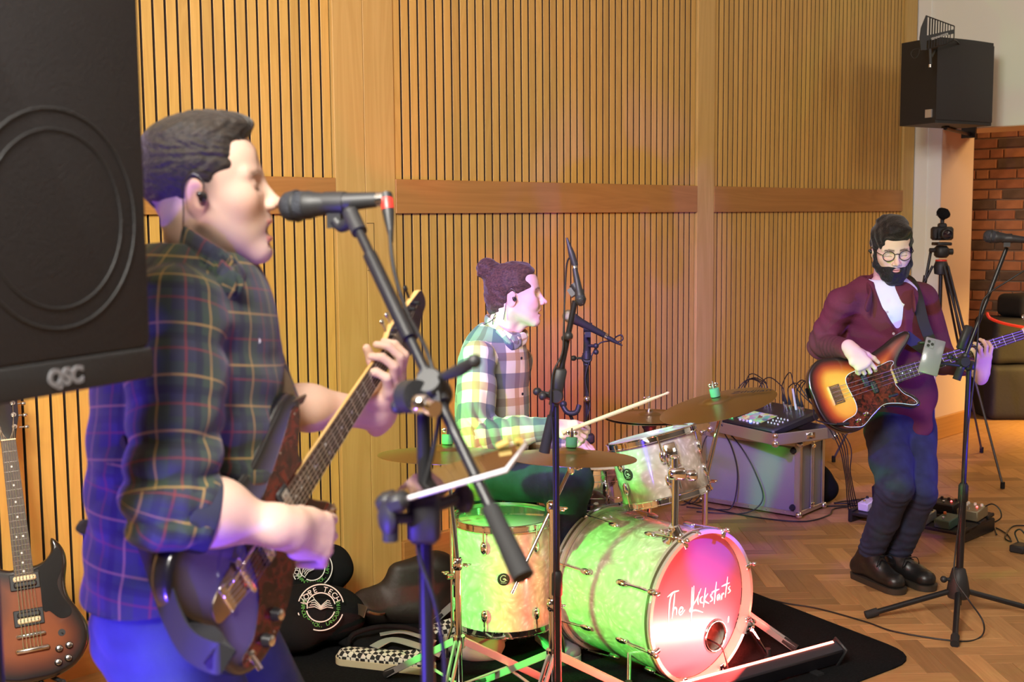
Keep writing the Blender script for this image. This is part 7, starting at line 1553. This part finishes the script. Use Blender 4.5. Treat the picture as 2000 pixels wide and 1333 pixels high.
# ================================================================ flight case and mixer
ALU = mat('aluminium_edge', (.62, .60, .58), .35, .9); PANEL = mat('grey_laminate', (.235, .225, .21), .6, bump=.15, bscale=400)
def flight_case():
    A = V3((5.600, 3.345, 0)); u = V3((-.08, .997, 0)).normalized(); v = V3((.997, .08, 0)).normalized(); Lx, Ly, H = .60, .30, .40; z0 = .012
    t = thing('flight_case', 'grey flight case with aluminium edges standing on the parquet', 'case', A+u*Lx/2+v*Ly/2); M = frame(A, x=v, y=u)
    b = MB(M); b.box((Ly/2, Lx/2, z0+H/2), (Ly-.012, Lx-.012, H-.012)); b.build('panel', PANEL, t, 0)
    for (x, y) in ((0, 0), (Ly, 0), (0, Lx), (Ly, Lx)):
        sx, sy = (1 if x == 0 else -1), (1 if y == 0 else -1); b = MB(M); b.box((x+sx*.014, y, z0+H/2), (.030, .006, H), bev=.002); b.box((x, y+sy*.014, z0+H/2), (.006, .030, H), bev=.002); b.build('corner_edge', ALU, t, 30)
    for z in (z0+.012, z0+H-.012):
        for (c, d) in (((Ly/2, 0, z), (Ly, .006, .024)), ((Ly/2, Lx, z), (Ly, .006, .024)), ((0, Lx/2, z), (.006, Lx, .024)), ((Ly, Lx/2, z), (.006, Lx, .024))): b = MB(M); b.box(c, d, bev=.002); b.build('edge', ALU, t, 30)
    for x in (.14, .16): b = MB(M); b.box((x, -.001, z0+H/2), (.012, .008, H-.03), bev=.002); b.build('door_edge', ALU, t, 30)
    for x in (0, Ly):
        for z in (z0+.008, z0+H-.008):
            for y in (0, Lx): b = MB(M); b.sphere((x, y, z), .019, n=12); b.build('ball_corner', CHROME, t, 180)
    for z in (z0+.045, z0+H-.045): b = MB(M); b.cyl((-.002, .035, z), (-.020, .035, z), .018, .013, n=14); b.build('rubber_bumper', RUBBER, t, 50)
    for x, z in ((.15, z0+.04), (.15, z0+H-.04)): b = MB(M); b.box((x, -.007, z), (.045, .008, .022), bev=.003); b.build('latch', CHROME, t, 50)
    for k in range(5): b = MB(M); b.sphere((-.003, .08+.11*k, z0+.012), .004); b.sphere((-.003, .08+.11*k, z0+H-.012), .004); b.build('rivet', NICKEL, t, 180)
    # tray with mixer
    N_ = FL(1514, 878, .415); u2 = (FL(1387, 848, .415)-N_); Lt = u2.length; u2 = u2.normalized(); v2 = V3((u2.y, -u2.x, 0)); v2 = v2 if v2.dot(RT) > 0 else -v2; Wt = .42; zt = z0+H+.022; M2 = frame(V3((N_.x, N_.y, zt)), x=v2, y=u2)
    t2 = thing('mixer_tray', 'shallow aluminium-edged tray on top of the flight case', 'tray', M2 @ V3((Wt/2, Lt/2, 0)))
    b = MB(M2); b.box((Wt/2, Lt/2, .004), (Wt, Lt, .008)); b.build('floor_panel', BLACKP, t2, 0)
    for (c, d) in (((Wt/2, 0, .030), (Wt, .008, .060)), ((Wt/2, Lt, .030), (Wt, .008, .060)), ((0, Lt/2, .030), (.008, Lt, .060)), ((Wt, Lt/2, .030), (.008, Lt, .060))): b = MB(M2); b.box(c, d, bev=.002); b.build('side', ALU, t2, 30)
    for x in (0, Wt):
        for y in (0, Lt): b = MB(M2); b.sphere((x, y, .008), .020); b.sphere((x, y, .050), .016); b.build('ball_corner', CHROME, t2, 180)
    b = MB(M2); b.box((.24, -.006, .03), (.06, .008, .035), bev=.003); b.build('latch', CHROME, t2, 50)
    mx = thing('mixing_desk', 'black digital mixer with a lit colour screen in the tray', 'mixer', M2 @ V3((.2, Lt/2, .01))); Mm = M2 @ Matrix.Translation((.20, Lt/2, .085)) @ Matrix.Rotation(math.radians(-13), 4, 'Y')
    b = MB(Mm); b.box((0, 0, 0), (.34, .42, .05), bev=.012); b.build('body', mat('mixer_black', (.02, .02, .02), .45), mx, 40)
    SCRN = mat('lit_screen', (.0, .0, .0), .2, emit=(.5, .5, .5), estr=1.1); nt = SCRN.node_tree; n = nt.nodes.new('ShaderNodeTexVoronoi'); n.distance = 'CHEBYCHEV'; n.inputs['Scale'].default_value = 34; r = nt.nodes.new('ShaderNodeHueSaturation'); r.inputs['Saturation'].default_value = .7; r.inputs['Value'].default_value = .55; tc = nt.nodes.new('ShaderNodeTexCoord'); nt.links.new(tc.outputs['Object'], n.inputs['Vector']); nt.links.new(n.outputs['Color'], r.inputs['Color']); nt.links.new(r.outputs[0], nt.nodes['Principled BSDF'].inputs['Emission Color'])
    b = MB(Mm); b.box((-.06, .03, .0262), (.12, .19, .002)); b.build('screen', SCRN, mx, 0)
    for k in range(6): b = MB(Mm @ Matrix.Translation((-.135, .085-.028*k, .025))); b.lathe([(.008, 0), (.007, .010), (0, .010)], 12); b.build('rotary_knob', WHITEP if k != 3 else mat('blue_led', (.2, .3, 1), .3, emit=(.15, .25, 1), estr=6), mx, 50)
    for k in range(2): b = MB(Mm); b.sphere((-.13, .16+.02*k, .028), .005); b.build('indicator', mat('green_led', (.1, 1, .3), .3, emit=(.1, 1, .3), estr=6) if 'green_led' not in MATS else MATS['green_led'], mx, 50)
    for i in range(3):
        for k in range(4): b = MB(Mm @ Matrix.Translation((-.10+.035*i, -.10-.025*k, .025))); b.lathe([(.005, 0), (.004, .008), (0, .008)], 8); b.build('small_knob', WHITEP, mx, 50)
    XS = [(.10, .15), (.10, .125), (.10, .10), (.13, .14), (.10, -.03), (.10, -.06), (.13, -.08), (.10, -.13), (.10, -.155), (.13, .02)]
    pgs = []
    for (x, y) in XS:
        b = MB(Mm @ Matrix.Translation((x, y, .025))); b.cur = 0; b.lathe([(.0095, 0), (.0095, .030), (.0085, .034)], 12); b.cur = 1; b.lathe([(.0085, .034), (.0095, .036), (.0075, .055), (.004, .075), (.0032, .085)], 12); b.build('cable_plug', [NICKEL, BLACKP], mx, 50); pgs.append(Mm @ V3((x, y, .108)))
    b = MB(); b.tube([Mm @ V3((.12, -.08, .02)), Mm @ V3((.12, -.08, .145))], .006, 8); b.build('wireless_stick', WHITEP, mx, 50)
    ends = [P(1400, 900, 6.72), P(1393, 930, 6.73), P(1410, 905, 6.6), P(1380, 960, 6.8), P(1610, 900, 6.95), P(1600, 868, 6.85)]
    for i, p in enumerate(pgs):
        if i < 5: pts = [p, p+UP*.05+u2*.03, p+u2*.16+UP*(.03+.01*i), M2 @ V3((.10+.05*i, Lt+.05, .05)), M2 @ V3((.02+.05*i, Lt+.09, -.10)), M2 @ V3((-.03+.05*i, Lt+.07, -.32)), M2 @ V3((-.10+.05*i, Lt+.10, -zt+.006)), M2 @ V3((-.15+.08*i, Lt+.30, -zt+.006))]
        else: pts = [p, p+UP*.045, p-u2*.06+UP*(.075+.01*(i-5)), p-u2*.13+UP*.02, M2 @ V3((.30+.02*i, -.03, -.01)), M2 @ V3((.40+.01*i, -.05, -.2)), M2 @ V3((.42+.02*i, -.03, -zt+.005)), M2 @ V3((.55, -.10-.02*i, -zt+.005))]
        lead(('cable looping from the mixer over the left side of the tray', 'cable looping from the mixer down behind the right side of the case')[i >= 5], pts, .003).__setitem__('group', ('cables off the left of the mixer', 'cables off the right of the mixer')[i >= 5])
    ad = thing('power_adapter', 'black power adapter resting on the right top corner of the case', 'adapter', M @ V3((.10, .05, z0+H))); b = MB(M); b.box((.085, .075, z0+H+.022), (.12, .07, .040), bev=.010); b.build('body', BLACKP, ad, 40)
    bagm = blob('stuff_sack', 'small black bag on the floor behind the flight case', 'bag', [(A+v*.42+u*.12+UP*.08, (.13, .13, .10), None), (A+v*.40+u*.1+UP*.16, (.08, .09, .07), None)], FABRIC_BLACK, .010, (.008, (15, 40), 3))
    lead('black cable running along the floor in front of the flight case', [M @ V3((-.03, .75, .005)), M @ V3((-.10, .5, .005)), M @ V3((-.13, .2, .005)), M @ V3((-.06, -.05, .005)), M @ V3((.15, -.10, .005)), M @ V3((.30, -.06, .005)), M @ V3((.42, -.10, .005)), M @ V3((.55, -.05, .005)), M @ V3((.70, -.16, .005))], .004)
    lead('black cable coiled on the floor right of the flight case', [M @ V3((.32, .02, .005)), M @ V3((.45, -.12, .005)), M @ V3((.55, -.16, .012)), M @ V3((.52, -.04, .005)), M @ V3((.40, -.02, .012)), M @ V3((.48, -.14, .018)), M @ V3((.62, -.08, .005)), M @ V3((.75, -.20, .005))], .004)
    lead('cable hanging down the front of the flight case', [M2 @ V3((-.01, Lt*.86, .05)), M @ V3((-.03, .40, .36)), M @ V3((-.022, .36, .20)), M @ V3((-.05, .37, .03)), M @ V3((-.10, .42, .006)), M @ V3((-.16, .60, .006))], .0035)
    lead('second cable hanging in a wide loop down the front of the flight case', [M2 @ V3((-.01, Lt*.80, .05)), M @ V3((-.03, .34, .36)), M @ V3((-.022, .25, .22)), M @ V3((-.03, .20, .08)), M @ V3((-.10, .28, .006)), M @ V3((-.22, .50, .006))], .0035)
flight_case()
# ================================================================ pedalboard
def pedalboard():
    a = FL(1655, 1020); b_ = FL(1880, 1064); X = (b_-a).normalized(); L = (b_-a).length; Y = UP.cross(X); Y = Y if Y.dot(FW) > 0 else -Y; Wd = .36; M = frame(a, x=X, y=Y); s = 1 if (M.to_3x3() @ V3((0, 0, 1))).z > 0 else -1
    M = frame(a, x=X, z=UP); yy = 1 if (M.to_3x3() @ V3((0, 1, 0))).dot(FW) > 0 else -1
    t = thing('pedalboard', 'black pedalboard on the floor behind the bass player\'s legs', 'pedalboard', a+X*L/2+Y*Wd/2)
    T = M @ Matrix.Translation((0, 0, .045)) @ Matrix.Rotation(math.radians(7*yy), 4, 'X')
    for k in range(4): b = MB(T); b.box((L/2, yy*(.04+.093*k), 0), (L, .070, .018), bev=.004); b.build('rail', BLACKM, t, 30)
    for x in (.012, L-.012): b = MB(M); b.box((x, yy*Wd/2, .035), (.024, Wd, .07), bev=.006); b.build('end_rail', BLACKM, t, 30)
    def pedal(name_, lab, x, y, w_, d_, h_, m, knobs, kn, rot=0, led=None, fs=True):
        Q = T @ Matrix.Translation((x, yy*y, .009)) @ Matrix.Rotation(rot, 4, 'Z'); p = thing('effects_pedal', lab, 'pedal', Q.translation)
        b = MB(Q); b.box((0, 0, h_/2), (w_, d_, h_), bev=.005); b.build('housing', m, p, 40)
        for i in range(knobs): b = MB(Q @ Matrix.Translation((-w_*.32+w_*.64*(i % 3 if knobs > 2 else i)/max(1, min(knobs, 3)-1 if knobs > 1 else 1), yy*(d_*.28-.022*(i//3)), h_))); b.lathe([(.008, 0), (.007, .011), (0, .011)], 12); b.build('knob', kn, p, 50)
        if fs: b = MB(Q); b.cyl((0, -yy*d_*.30, h_), (0, -yy*d_*.30, h_+.012), .007); b.build('footswitch', CHROME, p, 50)
        if led is not None: b = MB(Q); b.sphere((w_*.2, yy*d_*.05, h_+.001), .005); b.build('indicator', led, p, 50)
        return p
    RL = mat('red_indicator', (1, .1, .1), .3, emit=(1, .05, .05), estr=12); GL_ = MATS['green_led']; GREY = mat('pedal_grey', (.28, .30, .30), .4, .3); GOLD = mat('pedal_bronze', (.30, .26, .17), .4, .5); GRNP = mat('pedal_green', (.06, .12, .10), .4)
    pedal('a', 'pale grey pedal at the near edge of the pedalboard', L*.62, .07, .085, .12, .05, GREY, 2, BLACKP)
    pedal('b', 'dark green pedal with an orange knob on the pedalboard', L*.82, .07, .085, .12, .045, GRNP, 1, mat('orange_knob', (.8, .2, .05), .4))
    pedal('c', 'bronze pedal with four white knobs at the right of the pedalboard', L*.90, .24, .11, .12, .055, GOLD, 4, WHITEP, 0, RL)
    pedal('d', 'black pedal with glowing red display at the back of the pedalboard', L*.66, .27, .12, .10, .05, BLACKP, 3, BLACKP, 0, RL)
    pedal('e', 'small white pedal at the left end of the pedalboard', L*.10, .10, .06, .11, .045, WHITEP, 2, BLACKP)
    pedal('f', 'black wedge-shaped pedal standing at the far left of the pedalboard', L*.12, .28, .12, .14, .09, BLACKP, 2, BLACKP, .2, RL)
    pedal('g', 'black tuner pedal in the middle of the pedalboard', L*.40, .18, .08, .13, .05, BLACKP, 2, BLACKP, 0, GL_)
    q = T @ V3((L*.95, yy*.28, .05))
    lead('patch cable curling up at the right end of the pedalboard', [q, q+X*.05+UP*.03, q+X*.09+UP*.01, q+X*.10-UP*.03, q+X*.07-UP*.06], .0035)
    lead('cable trailing off to the right from the pedalboard', [V3((q.x, q.y, .006))+X*.08, FL(1945, 1032, .005), FL(1968, 1045, .005), FL(1975, 1058, .005), FL(1963, 1050, .005), FL(1980, 1028, .005), FL(2030, 1030, .005)], .0038)
    lead('lead from the flight case to the pedalboard', [V3((6.05, 3.30, .005)), V3((6.1, 3.1, .005)), V3((5.95, 3.0, .005)), V3((6.0, 2.95, .02)), T @ V3((L*.25, yy*.25, .02))], .0038)
    g = thing('floor_box', 'small black box with a cable loop at the right edge of the floor', 'box', FL(1992, 1075)); b = MB(frame(FL(1992, 1078)+UP*.018, x=X, z=UP)); b.box((0, 0, 0), (.07, .09, .036), bev=.006); b.tube(spline([(-.02, .03, .015), (-.04, .03, .06), (-.01, .02, .085), (.02, .03, .05)], 5), .004, 6); b.build('body', BLACKP, g, 40)
pedalboard()
# ================================================================ video camera on its tripod
def camera_tripod():
    ap = P(1838, 520, 7.62); c = V3((ap.x, ap.y, 0)); t = thing('camera_tripod', 'tall black camera tripod behind the bass player', 'tripod', c); hz = ap.z
    feet = [FL(1958, 955), FL(1917, 885), FL(1628, 903)]
    for ft in feet:
        d = (ft-c); top = V3((c.x, c.y, hz))+d.normalized()*.05; u = ft-top; sd = u.cross(UP).normalized()*.014
        for k, (t0, t1, r) in enumerate(((0, .46, .0085), (.44, 1.0, .0075))):
            if k == 0:
                for q in (-1, 1): b = MB(); b.cyl(top+u*t0+sd*q, top+u*t1+sd*q*.9, r, n=8); b.build('leg', BLACKM, t, 50)
            else:
                b = MB(); b.cyl(top+u*t0, ft+UP*.02, r, n=8); lg = b.build('leg', mat('tripod_grey', (.12, .12, .13), .35, .6) if 'tripod_grey' not in MATS else MATS['tripod_grey'], t, 50); b = MB(); b.cyl(ft+UP*.04-u.normalized()*.0, ft+UP*.002, .013); b.build('rubber_foot', RUBBER, lg, 50)
                b = MB(frame(top+u*.46, z=u)); b.box((0, 0, 0), (.045, .03, .05), bev=.006); b.build('leg_lock', BLACKP, t, 50)
    b = MB(Matrix.Translation((c.x, c.y, hz))); b.lathe([(0, -.06), (.04, -.05), (.045, .0), (.035, .03), (.03, .035)], 16); b.build('crown', BLACKP, t, 50); b = MB(Matrix.Translation((c.x, c.y, hz))); b.lathe([(.034, .030), (.036, .034), (.034, .040)], 16); b.build('red_ring', RED_P, t, 50)
    b = MB(); b.cyl((c.x, c.y, hz-.36), (c.x, c.y, hz-.05), .012); b.build('centre_column', BLACKM, t, 50)
    h0 = V3((c.x, c.y, hz)); b = MB(frame(h0+UP*.09, x=RT, z=UP)); b.box((0, 0, 0), (.075, .09, .075), bev=.015); b.cyl((-.04, 0, .01), (-.075, 0, .01), .014); b.cyl((.04, 0, 0), (.07, 0, 0), .020); b.box((0, 0, .05), (.09, .12, .02), bev=.004); b.build('fluid_head', BLACKP, t, 50)
    b = MB(); b.cyl(h0+UP*.09-RT*.05+FW*.05, h0-RT*.10-UP*.16+FW*.02, .009); b.cyl(h0-RT*.085-UP*.06+FW*.03, h0-RT*.105-UP*.19+FW*.02, .014); b.build('pan_handle', BLACKM, t, 50)
    k = thing('video_camera', 'black camera with a furry microphone on top, mounted on the tripod', 'camera', h0+UP*.15); Mc = frame(h0+UP*.205, x=RT*.98-FW*.1, z=UP)
    b = MB(Mc); b.box((0, 0, 0), (.130, .065, .085), bev=.012); b.box((-.05, -.02, 0), (.035, .06, .080), bev=.012); b.box((0, 0, .05), (.05, .05, .03), bev=.008); b.build('body', BLACKP, k, 40)
    yq = -1 if (Mc.to_3x3() @ V3((0, -1, 0))).dot(-FW) > 0 else 1; Ml = Mc @ frame((.012, yq*.03, -.004), z=(0, yq, 0)); b = MB(Ml); b.lathe([(.036, 0), (.036, .05), (.033, .06), (.028, .062), (.026, .05)], 20); ln = b.build('lens', BLACKP, k, 50); b = MB(Ml); b.lathe([(.027, .048), (.0, .054)], 20); b.build('lens_glass', mat('coated_glass', (.02, .01, .02), .03, coat=1), ln, 180)
    b = MB(Mc); b.cyl((0, 0, .06), (0, 0, .10), .012); b.tube(arc_pts(.036, .115, 20), .003, 6, closed=True, M=None); b.build('shock_mount', BLACKP, k, 50); s = SDF(h0+UP*.205-V3((.08, .08, 0)), h0+UP*.205+V3((.08, .08, .22)), .004); s.cap(h0+UP*.325-FW*.03, h0+UP*.335+FW*.02, .034, .03); s.noise(.003, (120, 260), 3); V, Fc = s.mesh(0); npmesh('windshield', V, Fc, FABRIC_BLACK, k)
camera_tripod()
# ================================================================ soft bags at the right edge
BAGM = mat('black_nylon', (.016, .014, .014), .7, bump=.3, bscale=50)
def soft_box(name, label, c, sx, sy, sz, yaw=0, seed=1, cat='bag', nz=.006):
    X = V3((math.cos(yaw), math.sin(yaw), 0)); Y = V3((-math.sin(yaw), math.cos(yaw), 0)); c = V3(c); s = SDF([c.x-sx-.1, c.y-sx-.1, c.z-.06], [c.x+sx+.1, c.y+sx+.1, c.z+sz+.06], .012)
    g = [s.lo[i]+s.h*np.arange(s.n[i], dtype=np.float32) for i in range(3)]; px, py, pz = g[0][:, None, None]-c.x, g[1][None, :, None]-c.y, g[2][None, None, :]-(c.z+sz/2); u = px*X.x+py*X.y; v = px*Y.x+py*Y.y; r = .05
    q = [np.abs(u)-sx/2+r, np.abs(v)-sy/2+r, np.abs(pz)-sz/2+r]; s.F = (np.sqrt(np.maximum(q[0], 0)**2+np.maximum(q[1], 0)**2+np.maximum(q[2], 0)**2)+np.minimum(np.maximum(np.maximum(q[0]+0*q[1]+0*q[2], q[1]+0*q[0]), q[2]), 0)-r).astype(np.float32)
    s.noise(nz, (8, 24), seed); V, Fc = s.mesh(2); t = thing(name, label, cat, c); npmesh('body', V, Fc, BAGM, t); return t
q = WX(2010, 700, 9.0); c0 = V3((9.55, 3.42, .0)); ya = math.radians(44.4)-math.pi/2
bx = FL(1985, 812)
soft_box('padded_bag', 'large black padded bag, bottom of the stack at the right edge', V3((bx.x, bx.y, .0)), .62, .5, .44, ya, 3)
soft_box('padded_bag', 'black bag with red piping in the middle of the right-hand stack', V3((bx.x, bx.y, .44)), .58, .46, .36, ya, 4)
pt_ = soft_box('padded_bag', 'small black bag tilted on top of the right-hand stack', V3((bx.x+.08, bx.y-.08, .80)), .46, .36, .18, ya+.2, 5)
b = MB(); b.tube(spline([P(1928, 612, 8.98), P(1934, 622, 8.95), P(1960, 632, 8.95), P(2000, 640, 8.96), P(2030, 646, 9.0)], 6), .011, 8); rp = b.build('piping', RED_P, bpy.data.objects['padded_bag.001'], 180)
